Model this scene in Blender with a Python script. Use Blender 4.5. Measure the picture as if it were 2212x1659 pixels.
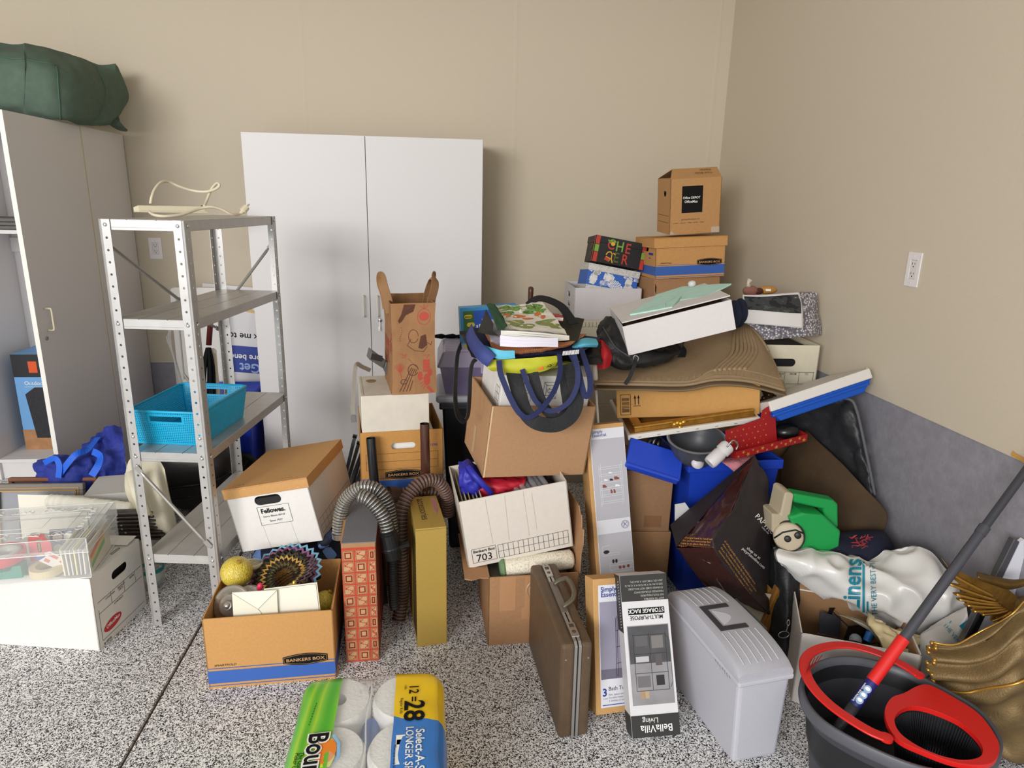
import bpy, bmesh, math, random
from math import sin, cos, pi, radians as rad, sqrt, hypot, atan2
from mathutils import Vector as V, Matrix, noise, geometry
random.seed(11)
S = bpy.context.scene
COL = S.collection
for o in list(bpy.data.objects):
    bpy.data.objects.remove(o)

# ------------------------------------------------------------------ camera
FPX, YAW, PITCH, ROLL, EYE = 1447.94, 0.10790897, 0.26327536, -0.02281246, V((0, 0, 1.55))
_f = V((sin(YAW) * cos(PITCH), cos(YAW) * cos(PITCH), -sin(PITCH)))
_r0 = V((cos(YAW), -sin(YAW), 0)); _d0 = _f.cross(_r0)
_r = cos(ROLL) * _r0 + sin(ROLL) * _d0
_d = -sin(ROLL) * _r0 + cos(ROLL) * _d0
cam = bpy.data.objects.new('camera', bpy.data.cameras.new('camera'))
COL.objects.link(cam)
cam.matrix_world = Matrix(((_r.x, -_d.x, -_f.x, EYE.x), (_r.y, -_d.y, -_f.y, EYE.y), (_r.z, -_d.z, -_f.z, EYE.z), (0, 0, 0, 1)))
cam.data.sensor_width = 36; cam.data.sensor_fit = 'HORIZONTAL'
cam.data.lens = FPX / 2212 * 36
cam.data.clip_start = .02
S.camera = cam

# ------------------------------------------------------------------ light and exposure
w = bpy.data.worlds.new('overcast_sky'); S.world = w; w.use_nodes = True
_bg = w.node_tree.nodes['Background']
_bg.inputs[0].default_value = (0.90, 0.95, 1.0, 1); _bg.inputs[1].default_value = 1.35
def area(name, loc, to, sx, sy, power, color):
    l = bpy.data.lights.new(name, 'AREA'); l.shape = 'RECTANGLE'; l.size = sx; l.size_y = sy
    l.energy = power; l.color = color
    o = bpy.data.objects.new(name, l); COL.objects.link(o); o.location = loc
    o.rotation_euler = (V(to) - V(loc)).to_track_quat('-Z', 'Y').to_euler()
    return o
area('garage_door_daylight', (-3.3, -4.0, 2.6), (0.7, 2.9, 0.8), 3.2, 1.8, 400, (1.0, 0.985, 0.985))
S.view_settings.view_transform = 'Standard'; S.view_settings.look = 'None'
S.view_settings.gamma = 1; S.view_settings.use_curve_mapping = False
S.view_settings.exposure = -0.13

# ------------------------------------------------------------------ placing helpers
def at(px, py, x=None, y=None, z=None):
    """point of the room seen at a pixel of the photograph, on a plane x, y or z = const"""
    d = _r * ((px - 1106.) / FPX) + _d * ((py - 829.5) / FPX) + _f
    if z is not None: t = (z - EYE.z) / d.z
    elif y is not None: t = (y - EYE.y) / d.y
    else: t = (x - EYE.x) / d.x
    return EYE + d * t
def rotm(a):
    yaw, tx, ty = a
    return Matrix.Rotation(yaw, 4, 'Z') @ Matrix.Rotation(tx, 4, 'X') @ Matrix.Rotation(ty, 4, 'Y')
def TR(t, a=(0, 0, 0)): return Matrix.Translation(V(t)) @ rotm(a)

# ------------------------------------------------------------------ materials
MATS = {}
def lin(h):
    c = [int(h[i:i + 2], 16) / 255 for i in (0, 2, 4)]
    return tuple((u / 12.92 if u <= .04045 else ((u + .055) / 1.055) ** 2.4) for u in c)
def mat(key, hexc, rough=.6, metal=0., var=0., vs=8., bump=0., bs=60., spec=.4, alpha=1., coat=0., stretch=None, trans=0.):
    if key in MATS: return MATS[key]
    m = bpy.data.materials.new(key); m.use_nodes = True; MATS[key] = m
    n = m.node_tree.nodes; L = m.node_tree.links; p = n['Principled BSDF']
    c = lin(hexc); p.inputs['Base Color'].default_value = (*c, 1)
    p.inputs['Roughness'].default_value = rough; p.inputs['Metallic'].default_value = metal
    p.inputs['Specular IOR Level'].default_value = spec; p.inputs['Alpha'].default_value = alpha
    p.inputs['Coat Weight'].default_value = coat; p.inputs['Transmission Weight'].default_value = trans
    if var or bump:
        tc = n.new('ShaderNodeTexCoord'); mp = n.new('ShaderNodeMapping'); L.new(tc.outputs['Object'], mp.inputs[0])
        if stretch: mp.inputs['Scale'].default_value = stretch
    if var:
        t = n.new('ShaderNodeTexNoise'); t.inputs['Scale'].default_value = vs; t.inputs['Detail'].default_value = 5
        L.new(mp.outputs[0], t.inputs[0])
        r = n.new('ShaderNodeValToRGB'); r.color_ramp.elements[0].position = .3; r.color_ramp.elements[1].position = .7
        r.color_ramp.elements[0].color = (*[u * (1 - var) for u in c], 1)
        r.color_ramp.elements[1].color = (*[min(1, u * (1 + var)) for u in c], 1)
        L.new(t.outputs[0], r.inputs[0]); L.new(r.outputs[0], p.inputs['Base Color'])
    if bump:
        t2 = n.new('ShaderNodeTexNoise'); t2.inputs['Scale'].default_value = bs; t2.inputs['Detail'].default_value = 4
        L.new(mp.outputs[0], t2.inputs[0])
        b = n.new('ShaderNodeBump'); b.inputs['Strength'].default_value = bump; b.inputs['Distance'].default_value = .01
        L.new(t2.outputs[0], b.inputs['Height']); L.new(b.outputs[0], p.inputs['Normal'])
    return m
def ramp_mat(key, kind, scale, stops, rough=.6, bump=0., stretch=None, const=True, metal=0., out='Color', coord='Object', spec=.4, dist=0.):
    """material from one noise / voronoi / wave texture run through a colour ramp"""
    if key in MATS: return MATS[key]
    m = bpy.data.materials.new(key); m.use_nodes = True; MATS[key] = m
    n = m.node_tree.nodes; L = m.node_tree.links; p = n['Principled BSDF']
    p.inputs['Roughness'].default_value = rough; p.inputs['Metallic'].default_value = metal
    p.inputs['Specular IOR Level'].default_value = spec
    tc = n.new('ShaderNodeTexCoord'); mp = n.new('ShaderNodeMapping'); L.new(tc.outputs[coord], mp.inputs[0])
    if stretch: mp.inputs['Scale'].default_value = stretch
    t = n.new({'noise': 'ShaderNodeTexNoise', 'voronoi': 'ShaderNodeTexVoronoi', 'wave': 'ShaderNodeTexWave', 'magic': 'ShaderNodeTexMagic'}[kind])
    t.inputs['Scale'].default_value = scale
    if kind == 'wave': t.inputs['Distortion'].default_value = dist
    L.new(mp.outputs[0], t.inputs[0])
    r = n.new('ShaderNodeValToRGB'); cr = r.color_ramp; cr.interpolation = 'CONSTANT' if const else 'LINEAR'
    while len(cr.elements) < len(stops): cr.elements.new(.5)
    for e, (pos, h) in zip(cr.elements, stops): e.position = pos; e.color = (*lin(h), 1)
    L.new(t.outputs[out], r.inputs[0]); L.new(r.outputs[0], p.inputs['Base Color'])
    if bump:
        b = n.new('ShaderNodeBump'); b.inputs['Strength'].default_value = bump; b.inputs['Distance'].default_value = .004
        L.new(t.outputs[out], b.inputs['Height']); L.new(b.outputs[0], p.inputs['Normal'])
    return m

# ------------------------------------------------------------------ mesh building
class B:
    """collects shapes that become ONE mesh object"""
    def __init__(s): s.v = []; s.f = []; s.m = []
    def add(s, vs, fs, m=0, M=None):
        o = len(s.v)
        s.v += [tuple(M @ V(v)) for v in vs] if M is not None else [tuple(v) for v in vs]
        s.f += [tuple(i + o for i in f) for f in fs]; s.m += [m] * len(fs); return s
    def box(s, x0, y0, z0, x1, y1, z1, m=0, M=None):
        vs = [(x, y, z) for z in (z0, z1) for y in (y0, y1) for x in (x0, x1)]
        return s.add(vs, [(0, 2, 3, 1), (4, 5, 7, 6), (0, 1, 5, 4), (2, 6, 7, 3), (0, 4, 6, 2), (1, 3, 7, 5)], m, M)
    def hexa(s, c, m=0, M=None):  # 8 corners: bottom 4 (ccw), top 4
        return s.add(c, [(3, 2, 1, 0), (4, 5, 6, 7), (0, 1, 5, 4), (1, 2, 6, 5), (2, 3, 7, 6), (3, 0, 4, 7)], m, M)
    def tube(s, pts, r, n=10, m=0, caps=True, M=None, flat=1.):
        pts = [V(p) for p in pts]; k = len(pts); rs = r if isinstance(r, (list, tuple)) else [r] * k
        vs = []; up = None
        for i, p in enumerate(pts):
            t = (pts[min(i + 1, k - 1)] - pts[max(i - 1, 0)]).normalized()
            if up is None:
                up = V((0, 0, 1)) if abs(t.z) < .9 else V((1, 0, 0))
            a = t.cross(up)
            if a.length < 1e-6: a = t.cross(V((1, .3, 0)))
            a.normalize(); b = a.cross(t).normalized(); up = b
            for j in range(n):
                q = 2 * pi * j / n; vs.append(p + (a * cos(q) + b * sin(q) * flat) * rs[i])
        fs = [(i * n + j, i * n + (j + 1) % n, (i + 1) * n + (j + 1) % n, (i + 1) * n + j) for i in range(k - 1) for j in range(n)]
        if caps: fs += [tuple(range(n))[::-1], tuple(range((k - 1) * n, k * n))]
        return s.add(vs, fs, m, M)
    def bar(s, a, b, w, t, up=(0, 0, 1), m=0, M=None):  # rectangular bar between two points
        a, b = V(a), V(b); d = (b - a).normalized(); x = d.cross(V(up)).normalized(); y = x.cross(d)
        c = []
        for p in (a, b):
            c += [p - x * w / 2 - y * t / 2, p + x * w / 2 - y * t / 2, p + x * w / 2 + y * t / 2, p - x * w / 2 + y * t / 2]
        return s.hexa(c, m, M)
    def lathe(s, prof, n=24, m=0, M=None, sx=1., sy=1., cap=True):
        vs = [(r * cos(2 * pi * j / n) * sx, r * sin(2 * pi * j / n) * sy, z) for r, z in prof for j in range(n)]
        fs = [(i * n + j, i * n + (j + 1) % n, (i + 1) * n + (j + 1) % n, (i + 1) * n + j) for i in range(len(prof) - 1) for j in range(n)]
        if cap: fs += [tuple(range(n))[::-1], tuple(range((len(prof) - 1) * n, len(prof) * n))]
        return s.add(vs, fs, m, M)
    def ball(s, c, r, n=16, m=0, sz=1., M=None):
        k = n // 2
        prof = [(max(r * sin(pi * i / k), 1e-4), -r * sz * cos(pi * i / k)) for i in range(k + 1)]
        T = Matrix.Translation(V(c))
        return s.lathe(prof, n, m, (M @ T) if M is not None else T)
    def grid(s, P, m=0, M=None, cu=False):  # P[i][j] points
        a, b = len(P), len(P[0]); vs = [p for row in P for p in row]
        fs = [(i * b + j, i * b + (j + 1) % b, ((i + 1) % a) * b + (j + 1) % b, ((i + 1) % a) * b + j) for i in range(a if cu else a - 1) for j in range(b - 1)]
        return s.add(vs, fs, m, M)
    def plate(s, outer, holes=(), th=.003, m=0, M=None):  # polygon with holes, extruded from z=0 to z=th
        loops = [list(outer)] + [list(h) for h in holes]; flat = [p for l in loops for p in l]; n = len(flat)
        tris = geometry.tessellate_polygon([[V((p[0], p[1], 0)) for p in l] for l in loops])
        vs = [(p[0], p[1], th) for p in flat] + [(p[0], p[1], 0) for p in flat]
        fs = []
        for t in tris:
            a, b, c = [flat[i] for i in t]
            if (b[0] - a[0]) * (c[1] - a[1]) - (b[1] - a[1]) * (c[0] - a[0]) < 0: t = (t[0], t[2], t[1])
            fs += [tuple(t), (t[2] + n, t[1] + n, t[0] + n)]
        if th:
            o = 0
            for l in loops:
                k = len(l)
                ar = sum(l[i][0] * l[(i + 1) % k][1] - l[(i + 1) % k][0] * l[i][1] for i in range(k))
                ccw = (ar > 0) == (o == 0)
                for i in range(k):
                    a, b = o + i, o + (i + 1) % k
                    fs.append((a + n, b + n, b, a) if ccw else (a, b, b + n, a + n))
                o += k
        return s.add(vs, fs, m, M)
    def flat(s, poly, m=0, M=None):
        return s.add([(p[0], p[1], 0) for p in poly], [tuple(range(len(poly)))], m, M)
    def build(s, name, mats, parent=None, smooth=False, bevel=0., solid=0., sub=0, label=None, seg=2, auto=None):
        me = bpy.data.meshes.new(name); me.from_pydata(s.v, [], s.f); me.update()
        for mm in (mats if isinstance(mats, (list, tuple)) else [mats]): me.materials.append(mm)
        if len(me.materials) > 1: me.polygons.foreach_set('material_index', s.m)
        if smooth: me.polygons.foreach_set('use_smooth', [True] * len(s.f))
        o = bpy.data.objects.new(name, me); COL.objects.link(o)
        if parent is not None: o.parent = parent
        if solid:
            q = o.modifiers.new('solid', 'SOLIDIFY'); q.thickness = solid; q.offset = 0
        if bevel:
            q = o.modifiers.new('bevel', 'BEVEL'); q.width = bevel; q.segments = seg; q.limit_method = 'ANGLE'; q.angle_limit = .7
        if sub:
            q = o.modifiers.new('sub', 'SUBSURF'); q.levels = q.render_levels = sub
        if auto is not None:
            me.polygons.foreach_set('use_smooth', [True] * len(s.f)); me.set_sharp_from_angle(angle=auto)
        if label: o['label'] = label
        return o
def tag(o, label, cat, group=None):
    o['label'] = label; o['category'] = cat
    if group: o['group'] = group
    return o
def thing(name, label, cat, t=(0, 0, 0), a=(0, 0, 0), group=None, M=None):
    o = bpy.data.objects.new(name, None); COL.objects.link(o); o.empty_display_size = .05
    o.matrix_world = M if M is not None else TR(t, a)
    return tag(o, label, cat, group)
def struct(o): o['kind'] = 'structure'; return o
def stuff(o): o['kind'] = 'stuff'; return o
def local(o, p): return o.matrix_world.inverted() @ V(p)

# ------------------------------------------------------------------ curves, sheets, cloth
def spline(pts, n=8, closed=False):
    pts = [V(p) for p in pts]; k = len(pts); out = []
    for i in range(k if closed else k - 1):
        g = (lambda j: pts[j % k]) if closed else (lambda j: pts[min(max(j, 0), k - 1)])
        p0, p1, p2, p3 = g(i - 1), g(i), g(i + 1), g(i + 2)
        for j in range(n):
            t = j / n
            out.append(.5 * ((2 * p1) + (p2 - p0) * t + (2 * p0 - 5 * p1 + 4 * p2 - p3) * t * t + (3 * p1 - p0 - 3 * p2 + p3) * t ** 3))
    if not closed: out.append(pts[-1])
    return out
def sheet(ctrl, nu=6, nv=6, amp=0., fs=14., seed=0., crease=0.):
    """smooth surface through a grid of points, with folds of height amp along its normal"""
    rows = [spline(r, nv) for r in ctrl]
    cols = [spline([r[j] for r in rows], nu) for j in range(len(rows[0]))]
    P = [[cols[j][i].copy() for j in range(len(cols))] for i in range(len(cols[0]))]
    if amp or crease:
        a, b = len(P), len(P[0]); Q = [[None] * b for _ in range(a)]
        for i in range(a):
            for j in range(b):
                du = P[min(i + 1, a - 1)][j] - P[max(i - 1, 0)][j]; dv = P[i][min(j + 1, b - 1)] - P[i][max(j - 1, 0)]
                nn = du.cross(dv)
                if nn.length > 1e-9: nn.normalize()
                q = P[i][j] * fs + V((seed, seed * 1.7, seed * .3))
                h = amp * noise.noise(q)
                if crease: h += crease * (1 - 2 * abs(noise.noise(q * 1.7 + V((9, 3, 1)))) * 1.6)
                Q[i][j] = P[i][j] + nn * h
        P = Q
    return P
def puff(ctrl, thick, nu=6, nv=6, amp=0., fs=14., seed=0., crease=0., dirn=(0, 1, 0), b=None, m=0, edge=.12):
    """closed soft body: the sheet is the near side, the far side bulges away along dirn"""
    b = b or B(); P = sheet(ctrl, nu, nv, amp, fs, seed, crease); d = V(dirn).normalized()
    n1, n2 = len(P), len(P[0]); Q = []
    for i in range(n1):
        row = []
        for j in range(n2):
            q = (sin(pi * i / (n1 - 1)) * sin(pi * j / (n2 - 1))) ** .5
            row.append(P[i][j] + d * thick * (edge * 0 + q))
        Q.append(row)
    b.grid(P, m); b.grid([r[::-1] for r in Q], m)
    return b
def strap(b, pts, w, nrm=(0, -1, .2), n=6, m=0, th=.0025, twist=0.):
    """flat webbing along a smooth path"""
    P = spline(pts, n); k = len(P); c = []
    for i, p in enumerate(P):
        t = (P[min(i + 1, k - 1)] - P[max(i - 1, 0)]).normalized()
        nn = V(nrm)
        if twist: nn = Matrix.Rotation(twist * i / (k - 1), 3, t) @ nn
        s_ = t.cross(nn)
        if s_.length < 1e-5: s_ = t.cross(V((1, 0, .1)))
        s_.normalize(); q = s_.cross(t).normalized()
        c.append([p - s_ * w / 2 - q * th / 2, p + s_ * w / 2 - q * th / 2, p + s_ * w / 2 + q * th / 2, p - s_ * w / 2 + q * th / 2])
    vs = [x for r in c for x in r]
    fs = [(i * 4 + j, i * 4 + (j + 1) % 4, (i + 1) * 4 + (j + 1) % 4, (i + 1) * 4 + j) for i in range(k - 1) for j in range(4)]
    fs += [(3, 2, 1, 0), tuple(range((k - 1) * 4, k * 4))]
    b.add(vs, fs, m); return b
def lump(c, rx, ry, rz, amp=.12, fs=6., seed=0., n=28, k=18, pw=1., flat=-9, crease=0., b=None, M=None, m=0):
    """soft closed body: an ellipsoid pushed in and out by folds; flat cuts its underside"""
    b = b or B(); vs = []
    for i in range(k + 1):
        th = pi * i / k
        for j in range(n):
            ph = 2 * pi * j / n
            sg = lambda u: (abs(u) ** pw) * (1 if u >= 0 else -1)
            d = V((sg(sin(th)) * sg(cos(ph)), sg(sin(th)) * sg(sin(ph)), -sg(cos(th))))
            q = V((d.x * rx, d.y * ry, d.z * rz)) * fs + V((seed, seed * 2.1, -seed))
            h = 1 + amp * noise.noise(q) + crease * (abs(noise.noise(q * 2)) - .3)
            p = V((d.x * rx * h, d.y * ry * h, d.z * rz * h)); p.z = max(p.z, flat)
            vs.append(V(c) + p)
    fs = [(i * n + j, i * n + (j + 1) % n, (i + 1) * n + (j + 1) % n, (i + 1) * n + j) for i in range(k) for j in range(n)]
    return b.add(vs, fs, m, M)

# ------------------------------------------------------------------ print on faces
def face(w, d, h, side):
    """matrix whose x,y run over a face of a box (base centre at origin) as seen from outside"""
    o, u, v = {'front': ((-w / 2, -d / 2, 0), (1, 0, 0), (0, 0, 1)), 'back': ((w / 2, d / 2, 0), (-1, 0, 0), (0, 0, 1)),
               'left': ((-w / 2, d / 2, 0), (0, -1, 0), (0, 0, 1)), 'right': ((w / 2, -d / 2, 0), (0, 1, 0), (0, 0, 1)),
               'top': ((-w / 2, -d / 2, h), (1, 0, 0), (0, 1, 0))}[side]
    u, v = V(u), V(v); n = u.cross(v); o = V(o) + n * .0008
    return Matrix(((u.x, v.x, n.x, o.x), (u.y, v.y, n.y, o.y), (u.z, v.z, n.z, o.z), (0, 0, 0, 1)))
def rect(x0, y0, x1, y1): return [(x0, y0), (x1, y0), (x1, y1), (x0, y1)]
def stadium(cx, cy, w, h, n=6):
    r = h / 2; a = w / 2 - r
    return [(cx + a + r * cos(-pi / 2 + pi * i / n), cy + r * sin(-pi / 2 + pi * i / n)) for i in range(n + 1)] + \
           [(cx - a + r * cos(pi / 2 + pi * i / n), cy + r * sin(pi / 2 + pi * i / n)) for i in range(n + 1)]
def oval(cx, cy, rx, ry, n=24): return [(cx + rx * cos(2 * pi * i / n), cy + ry * sin(2 * pi * i / n)) for i in range(n)]
def rot2(poly, a, cx=0, cy=0): return [(cx + (x - cx) * cos(a) - (y - cy) * sin(a), cy + (x - cx) * sin(a) + (y - cy) * cos(a)) for x, y in poly]
def lines(b, segs, t=.0012, M=None, m=0):
    for x0, y0, x1, y1 in segs:
        L = hypot(x1 - x0, y1 - y0) or 1e-6; nx, ny = -(y1 - y0) / L * t / 2, (x1 - x0) / L * t / 2
        b.flat([(x0 - nx, y0 - ny), (x1 - nx, y1 - ny), (x1 + nx, y1 + ny), (x0 + nx, y0 + ny)], m, M)
    return b
def rectlines(x0, y0, x1, y1): return [(x0, y0, x1, y0), (x1, y0, x1, y1), (x1, y1, x0, y1), (x0, y1, x0, y0)]
def prints(parent, name, m, polys=(), M=None, lift=0., segs=(), t=.0012):
    b = B(); M2 = (M or Matrix()) @ Matrix.Translation((0, 0, lift))
    for p in polys: b.flat(p, 0, M2)
    if segs: lines(b, segs, t, M2)
    o = b.build(name, m, parent)
    return stuff(o) if len(polys) + len(segs) > 1 else o
def text(parent, s, x, y, size, m, M, lift=.0006, bold=0., align='LEFT', rotz=0., sx=1., name='lettering', shear=0., gap=1., shape=None, lead=1.):
    c = bpy.data.curves.new('t', 'FONT'); c.body = s; c.size = size; c.align_x = align; c.offset = bold * size; c.shear = shear
    c.space_character = gap; c.space_line = lead; c.resolution_u = 3
    o = bpy.data.objects.new('t', c); me = bpy.data.meshes.new_from_object(o)
    bpy.data.objects.remove(o); bpy.data.curves.remove(c)
    T = M @ Matrix.Translation((x, y, lift)) @ Matrix.Rotation(rotz, 4, 'Z') @ Matrix.Diagonal((sx, 1, 1, 1))
    if shape:
        for v in me.vertices: v.co = V(shape(T @ v.co))
    else: me.transform(T)
    me.name = name; me.materials.clear(); me.materials.append(m)
    r = bpy.data.objects.new(name, me); COL.objects.link(r); r.parent = parent
    return r

# ------------------------------------------------------------------ boxes of card
def carton(parent, w, d, h, m, th=.004, top=False, holes={}, inner=None, name='body', bevel=.0015, taper=1.):
    """card box with real walls; holes: side -> list of hole outlines on that face"""
    b = B(); i = 1 if inner else 0
    for s_ in ('front', 'back', 'left', 'right'):
        F = face(w, d, h, s_) @ Matrix.Translation((0, 0, -.0008 - th)); L = w if s_ in ('front', 'back') else d
        b.plate(rect(0, 0, L, h), holes.get(s_, ()), th, 0, F)
    b.box(-w / 2 + th, -d / 2 + th, 0, w / 2 - th, d / 2 - th, th)
    if top: b.box(-w / 2 + th, -d / 2 + th, h - th, w / 2 - th, d / 2 - th, h - .0002)
    return b.build(name, m, parent)
def lid(parent, w, d, z, h, m, th=.004, over=.006):
    """slip-on lid whose top is at z, skirt height h"""
    b = B(); W, D = w / 2 + over, d / 2 + over
    b.box(-W, -D, z - th, W, D, z)
    b.box(-W, -D, z - h, W, -D + th, z - th); b.box(-W, D - th, z - h, W, D, z - th)
    b.box(-W, -D + th, z - h, -W + th, D - th, z - th); b.box(W - th, -D + th, z - h, W, D - th, z - th)
    return b.build('lid', m, parent, bevel=.0015)
# ------------------------------------------------------------------ shared materials
WALL = mat('wall_paint', 'c9bda8', .85, bump=.06, bs=260, spec=.2)
STEM = mat('painted_concrete', '8f8c92', .55, var=.1, vs=30, bump=.12, bs=90)
WHITE = mat('white_laminate', 'dcd8d6', .45)
EDGE = mat('white_edge_band', 'eae6dc', .4)
KRAFT = mat('kraft_card', 'c7955c', .8, var=.05, vs=120, bump=.05, bs=300, spec=.15)
BROWN = mat('brown_card', 'a9805c', .8, var=.06, vs=90, bump=.05, bs=250, spec=.15)
DKRAFT = mat('dark_kraft_card', 'b98147', .8, var=.05, vs=120, spec=.15)
WCARD = mat('white_card', 'e4e0da', .7, var=.02, vs=60, bump=.04, bs=120, spec=.2)
CREAM = mat('cream_card', 'd8cfb8', .75, var=.03, vs=40, spec=.2)
STEEL = mat('galvanised_steel', 'b9b6b2', .36, .55, var=.06, vs=25)
STEEL2 = mat('dull_steel', 'a09c96', .42, .45, var=.06, vs=25)
CHROME = mat('bright_zinc', 'dedede', .18, .9)
BLACK = mat('black_plastic', '131314', .45)
BLKCLOTH = mat('black_fabric', '141416', .85, bump=.2, bs=200, spec=.15)
INK = mat('black_ink', '1b1a1a', .7, spec=.1)
WINK = mat('white_ink', 'f2efe9', .6)
BLUEINK = mat('blue_print', '3a63b0', .6)
NAVYINK = mat('navy_ink', '27408f', .6)
GREYINK = mat('grey_ink', '77757a', .7)
IVORY = mat('ivory_plastic', 'd9cfb2', .4)
CLEAR = mat('clear_plastic', 'f1f2ee', .06, alpha=.16, spec=.7)
SHINE = mat('etched_plastic', 'f6f6f0', .2, alpha=.75)
GOLD = mat('gold_paint', 'b98a3d', .38, .55, var=.2, vs=30, bump=.15, bs=60)

# ------------------------------------------------------------------ the room
XR, YB, XL, YF, ZC = 1.715, 4.2, -6.0, -2.8, 3.05
def floor_mat():
    m = bpy.data.materials.new('speckled_epoxy'); m.use_nodes = True
    n = m.node_tree.nodes; L = m.node_tree.links; p = n['Principled BSDF']; p.inputs['Roughness'].default_value = .5
    p.inputs['Specular IOR Level'].default_value = .3
    tc = n.new('ShaderNodeTexCoord')
    def chips(sc, stops):
        v = n.new('ShaderNodeTexVoronoi'); v.inputs['Scale'].default_value = sc; v.inputs['Randomness'].default_value = 1
        L.new(tc.outputs['Object'], v.inputs['Vector'])
        sp = n.new('ShaderNodeSeparateColor'); L.new(v.outputs['Color'], sp.inputs[0])
        r = n.new('ShaderNodeValToRGB'); r.color_ramp.interpolation = 'CONSTANT'
        while len(r.color_ramp.elements) < len(stops): r.color_ramp.elements.new(.5)
        for e, (q, h) in zip(r.color_ramp.elements, stops): e.position = q; e.color = (*lin(h), 1)
        L.new(sp.outputs[0], r.inputs[0]); return r, sp
    a, sa = chips(250, [(0, '121114'), (.19, '444145'), (.27, '989497'), (.36, 'bcb8b8'), (.5, 'f3f1ef'), (.8, 'f7f5f4')])
    c, sc_ = chips(380, [(0, '121114'), (.26, '5a5658'), (.36, 'b5b1b1'), (.52, 'f2f0ee')])
    mx = n.new('ShaderNodeMix'); mx.data_type = 'RGBA'
    gt = n.new('ShaderNodeMath'); gt.operation = 'GREATER_THAN'; gt.inputs[1].default_value = .55
    L.new(sc_.outputs[1], gt.inputs[0]); L.new(gt.outputs[0], mx.inputs['Factor'])
    L.new(a.outputs[0], mx.inputs[6]); L.new(c.outputs[0], mx.inputs[7]); L.new(mx.outputs[2], p.inputs['Base Color'])
    return m
b = B()
JX = -.9035
b.box(XL, YF, -.12, JX - .006, YB, 0); b.box(JX + .006, YF, -.12, XR, YB, 0)
b.box(JX - .006, YF, -.12, JX + .006, YB, -.011, 1)
fl = struct(b.build('floor', [floor_mat(), mat('joint_filler', '5c4a3c', .9, var=.3, vs=120, bump=.4, bs=200)]))
def wall_back_mat():
    m = WALL.copy(); m.name = 'wall_paint_with_taped_seams'
    n = m.node_tree.nodes; L = m.node_tree.links; bp = [q for q in n if q.type == 'BUMP'][0]; no = [q for q in n if q.type == 'TEX_NOISE'][0]
    tc = [q for q in n if q.type == 'TEX_COORD'][0]
    sx = n.new('ShaderNodeSeparateXYZ'); L.new(tc.outputs['Object'], sx.inputs[0])
    md = n.new('ShaderNodeMath'); md.operation = 'PINGPONG'; md.inputs[1].default_value = .6
    ad = n.new('ShaderNodeMath'); ad.operation = 'ADD'; ad.inputs[1].default_value = .765 + 3.6; L.new(sx.outputs[0], ad.inputs[0]); L.new(ad.outputs[0], md.inputs[0])
    nz = n.new('ShaderNodeTexNoise'); nz.inputs['Scale'].default_value = 5; L.new(tc.outputs['Object'], nz.inputs[0])
    m3 = n.new('ShaderNodeMath'); m3.operation = 'MULTIPLY_ADD'; m3.inputs[1].default_value = .03; L.new(nz.outputs[0], m3.inputs[0]); L.new(md.outputs[0], m3.inputs[2])
    r = n.new('ShaderNodeValToRGB'); e = r.color_ramp.elements; e[0].position = .012; e[0].color = (1, 1, 1, 1); e[1].position = .032; e[1].color = (0, 0, 0, 1)
    L.new(m3.outputs[0], r.inputs[0])
    b2 = n.new('ShaderNodeBump'); b2.inputs['Strength'].default_value = .35; b2.inputs['Distance'].default_value = .004
    L.new(r.outputs[0], b2.inputs['Height']); L.new(bp.outputs[0], b2.inputs['Normal']); L.new(b2.outputs[0], n['Principled BSDF'].inputs['Normal'])
    return m
wb = struct(B().box(XL, YB, .56, XR + .1, YB + .12, ZC).build('wall_back', wall_back_mat()))
B().box(XL, YB + .006, -.1, XR + .1, YB + .12, .56).build('stem_wall', STEM, wb)
wr = struct(B().box(XR, -.7, .842, XR + .12, YB, ZC).build('wall_right', WALL))
B().box(XR + .005, -.7, -.1, XR + .12, YB + .006, .842).build('stem_wall', STEM, wr)
# torn edge of the board with bare paper showing
p0 = [at(px, py, x=XR) for px, py in ((2186, 984), (2190, 974), (2197, 980), (2212, 988), (2230, 1000), (2230, 1012), (2205, 994))]
b = B(); b.add([(XR - .003, p.y, p.z) for p in p0], [tuple(range(len(p0)))[::-1]]); b.build('torn_paper', mat('bare_board_paper', 'c9974f', .9), wr, solid=.002)
wl = struct(B().box(XL - .12, -.7, -.1, XL, YB + .12, ZC).build('wall_left', WALL))
ce = struct(B().box(XL - .12, -.7, ZC, XR + .12, YB + .12, ZC + .1).build('ceiling', mat('ceiling_paint', 'd8d2c6', .9)))

def outlet(name, label, M):
    """duplex outlet with a cover plate; M maps plate x,y to the wall, z out of it"""
    o = thing(name, label, 'wall outlet', M=M)
    W, H = .0715, .124
    b = B(); b.plate(rect(-W / 2, -H / 2, W / 2, H / 2), [rect(-.017, -.034, .017, .034)], .005); b.build('cover_plate', mat('outlet_white', 'e2dcdb', .4), o, bevel=.0015)
    b = B(); b.box(-.0163, -.0333, 0, .0163, .0333, .004); b.build('receptacle', mat('outlet_face', 'd9d3d1', .4), o)
    b = B()
    for s in (-1, 1):
        y = s * .0175
        b.box(-.0075, y - .001, .004, -.0055, y + .008, .0044); b.box(.0055, y, .004, .0075, y + .007, .0044)
        b.plate(oval(0, y - .007, .0026, .0026, 10), (), .0044)
    stuff(b.build('slots', mat('slot_dark', '2b2624', .8), o))
    for s in (-1, 1):
        B().lathe([(.003, .005), (.003, .0058), (.0015, .0062)], 10, 0, Matrix.Translation((0, s * .048, 0))).build('screw', mat('outlet_white', 'e2dcdb', .4), o)
    return o
pa, pb = at(320, 513, y=YB), at(353, 560, y=YB)
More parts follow.
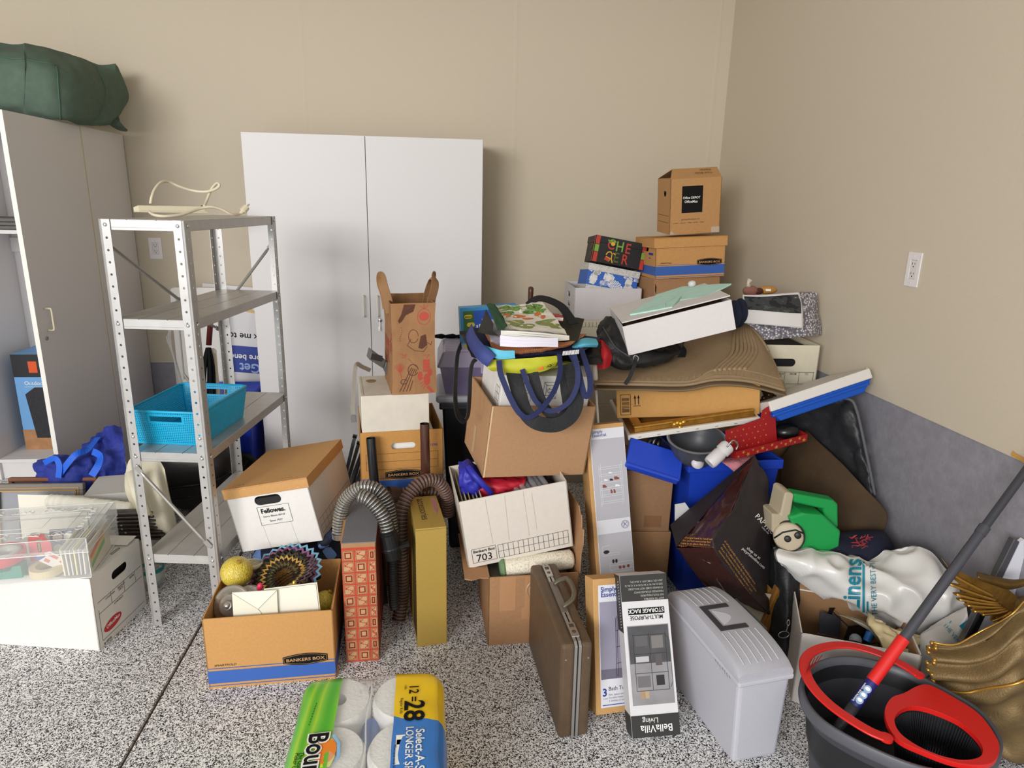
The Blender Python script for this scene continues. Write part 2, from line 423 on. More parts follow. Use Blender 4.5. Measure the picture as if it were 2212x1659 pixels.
outlet('wall_outlet', 'white duplex outlet on back wall beside grey cabinet side', Matrix.Translation(((pa.x + pb.x) / 2, YB, (pa.z + pb.z) / 2)) @ Matrix.Rotation(pi / 2, 4, 'X'))
outlet('wall_outlet', 'white duplex outlet on the beige right wall', Matrix.Translation((XR, 2.308, 1.349)) @ Matrix.Rotation(-pi / 2, 4, 'Z') @ Matrix.Rotation(pi / 2, 4, 'X'))

# ------------------------------------------------------------------ cabinets
def pull(parent, M, span, out=.03, r=.0045, m=None):
    b = B(); b.tube(spline([(0, 0, 0), (0, 0, out * .8), (0, .008, out), (0, span / 2, out), (0, span - .008, out), (0, span, out * .8), (0, span, 0)], 4), r, 8, 0, True, M)
    return b.build('handle', m or EDGE, parent, smooth=True)
# open cabinet at the left, its right-hand door swung out towards the camera
CX0, CX1, CF, CH = -2.44, -1.771, 3.734, 1.872
cb = thing('storage_cabinet', 'tall white storage cabinet with its door standing open, green bag on top', 'cabinet', (CX1, CF, 0))
def cbx(name, x0, y0, z0, x1, y1, z1, m=WHITE, bevel=.0015):
    o = B().box(x0 - CX1, y0 - CF, z0, x1 - CX1, y1 - CF, z1).build(name, m, cb, bevel=bevel); return o
cbx('side_panel', CX1 - .018, CF, 0, CX1, YB - .01, CH)
cbx('side_panel', CX0 - .018, CF, 0, CX0, YB - .01, CH)
cbx('top_panel', CX0, CF, CH - .018, CX1 - .018, YB - .01, CH)
cbx('back_panel', CX0, YB - .018, .1, CX1 - .018, YB - .012, CH - .018)
cbx('bottom_panel', CX0, CF, .1, CX1 - .018, YB - .018, .12)
cbx('toe_kick', CX0, CF + .02, 0, CX1 - .018, CF + .035, .1)
cbx('shelf', CX0, CF + .015, 1.343, CX1 - .018, YB - .018, 1.362)
cbx('hanging_rail', CX0, YB - .036, 1.22, CX1 - .018, YB - .018, 1.3)
cbx('edge_strip', CX1 - .02, CF - .014, .1, CX1 - .001, CF, CH, mat('strip_beige', 'cfc2a4', .6))
dr = cbx('door', CX1 - .018, CF - .62, .09, CX1, CF - .014, CH)
B().box(-.019, -.6215, .09, .0006, -.62, CH).build('edge_band', EDGE, dr)
pull(dr, Matrix(((0, 0, 1, 0), (0, 1, 0, 3.187 - CF), (1, 0, 0, .95), (0, 0, 0, 1))) @ Matrix(((0, 1, 0, 0), (1, 0, 0, 0), (0, 0, 1, 0), (0, 0, 0, 1))), .098, .028, .0045, IVORY)
B().lathe([(.009, 0), (.009, .004), (.006, .005), (.0055, .0035)], 16, 0, Matrix.Translation((0, 3.168 - CF, .916)) @ Matrix.Rotation(pi / 2, 4, 'Y')).build('lock', STEEL2, dr, smooth=True)

# wide cabinet with two closed doors
WX0, WX1, WF = -1.02, .226, 3.77
wc = thing('wardrobe_cabinet', 'wide white two-door cabinet standing closed against the back wall', 'cabinet', (WX0, WF, 0))
def wbx(name, x0, y0, z0, x1, y1, z1, m=WHITE, bevel=.0015): return B().box(x0 - WX0, y0 - WF, z0, x1 - WX0, y1 - WF, z1).build(name, m, wc, bevel=bevel)
WB = 4.1
wbx('side_panel', WX0, WF + .019, 0, WX0 + .018, WB, 1.875); wbx('side_panel', WX1 - .018, WF + .019, 0, WX1, WB, 1.875)
wbx('top_panel', WX0 + .018, WF + .019, 1.857, WX1 - .018, WB, 1.875); wbx('back_panel', WX0 + .018, WB - .01, .1, WX1 - .018, WB - .002, 1.857)
wbx('bottom_panel', WX0 + .018, WF + .019, .055, WX1 - .018, WB - .01, .073); wbx('toe_kick', WX0 + .018, WF + .03, 0, WX1 - .018, WF + .045, .055)
XM = -.3935
for k, (x0, x1) in enumerate(((WX0 + .002, XM - .0015), (XM + .0015, WX1 - .002))):
    d_ = wbx('door', x0, WF, .055, x1, WF + .018, 1.873)
    hx = (-.428 if k == 0 else -.352) - WX0
    pull(d_, Matrix(((1, 0, 0, hx), (0, 0, -1, 0), (0, 1, 0, .926), (0, 0, 0, 1))), .112, .03, .005)
    if k:
        B().lathe([(.012, 0), (.012, .005), (.006, .006)], 16, 0, Matrix.Translation((-.342 - WX0, 0, .903)) @ Matrix.Rotation(pi / 2, 4, 'X')).build('lock', CHROME, d_, smooth=True)
        bk = B(); bk.box(-.343 - WX0, -.03, .897, -.341 - WX0, 0, .909); bk.box(-.346 - WX0, -.02, .858, -.341 - WX0, -.018, .897); bk.box(-.351 - WX0, -.024, .845, -.3405 - WX0, -.021, .868)
        bk.build('key', CHROME, d_)

# green canvas bag on the cabinet
GRN = mat('green_canvas', '5a6c5e', .75, var=.08, vs=30, bump=.25, bs=420, spec=.2)
gb = thing('canvas_bag', 'big dark green canvas bag slumped on top of open cabinet', 'bag', (-2.05, 3.9, CH + .003))
def gl(p): return local(gb, p)
GR = [[(-2.75, 3.50, 2.25), at(0, 93, y=3.62), at(60, 95, y=3.66), at(122, 106, y=3.76), at(165, 122, y=3.86), at(205, 138, y=3.95), at(250, 137, y=4.0)],
      [(-2.75, 3.40, 2.15), at(0, 122, y=3.45), at(60, 128, y=3.47), at(122, 142, y=3.52), at(175, 150, y=3.66), at(215, 160, y=3.86), at(249, 155, y=3.98)],
      [(-2.75, 3.36, 2.02), at(0, 178, y=3.42), at(60, 185, y=3.43), at(128, 192, y=3.47), at(182, 196, y=3.62), at(228, 198, y=3.84), at(257, 200, y=3.98)],
      [(-2.75, 3.42, 1.90), at(0, 226, y=3.45), at(60, 236, y=3.47), at(131, 250, y=3.5), at(178, 250, y=3.62), at(216, 246, y=3.82), at(252, 228, y=4.0)],
      [(-2.75, 3.5, 1.885), at(0, 245, y=3.55), at(66, 255, y=3.56), at(131, 261, y=3.58), at(180, 269, y=3.7), at(215, 271, y=3.88), at(243, 262, y=4.03)]]
# keep the cloth above the cabinet top
GR = [[V(p) if V(p).z > CH + .006 else V((V(p).x, V(p).y, CH + .006)) for p in r] for r in GR]
b = puff([[gl(p) for p in r] for r in GR], .34, 7, 7, .006, 7, 3, .004, (0, 1, .05))
bo = b.build('bag_body', GRN, gb, smooth=True)
b = B(); T = [at(240, 258, y=4.0), at(252, 270, y=4.05), at(262, 277, y=4.1), at(273, 288, y=4.13)]
b.tube(spline([gl((q.x, q.y, max(q.z, CH + .02))) for q in T], 5), [.045, .04, .036, .034, .03, .03, .028, .026, .026, .024, .022, .02, .018, .016, .014, .012][:16], 12, 0, True, None, .6)
b.build('tail_flap', GRN, gb, smooth=True)
b = B(); SP = sheet([[gl(p) for p in r] for r in GR], 7, 7, .006, 7, 3, .004)
b.tube([SP[i][21] + V((0, -.002, 0)) for i in range(7, len(SP))], .003, 5); b.tube([SP[7][j] + V((0, -.002, 0)) for j in range(0, 22)], .003, 5)
b.tube([SP[i][35] + V((0, -.002, 0)) for i in range(0, len(SP))], .003, 5)
b.build('seam', mat('seam_green', '4a6a56', .8), gb, smooth=True)

# inside the open cabinet
cz = thing('folded_cloth', 'grey folded cloth lying on shelf inside the open cabinet', 'cloth', (-2.28, 3.93, 1.363))
b = B()
for k in range(3): b.box(-.14, -.16 + .004 * k, .012 * k * 1.6, .12 - .003 * k, .14, .012 * k * 1.6 + .018)
b.build('folds', mat('grey_cloth', '6f6c68', .9, bump=.3, bs=90), cz, bevel=.007, seg=3)
sb = thing('speaker_carton', 'blue and black outdoor speaker carton inside the open cabinet', 'box', (-2.195, 4.02, .1205), (0, 0, 0))
B().box(-.185, -.13, 0, .15, .13, .56).build('carton', mat('photo_blue', '6ea3d6', .5, var=.06, vs=4), sb, bevel=.002)
F = face(.335, .26, .56, 'front'); F = F @ Matrix.Translation((-.0175 + .0, 0, 0))
F = Matrix(((1, 0, 0, -.185), (0, 0, -1, -.1308), (0, 1, 0, 0), (0, 0, 0, 1)))
prints(sb, 'dark_header', mat('header_black', '232326', .5), [rect(0, .43, .335, .56)], F)
prints(sb, 'header_mark', mat('orange_mark', 'd9551f', .5), [rect(.085, .455, .13, .52)], F, .0004)
prints(sb, 'deck_band', mat('deck_wood', 'a97a52', .6, var=.2, vs=20), [rect(0, 0, .335, .12)], F, .0003)
prints(sb, 'pictured_speaker', mat('speaker_mesh', '25252a', .6, var=.5, vs=180), [[(.07, .07), (.25, .07), (.28, .33), (.22, .37), (.10, .37), (.045, .33)]], F, .0006)
text(sb, 'Outdoor', .05, .385, .03, WINK, F)
prints(sb, 'rule', WINK, [rect(.05, .373, .2, .3745)], F, .0004)

# ------------------------------------------------------------------ the metal shelving unit
SW, SD, SH = .274, .787, 1.474
LV = (.293, .688, 1.155, SH)
su = thing('shelving_unit', 'grey metal shelving unit with four shelves and perforated posts', 'shelving unit', (-1.08, 2.306, 0), (-.128, 0, 0))
def post(x, y, sx, sy, m):
    """slotted angle: two flanges with a row of holes, rolled corner"""
    b = B(); fw = .036; n = 38; pt = SH / n; r = .0042
    for ax in (0, 1):
        for k in range(n):
            z = k * pt; hole = [(fw * .58 + r * cos(pi / 8 + pi / 4 * q), z + pt / 2 + r * sin(pi / 8 + pi / 4 * q)) for q in range(8)]
            ou = [(fw, z), (fw, z + pt), (.009, z + pt), (.009, z)]
            vs = hole + ou
            fs = [(0, 8, 9, 1), (1, 9, 2), (2, 9, 10, 3), (3, 10, 4), (4, 10, 11, 5), (5, 11, 6), (6, 11, 8, 7), (7, 8, 0)]
            P3 = [((u * sx, 0, v) if ax == 0 else (0, u * sy, v)) for u, v in vs]
            b.add(P3, fs)
    c = [(.009, 0), (.0065, .0015), (.004, -.0005), (.0015, .0005), (.0005, .0015), (-.0005, .004), (.0015, .0065), (0, .009)]
    b.grid([[(q[0] * sx, q[1] * sy, z) for q in c] for z in (0, SH)])
    M = Matrix.Translation((x, y, 0)); b.v = [tuple(M @ V(q)) for q in b.v]
    return b.build('post', m, su, solid=.0016)
for x, y, sx, sy in ((0, 0, 1, 1), (SW, 0, -1, 1), (SW, SD, -1, -1), (0, SD, 1, -1)): post(x, y, sx, sy, STEEL)
for k, z in enumerate(LV):
    b = B(); e = .003; x0, x1, y0, y1 = e, SW - e, e, SD - e; h = .034
    xs = [x0, x0 + .085, x0 + .088, x1 - .088, x1 - .085, x1]
    for i in range(5):
        zz = z - (.0015 if i in (1, 3) else 0)
        b.box(xs[i], y0, zz - .0015, xs[i + 1], y1, zz)
    b.box(x0, y0, z - h, x1, y0 + .0015, z - .0015); b.box(x0, y1 - .0015, z - h, x1, y1, z - .0015)
    b.box(x0, y0, z - h, x0 + .0015, y1, z - .0015); b.box(x1 - .0015, y0, z - h, x1, y1, z - .0015)
    b.box(x0, y0, z - h, x1, y0 + .012, z - h + .0015); b.box(x0, y0 - .0008, z - h + .008, x1, y0, z - h + .0095)
    b.box(x1 - .012, y0, z - h, x1, y1, z - h + .0015)
    sh = b.build('shelf', STEEL if k else mat('pale_steel', 'bdbab5', .45, .35, var=.05, vs=20), su, bevel=.0008, seg=1)
def bolt(p, n_, r=.0062):
    q = V(n_).to_track_quat('Z', 'Y').to_matrix().to_4x4(); q.translation = V(p)
    B().lathe([(r, 0), (r * .95, .002), (r * .6, .0038), (r * .1, .0044)], 12, 0, q).build('bolt', CHROME, su, smooth=True)
for z in LV:
    zz = z - .017
    bolt((.021, -.001, zz), (0, -1, 0)); bolt((SW - .021, -.001, zz), (0, -1, 0)); bolt((SW + .001, .021, zz), (1, 0, 0)); bolt((SW + .001, SD - .021, zz), (1, 0, 0))
bolt((.021, -.001, .637), (0, -1, 0)); bolt((.021, -.001, .745), (0, -1, 0)); bolt((SW - .021, -.001, .745), (0, -1, 0)); bolt((SW - .021, -.001, .335), (0, -1, 0))
def brace(a, c, up):
    a, c = V(a), V(c); d = (c - a).normalized(); b = B()
    b.bar(a, a + d * .03, .018, .0022, up); b.bar(c - d * .03, c, .018, .0022, up)
    b.tube([a + d * .028, a + d * .045, c - d * .045, c - d * .028], [.004, .0062, .0062, .004], 8)
    return b.build('brace', STEEL2, su)
brace((.019, -.006, .637), (SW - .021, -.006, .335), (0, -1, 0))
brace((-.004, .026, 1.40), (-.004, .47, LV[2] - .012), (1, 0, 0))
brace((-.004, .45, LV[2] - .03), (-.004, SD - .026, .98), (1, 0, 0))
brace((SW - .022, SD + .004, 1.36), (.022, SD + .004, 1.08), (0, 1, 0))

# power strip with its cord on the top shelf
ps = thing('power_strip', 'ivory power strip with looped cord lying on top metal shelf', 'power strip', tuple(at(372, 459, z=SH + .0005)), (.42, 0, 0))
PQ = lambda px, py, y: local(ps, at(px, py, y=y))
b = B()
pr = [(-.024, 0), (.024, 0), (.027, .010), (.019, .030), (-.019, .030), (-.027, .010)]
pl = [(-.03, .5), (0, 0)]
L2 = .155
sec = [(-L2, .7), (-L2 + .02, 1), (L2 - .02, 1), (L2, .7)]
b.grid([[(x, y * (s if z > .005 else 1), z * s) for y, z in pr + pr[:1]] for x, s in sec])
b.add([(-L2, y * .7 if z > .005 else y, z * .7) for y, z in pr], [tuple(range(6))[::-1]]); b.add([(L2, y * .7 if z > .005 else y, z * .7) for y, z in pr], [tuple(range(6))])
pb_ = b.build('housing', IVORY, ps, bevel=.002)
b = B()
for k in range(6):
    x = -L2 + .045 + k * .04
    b.box(x - .006, .004, .030, x - .0045, .011, .0304); b.box(x + .0045, .004, .030, x + .006, .011, .0304); b.plate(oval(x, -.006, .0024, .0024, 8), (), .0304)
stuff(b.build('sockets', mat('socket_slots', '4b4236', .8), ps))
B().box(L2 - .03, -.006, .03, L2 - .016, .006, .0345).build('switch', mat('switch_dark', '5a3a28', .5), ps, bevel=.001)
cp = [(325, 440, 2.62), (328, 425, 2.63), (335, 408, 2.66), (348, 394, 2.7), (365, 393, 2.74), (388, 403, 2.76), (418, 412, 2.78), (445, 414, 2.77), (466, 408, 2.75), (474, 400, 2.74), (468, 396, 2.76), (456, 410, 2.78), (447, 432, 2.76), (441, 446, 2.72)]
b = B(); b.tube(spline([PQ(*q) for q in cp], 6), .0052, 8)
cp2 = [(323, 458, 2.50), (335, 465, 2.46), (360, 467, 2.46), (395, 463, 2.5), (430, 451, 2.56), (455, 447, 2.58), (478, 452, 2.6), (500, 463, 2.62), (517, 462, 2.66), (524, 456, 2.67)]
P2 = [PQ(*q) for q in cp2]; P2 = [V((p.x, p.y, max(p.z, .006))) for p in P2]
b.tube(spline(P2, 6), .0052, 8); b.build('cord', mat('cord_ivory', 'ddd2b8', .45), ps, smooth=True)
pa = PQ(520, 461, 2.66); pb2 = PQ(533, 447, 2.68)
b = B(); b.tube([pa, pa.lerp(pb2, .3), pa.lerp(pb2, .35), pb2], [.006, .008, .013, .012], 10)
dv = (pb2 - pa).normalized()
for s in (-1, 1): b.bar(pb2 + V((0, s * .006, 0)) - dv * .002, pb2 + V((0, s * .006, 0)) + dv * .016, .005, .0015, (0, 1, 0), 1)
b.build('plug', [IVORY, CHROME], ps, smooth=False, bevel=.001)

# turquoise perforated basket
TQ = mat('turquoise_plastic', '13a5cf', .38, spec=.5)
bk = thing('storage_basket', 'turquoise perforated plastic basket on the third metal shelf', 'basket', (-1.08 + .135, 2.306 + .235, LV[1] + .0006), (-.128 - .03, 0, 0))
def perf(b, A0, A1, B0, B1, nu, nv, solid_rows):
    """wall panel from bottom edge A0-A1 to top edge B0-B1 with a lattice of holes; solid_rows(i,j) -> leave closed / open"""
    A0, A1, B0, B1 = map(V, (A0, A1, B0, B1))
    pt = lambda u, v: A0.lerp(A1, u).lerp(B0.lerp(B1, u), v)
    for i in range(nu):
        for j in range(nv):
            u0, u1, v0, v1 = i / nu, (i + 1) / nu, j / nv, (j + 1) / nv; k = solid_rows(i, j)
            c = [pt(u0, v0), pt(u1, v0), pt(u1, v1), pt(u0, v1)]
            if k == 1: b.add(c, [(0, 1, 2, 3)])
            elif k == 0:
                um, vm = (u0 + u1) / 2, (v0 + v1) / 2; du, dv = (u1 - u0) * .32, (v1 - v0) * .30
                h = [pt(um - du, vm), pt(um, vm - dv), pt(um + du, vm), pt(um, vm + dv)]
                b.add(c + h, [(0, 1, 5), (1, 6, 5), (1, 2, 6), (2, 7, 6), (2, 3, 7), (3, 4, 7), (3, 0, 4), (0, 5, 4)])
bw, bd, bh = .232, .335, .13; tw, td = bw + .036, bd + .036
bot = [(-bw / 2, -bd / 2), (bw / 2, -bd / 2), (bw / 2, bd / 2), (-bw / 2, bd / 2)]; top = [(-tw / 2, -td / 2), (tw / 2, -td / 2), (tw / 2, td / 2), (-tw / 2, td / 2)]
for k in range(4):
    b = B(); k2 = (k + 1) % 4; nu = 34 if k % 2 == 0 else 48; nv = 19
    def rows(i, j, nu=nu, nv=nv, k=k):
        if j >= nv - 1 or j == 0 or i in (0, nu - 1): return 1
        if k % 2 == 0 and 13 <= j <= 15 and nu * .29 <= i < nu * .71: return 2
        if k % 2 == 0 and 12 <= j <= 16 and nu * .26 <= i < nu * .74: return 1
        return 0
    perf(b, (*bot[k], .0), (*bot[k2], .0), (*top[k], bh), (*top[k2], bh), nu, nv, rows)
    b.build('perforated_wall', TQ, bk, solid=.0018)
B().box(-bw / 2, -bd / 2, 0, bw / 2, bd / 2, .002).build('base', TQ, bk)
b = B(); rr = .02
ring = [(sx * (tw / 2 - rr) + rr * cos(a), sy * (td / 2 - rr) + rr * sin(a)) for sx, sy, a0 in ((1, 1, 0), (-1, 1, pi / 2), (-1, -1, pi), (1, -1, 3 * pi / 2)) for a in (a0, a0 + pi / 4, a0 + pi / 2)]
b.grid([[(x * s, y * s, z) for s, z in ((.985, bh - .004), (1.0, bh + .002), (1.022, bh), (1.022, bh - .007))] for x, y in ring], 0, None, True)
b.build('rim', TQ, bk, solid=.0015, smooth=True)
# ------------------------------------------------------------------ white office box with the clear case on it
OW, OD, OH = .42, .283, .286
ob = thing('archive_box', 'white archive box with red oval logo on floor under clear case', 'box', (-1.385, 2.339, 0), (-.162, 0, .012))
HND = {'right': [stadium(.153, .228, .092, .034)]}
carton(ob, OW, OD, OH, WCARD, .004, True, HND)
B().box(-OW / 2 - .004, -OD / 2 - .0045, OH - .054, OW / 2 + .003, -OD / 2 - .0005, OH + .001).build('lid_flap', WCARD, ob, bevel=.004)
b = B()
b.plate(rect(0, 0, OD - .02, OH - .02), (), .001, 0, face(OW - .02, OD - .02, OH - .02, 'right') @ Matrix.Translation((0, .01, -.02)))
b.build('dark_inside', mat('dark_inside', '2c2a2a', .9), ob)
F = face(OW, OD, OH, 'right')
prints(ob, 'table_rules', INK, (), F, .0002, [(.02, .178, .27, .178), (.02, .134, .27, .134), (.02, .027, .27, .027), (.02, .027, .02, .15), (.09, .134, .09, .178), (.165, .134, .165, .178), (.232, .134, .232, .178)], .0014)
for s, x, y in (('LOCATION', .06, .169), ('DESTROY\n  DATE', .128, .169), ('FROM', .198, .169), ('CONTENTS', .1, .125)): text(ob, s, x, y - .004, .010, INK, F, bold=.01)
text(ob, '# 10710', .024, .008, .012, INK, F, bold=.02)
prints(ob, 'oval_logo', mat('logo_red', 'c2242b', .5), [rot2(oval(.082, .062, .05, .021), .08, .082, .062)], F, .0003)
text(ob, 'OfficeMax', .045, .057, .0185, WINK, F, .0012, .02, rotz=.08)
b = B()
for y in (.07, .185): b.plate(stadium(0, 0, .05, .011), [stadium(0, 0, .044, .005)], .0008, 0, Matrix.Translation((OW / 2 - .03, y - OD / 2, OH + .0002)) @ Matrix.Rotation(pi / 2, 4, 'Z'))
_t = b.build('tab_slots', mat('raw_card_edge', '8a7354', .9), ob); stuff(_t)
pw = thing('paper_sheet', 'loose white sheet lying at the back of the white office box', 'paper', (-1.235, 2.42, OH + .006), (-.1, .05, .0))
B().box(-.09, -.03, 0, .07, .035, .0012).build('sheet', mat('paper_white', 'efece4', .8), pw)

# clear case with a slip lid
KA = .11
cc = thing('clear_case', 'clear plastic craft case with etched lid sitting on white office box', 'case', (-1.19, 2.165, .2895), (KA, 0, 0))
KW, KD, KH = .46, .277, .148
b = B(); th = .002
b.box(-KW, 0, .0, 0, KD, th); b.box(-KW, 0, th, 0, th, KH * .72); b.box(-KW, KD - th, th, 0, KD, KH * .72); b.box(-th, th, th, 0, KD - th, KH * .72); b.box(-KW, th, th, -KW + th, KD - th, KH * .72)
b.build('tray', CLEAR, cc)
b = B(); o_ = .004
b.box(-KW - o_, -o_, KH - th, o_, KD + o_, KH); b.box(-KW - o_, -o_, KH * .66, o_, -o_ + th, KH - th); b.box(-KW - o_, KD + o_ - th, KH * .66, o_, KD + o_, KH - th)
b.box(o_ - th, -o_ + th, KH * .66, o_, KD + o_ - th, KH - th); b.build('lid', CLEAR, cc)
b = B(); zt = KH + .0008
def et(pts, r=.0011): b.tube([(x, y, zt) for x, y in pts], r, 5)
def curl(cx, cy, s, a0):
    et([(cx + s * (1 - k / 26) * cos(a0 + k * .42), cy + s * (1 - k / 26) * sin(a0 + k * .42)) for k in range(22)])
for x0, x1 in ((-.44, -.07),):
    for y in (.045, .235):
        for k in range(4):
            cx = x0 + .05 + k * .095
            curl(cx, y, .017, 0); curl(cx + .035, y + .004, .015, pi); et(spline([(cx - .02, y - .012), (cx + .02, y - .005), (cx + .05, y - .014)], 5))
for y in (.08, .15, .2):
    curl(-.045, y, .018, 1.2); curl(-.05, y + .022, .014, 4)
et([(-.4, .07), (-.085, .07), (-.085, .21), (-.4, .21), (-.4, .07)], .0014); et([(-.33, .10), (-.17, .10), (-.17, .17), (-.33, .17), (-.33, .10)], .001)
et([(-KW, -.003), (0, -.003), (0, KD), (-KW, KD)], .0018); et([(-.02, .0), (-.02, KD)], .001)
b.build('etched_scrolls', SHINE, cc, smooth=True)
b = B(); b.tube([(-KW, -.005, KH * .66), (.005, -.005, KH * .66), (.005, KD, KH * .66)], .0016, 5); b.tube([(0, 0, 0), (0, 0, KH)], .0016, 5); b.tube([(-KW, -.001, .001), (0, -.001, .001), (0, KD, .001)], .0015, 5)
b.build('edge_ridges', SHINE, cc)
MC = cc.matrix_world
def inc(x, y, z): return MC @ V((x, y, z))
RED = mat('dispenser_red', 'd8343c', .4)
k1 = thing('tape_dispenser', 'green tape dispenser block at the bottom left of clear case', 'tape dispenser', inc(-.275, .055, .0025), (KA, 0, 0))
b = B(); b.plate([(-.09, 0), (.055, 0), (.055, .045), (.03, .045), (.022, .03), (-.03, .022), (-.045, .036), (-.09, .036)], (), .045, 0, Matrix.Translation((0, .02, 0)) @ Matrix.Rotation(pi / 2, 4, 'X')); b.build('dispenser_body', mat('teal_green', '2f8f77', .45), k1, bevel=.002)
k2 = thing('ring_dispenser', 'round red packing tape holder stacked on green block in clear case', 'tape dispenser', inc(-.285, .075, .051), (KA, 0, 0))
b = B(); b.lathe([(.062, 0), (.064, .003), (.064, .034), (.060, .036), (.058, .033), (.057, .006), (.01, .004)], 32, cap=False); b.build('holder_ring', RED, k2, smooth=True)
b = B(); b.lathe([(.03, .006), (.05, .006), (.05, .034), (.03, .034), (.03, .006)], 28, cap=False); b.build('tape_roll', mat('clear_tape', 'c9c6bd', .25, alpha=.8), k2, smooth=True)
k3 = thing('masking_tape', 'roll of cream masking tape lying flat in clear case', 'tape', inc(-.155, .06, .0025))
B().lathe([(.034, 0), (.053, 0), (.053, .026), (.034, .026), (.034, 0)], 32, cap=False).build('roll', mat('masking_cream', 'e0cfa6', .7, bump=.1, bs=150), k3, smooth=False)
k4 = thing('tape_pack', 'red packet of tape with card header standing in clear case', 'packet', inc(-.185, .10, .029), (KA + .05, -.15, -.05))
b = B(); b.plate([(-.034, 0), (.034, 0), (.034, .055), (.018, .078), (.018, .09), (-.03, .09), (-.034, .07)], [stadium(0, .068, .022, .008)], .002, 0, Matrix.Rotation(pi / 2, 4, 'X')); b.build('header_card', RED, k4)
B().lathe([(.014, 0), (.025, 0), (.025, .018), (.014, .018), (.014, 0)], 20, 0, Matrix.Translation((0, .004, .03)) @ Matrix.Rotation(-pi / 2, 4, 'X'), cap=False).build('tape_roll', mat('clear_tape', 'c9c6bd', .25, alpha=.8), k4)
F = Matrix(((1, 0, 0, -.034), (0, 0, -1, -.0028), (0, 1, 0, 0), (0, 0, 0, 1)))
prints(k4, 'black_tag', INK, [rect(.026, .028, .037, .062)], F); text(k4, 'Scotch', .035, .031, .011, mat('tag_yellow', 'e9c94c', .5), F, .001, rotz=pi / 2)
prints(k4, 'blue_tag', mat('tag_blue', '3f77c9', .5), [rect(.014, .002, .042, .02)], F); prints(k4, 'yellow_tag', mat('tag_yellow', 'e9c94c', .5), [rect(.02, .012, .042, .019)], F, .0003)
CARDC = ['f0e9cf', 'e9e2dc', 'dcd6d3', 'eee6b8', 'd9cfd0', 'e8e3de']
for k in range(6):
    c_ = thing('greeting_card', ['cream', 'off-white', 'grey-white', 'pale yellow', 'pinkish', 'white'][k] + ' card standing on edge in clear case, number %s from the left' % ['one', 'two', 'three', 'four', 'five', 'six'][k], 'card', inc(-.088 + .0125 * k, .02, .0025), (KA, 0, -.03 + .012 * k), 'cards standing in the clear case')
    b = B(); b.box(-.0022, 0, 0, 0, .16, .10 - .006 * (k % 3)); b.box(0, .0, 0, .0022, .155, .096 - .005 * (k % 2)); b.build('folded_leaf', mat('card_%d' % k, CARDC[k], .8), c_)
rs = thing('rainbow_card', 'clear sheet with rainbow stripes leaning inside right end of case', 'card', inc(-.006, .02, .0025), (KA, 0, -.02))
B().box(-.0018, 0, 0, 0, .19, .105).build('leaf', mat('rainbow_leaf', 'e4dccb', .6), rs)
F = Matrix(((0, 0, 1, .0006), (1, 0, 0, 0), (0, 1, 0, 0), (0, 0, 0, 1)))
for q, (col, y0) in enumerate((('e2653c', .06), ('e3c95a', .045), ('62b457', .027))):
    prints(rs, 'stripe', mat('rainbow_%d' % q, col, .6), [[(.01, y0 - .012), (.06, y0), (.11, y0 + .012), (.14, y0 + .018), (.145, y0 + .034), (.1, y0 + .026), (.05, y0 + .012), (.01, y0 + .004)]], F, .0002 * q)
ls = thing('label_sheet', 'sheet of red and white labels lying slantwise in clear case', 'label sheet', inc(-.108, .055, .03), (KA, .0, .62))
B().plate([(-.065, -.02), (.045, -.02), (.045, .02), (-.055, .02), (-.065, .008), (-.055, 0)], (), .0012, 0, Matrix.Rotation(1.05, 4, 'X')).build('sheet', mat('label_white', 'ece4dd', .6), ls)
prints(ls, 'red_marks', mat('label_red', 'd9705f', .6), [rect(-.05, .006, -.02, .015), rect(-.052, -.014, -.035, -.004), rect(-.01, .002, .035, .008)], Matrix.Rotation(1.05, 4, 'X') @ Matrix.Translation((0, 0, .0016)))
st = thing('sticker_sheet', 'sheet of round white and grey stickers at back of clear case', 'sticker sheet', inc(-.125, .16, .004), (KA, -.2, 0))
B().box(-.06, 0, 0, .05, .0012, .1).build('sheet', mat('sticker_back', '8f95a6', .5), st)
F = Matrix(((1, 0, 0, 0), (0, 0, -1, -.001), (0, 1, 0, 0), (0, 0, 0, 1)))
prints(st, 'round_stickers', WINK, [oval(x, y, .016, .016, 16) for x in (-.035, 0, .032) for y in (.03, .07)], F)

# ------------------------------------------------------------------ things standing behind it, left of the shelving
def framed(name, label, t, a, w, h, rail, m, inner=None, gold=None):
    o = thing(name, label, 'picture frame', t, a)
    for k, (x0, z0, x1, z1) in enumerate(((-w / 2, 0, w / 2, rail), (-w / 2, h - rail, w / 2, h), (-w / 2, rail, -w / 2 + rail, h - rail), (w / 2 - rail, rail, w / 2, h - rail))):
        B().box(x0, -.012, z0, x1, .012, z1).build('rail', m, o, bevel=.004)
        if gold:
            q = rail * .72
    if gold:
        b = B()
        for e, tt in ((rail * .55, .0025), (rail * .95, .004)):
            x0, x1, z0, z1 = -w / 2 + e, w / 2 - e, e, h - e
            b.box(x0, -.0145, z0, x1, -.010, z0 + tt); b.box(x0, -.0145, z1 - tt, x1, -.010, z1); b.box(x0, -.0145, z0 + tt, x0 + tt, -.010, z1 - tt); b.box(x1 - tt, -.0145, z0 + tt, x1, -.010, z1 - tt)
        b.build('gold_fillet', mat('gold_fillet', 'b98d45', .35, .6), o)
    B().box(-w / 2 + rail, .002, rail, w / 2 - rail, .008, h - rail).build('backing', inner or mat('frame_backing', '6b6258', .8), o)
    return o
f2 = framed('framed_picture', 'brown wooden picture frame standing behind the grey and gold one', (-1.72, 2.905, 0), (-.03, -.16, 0), .375, .335, .018, mat('brown_wood', '7d4b31', .5, var=.15, vs=30, stretch=(3, 3, 30)))
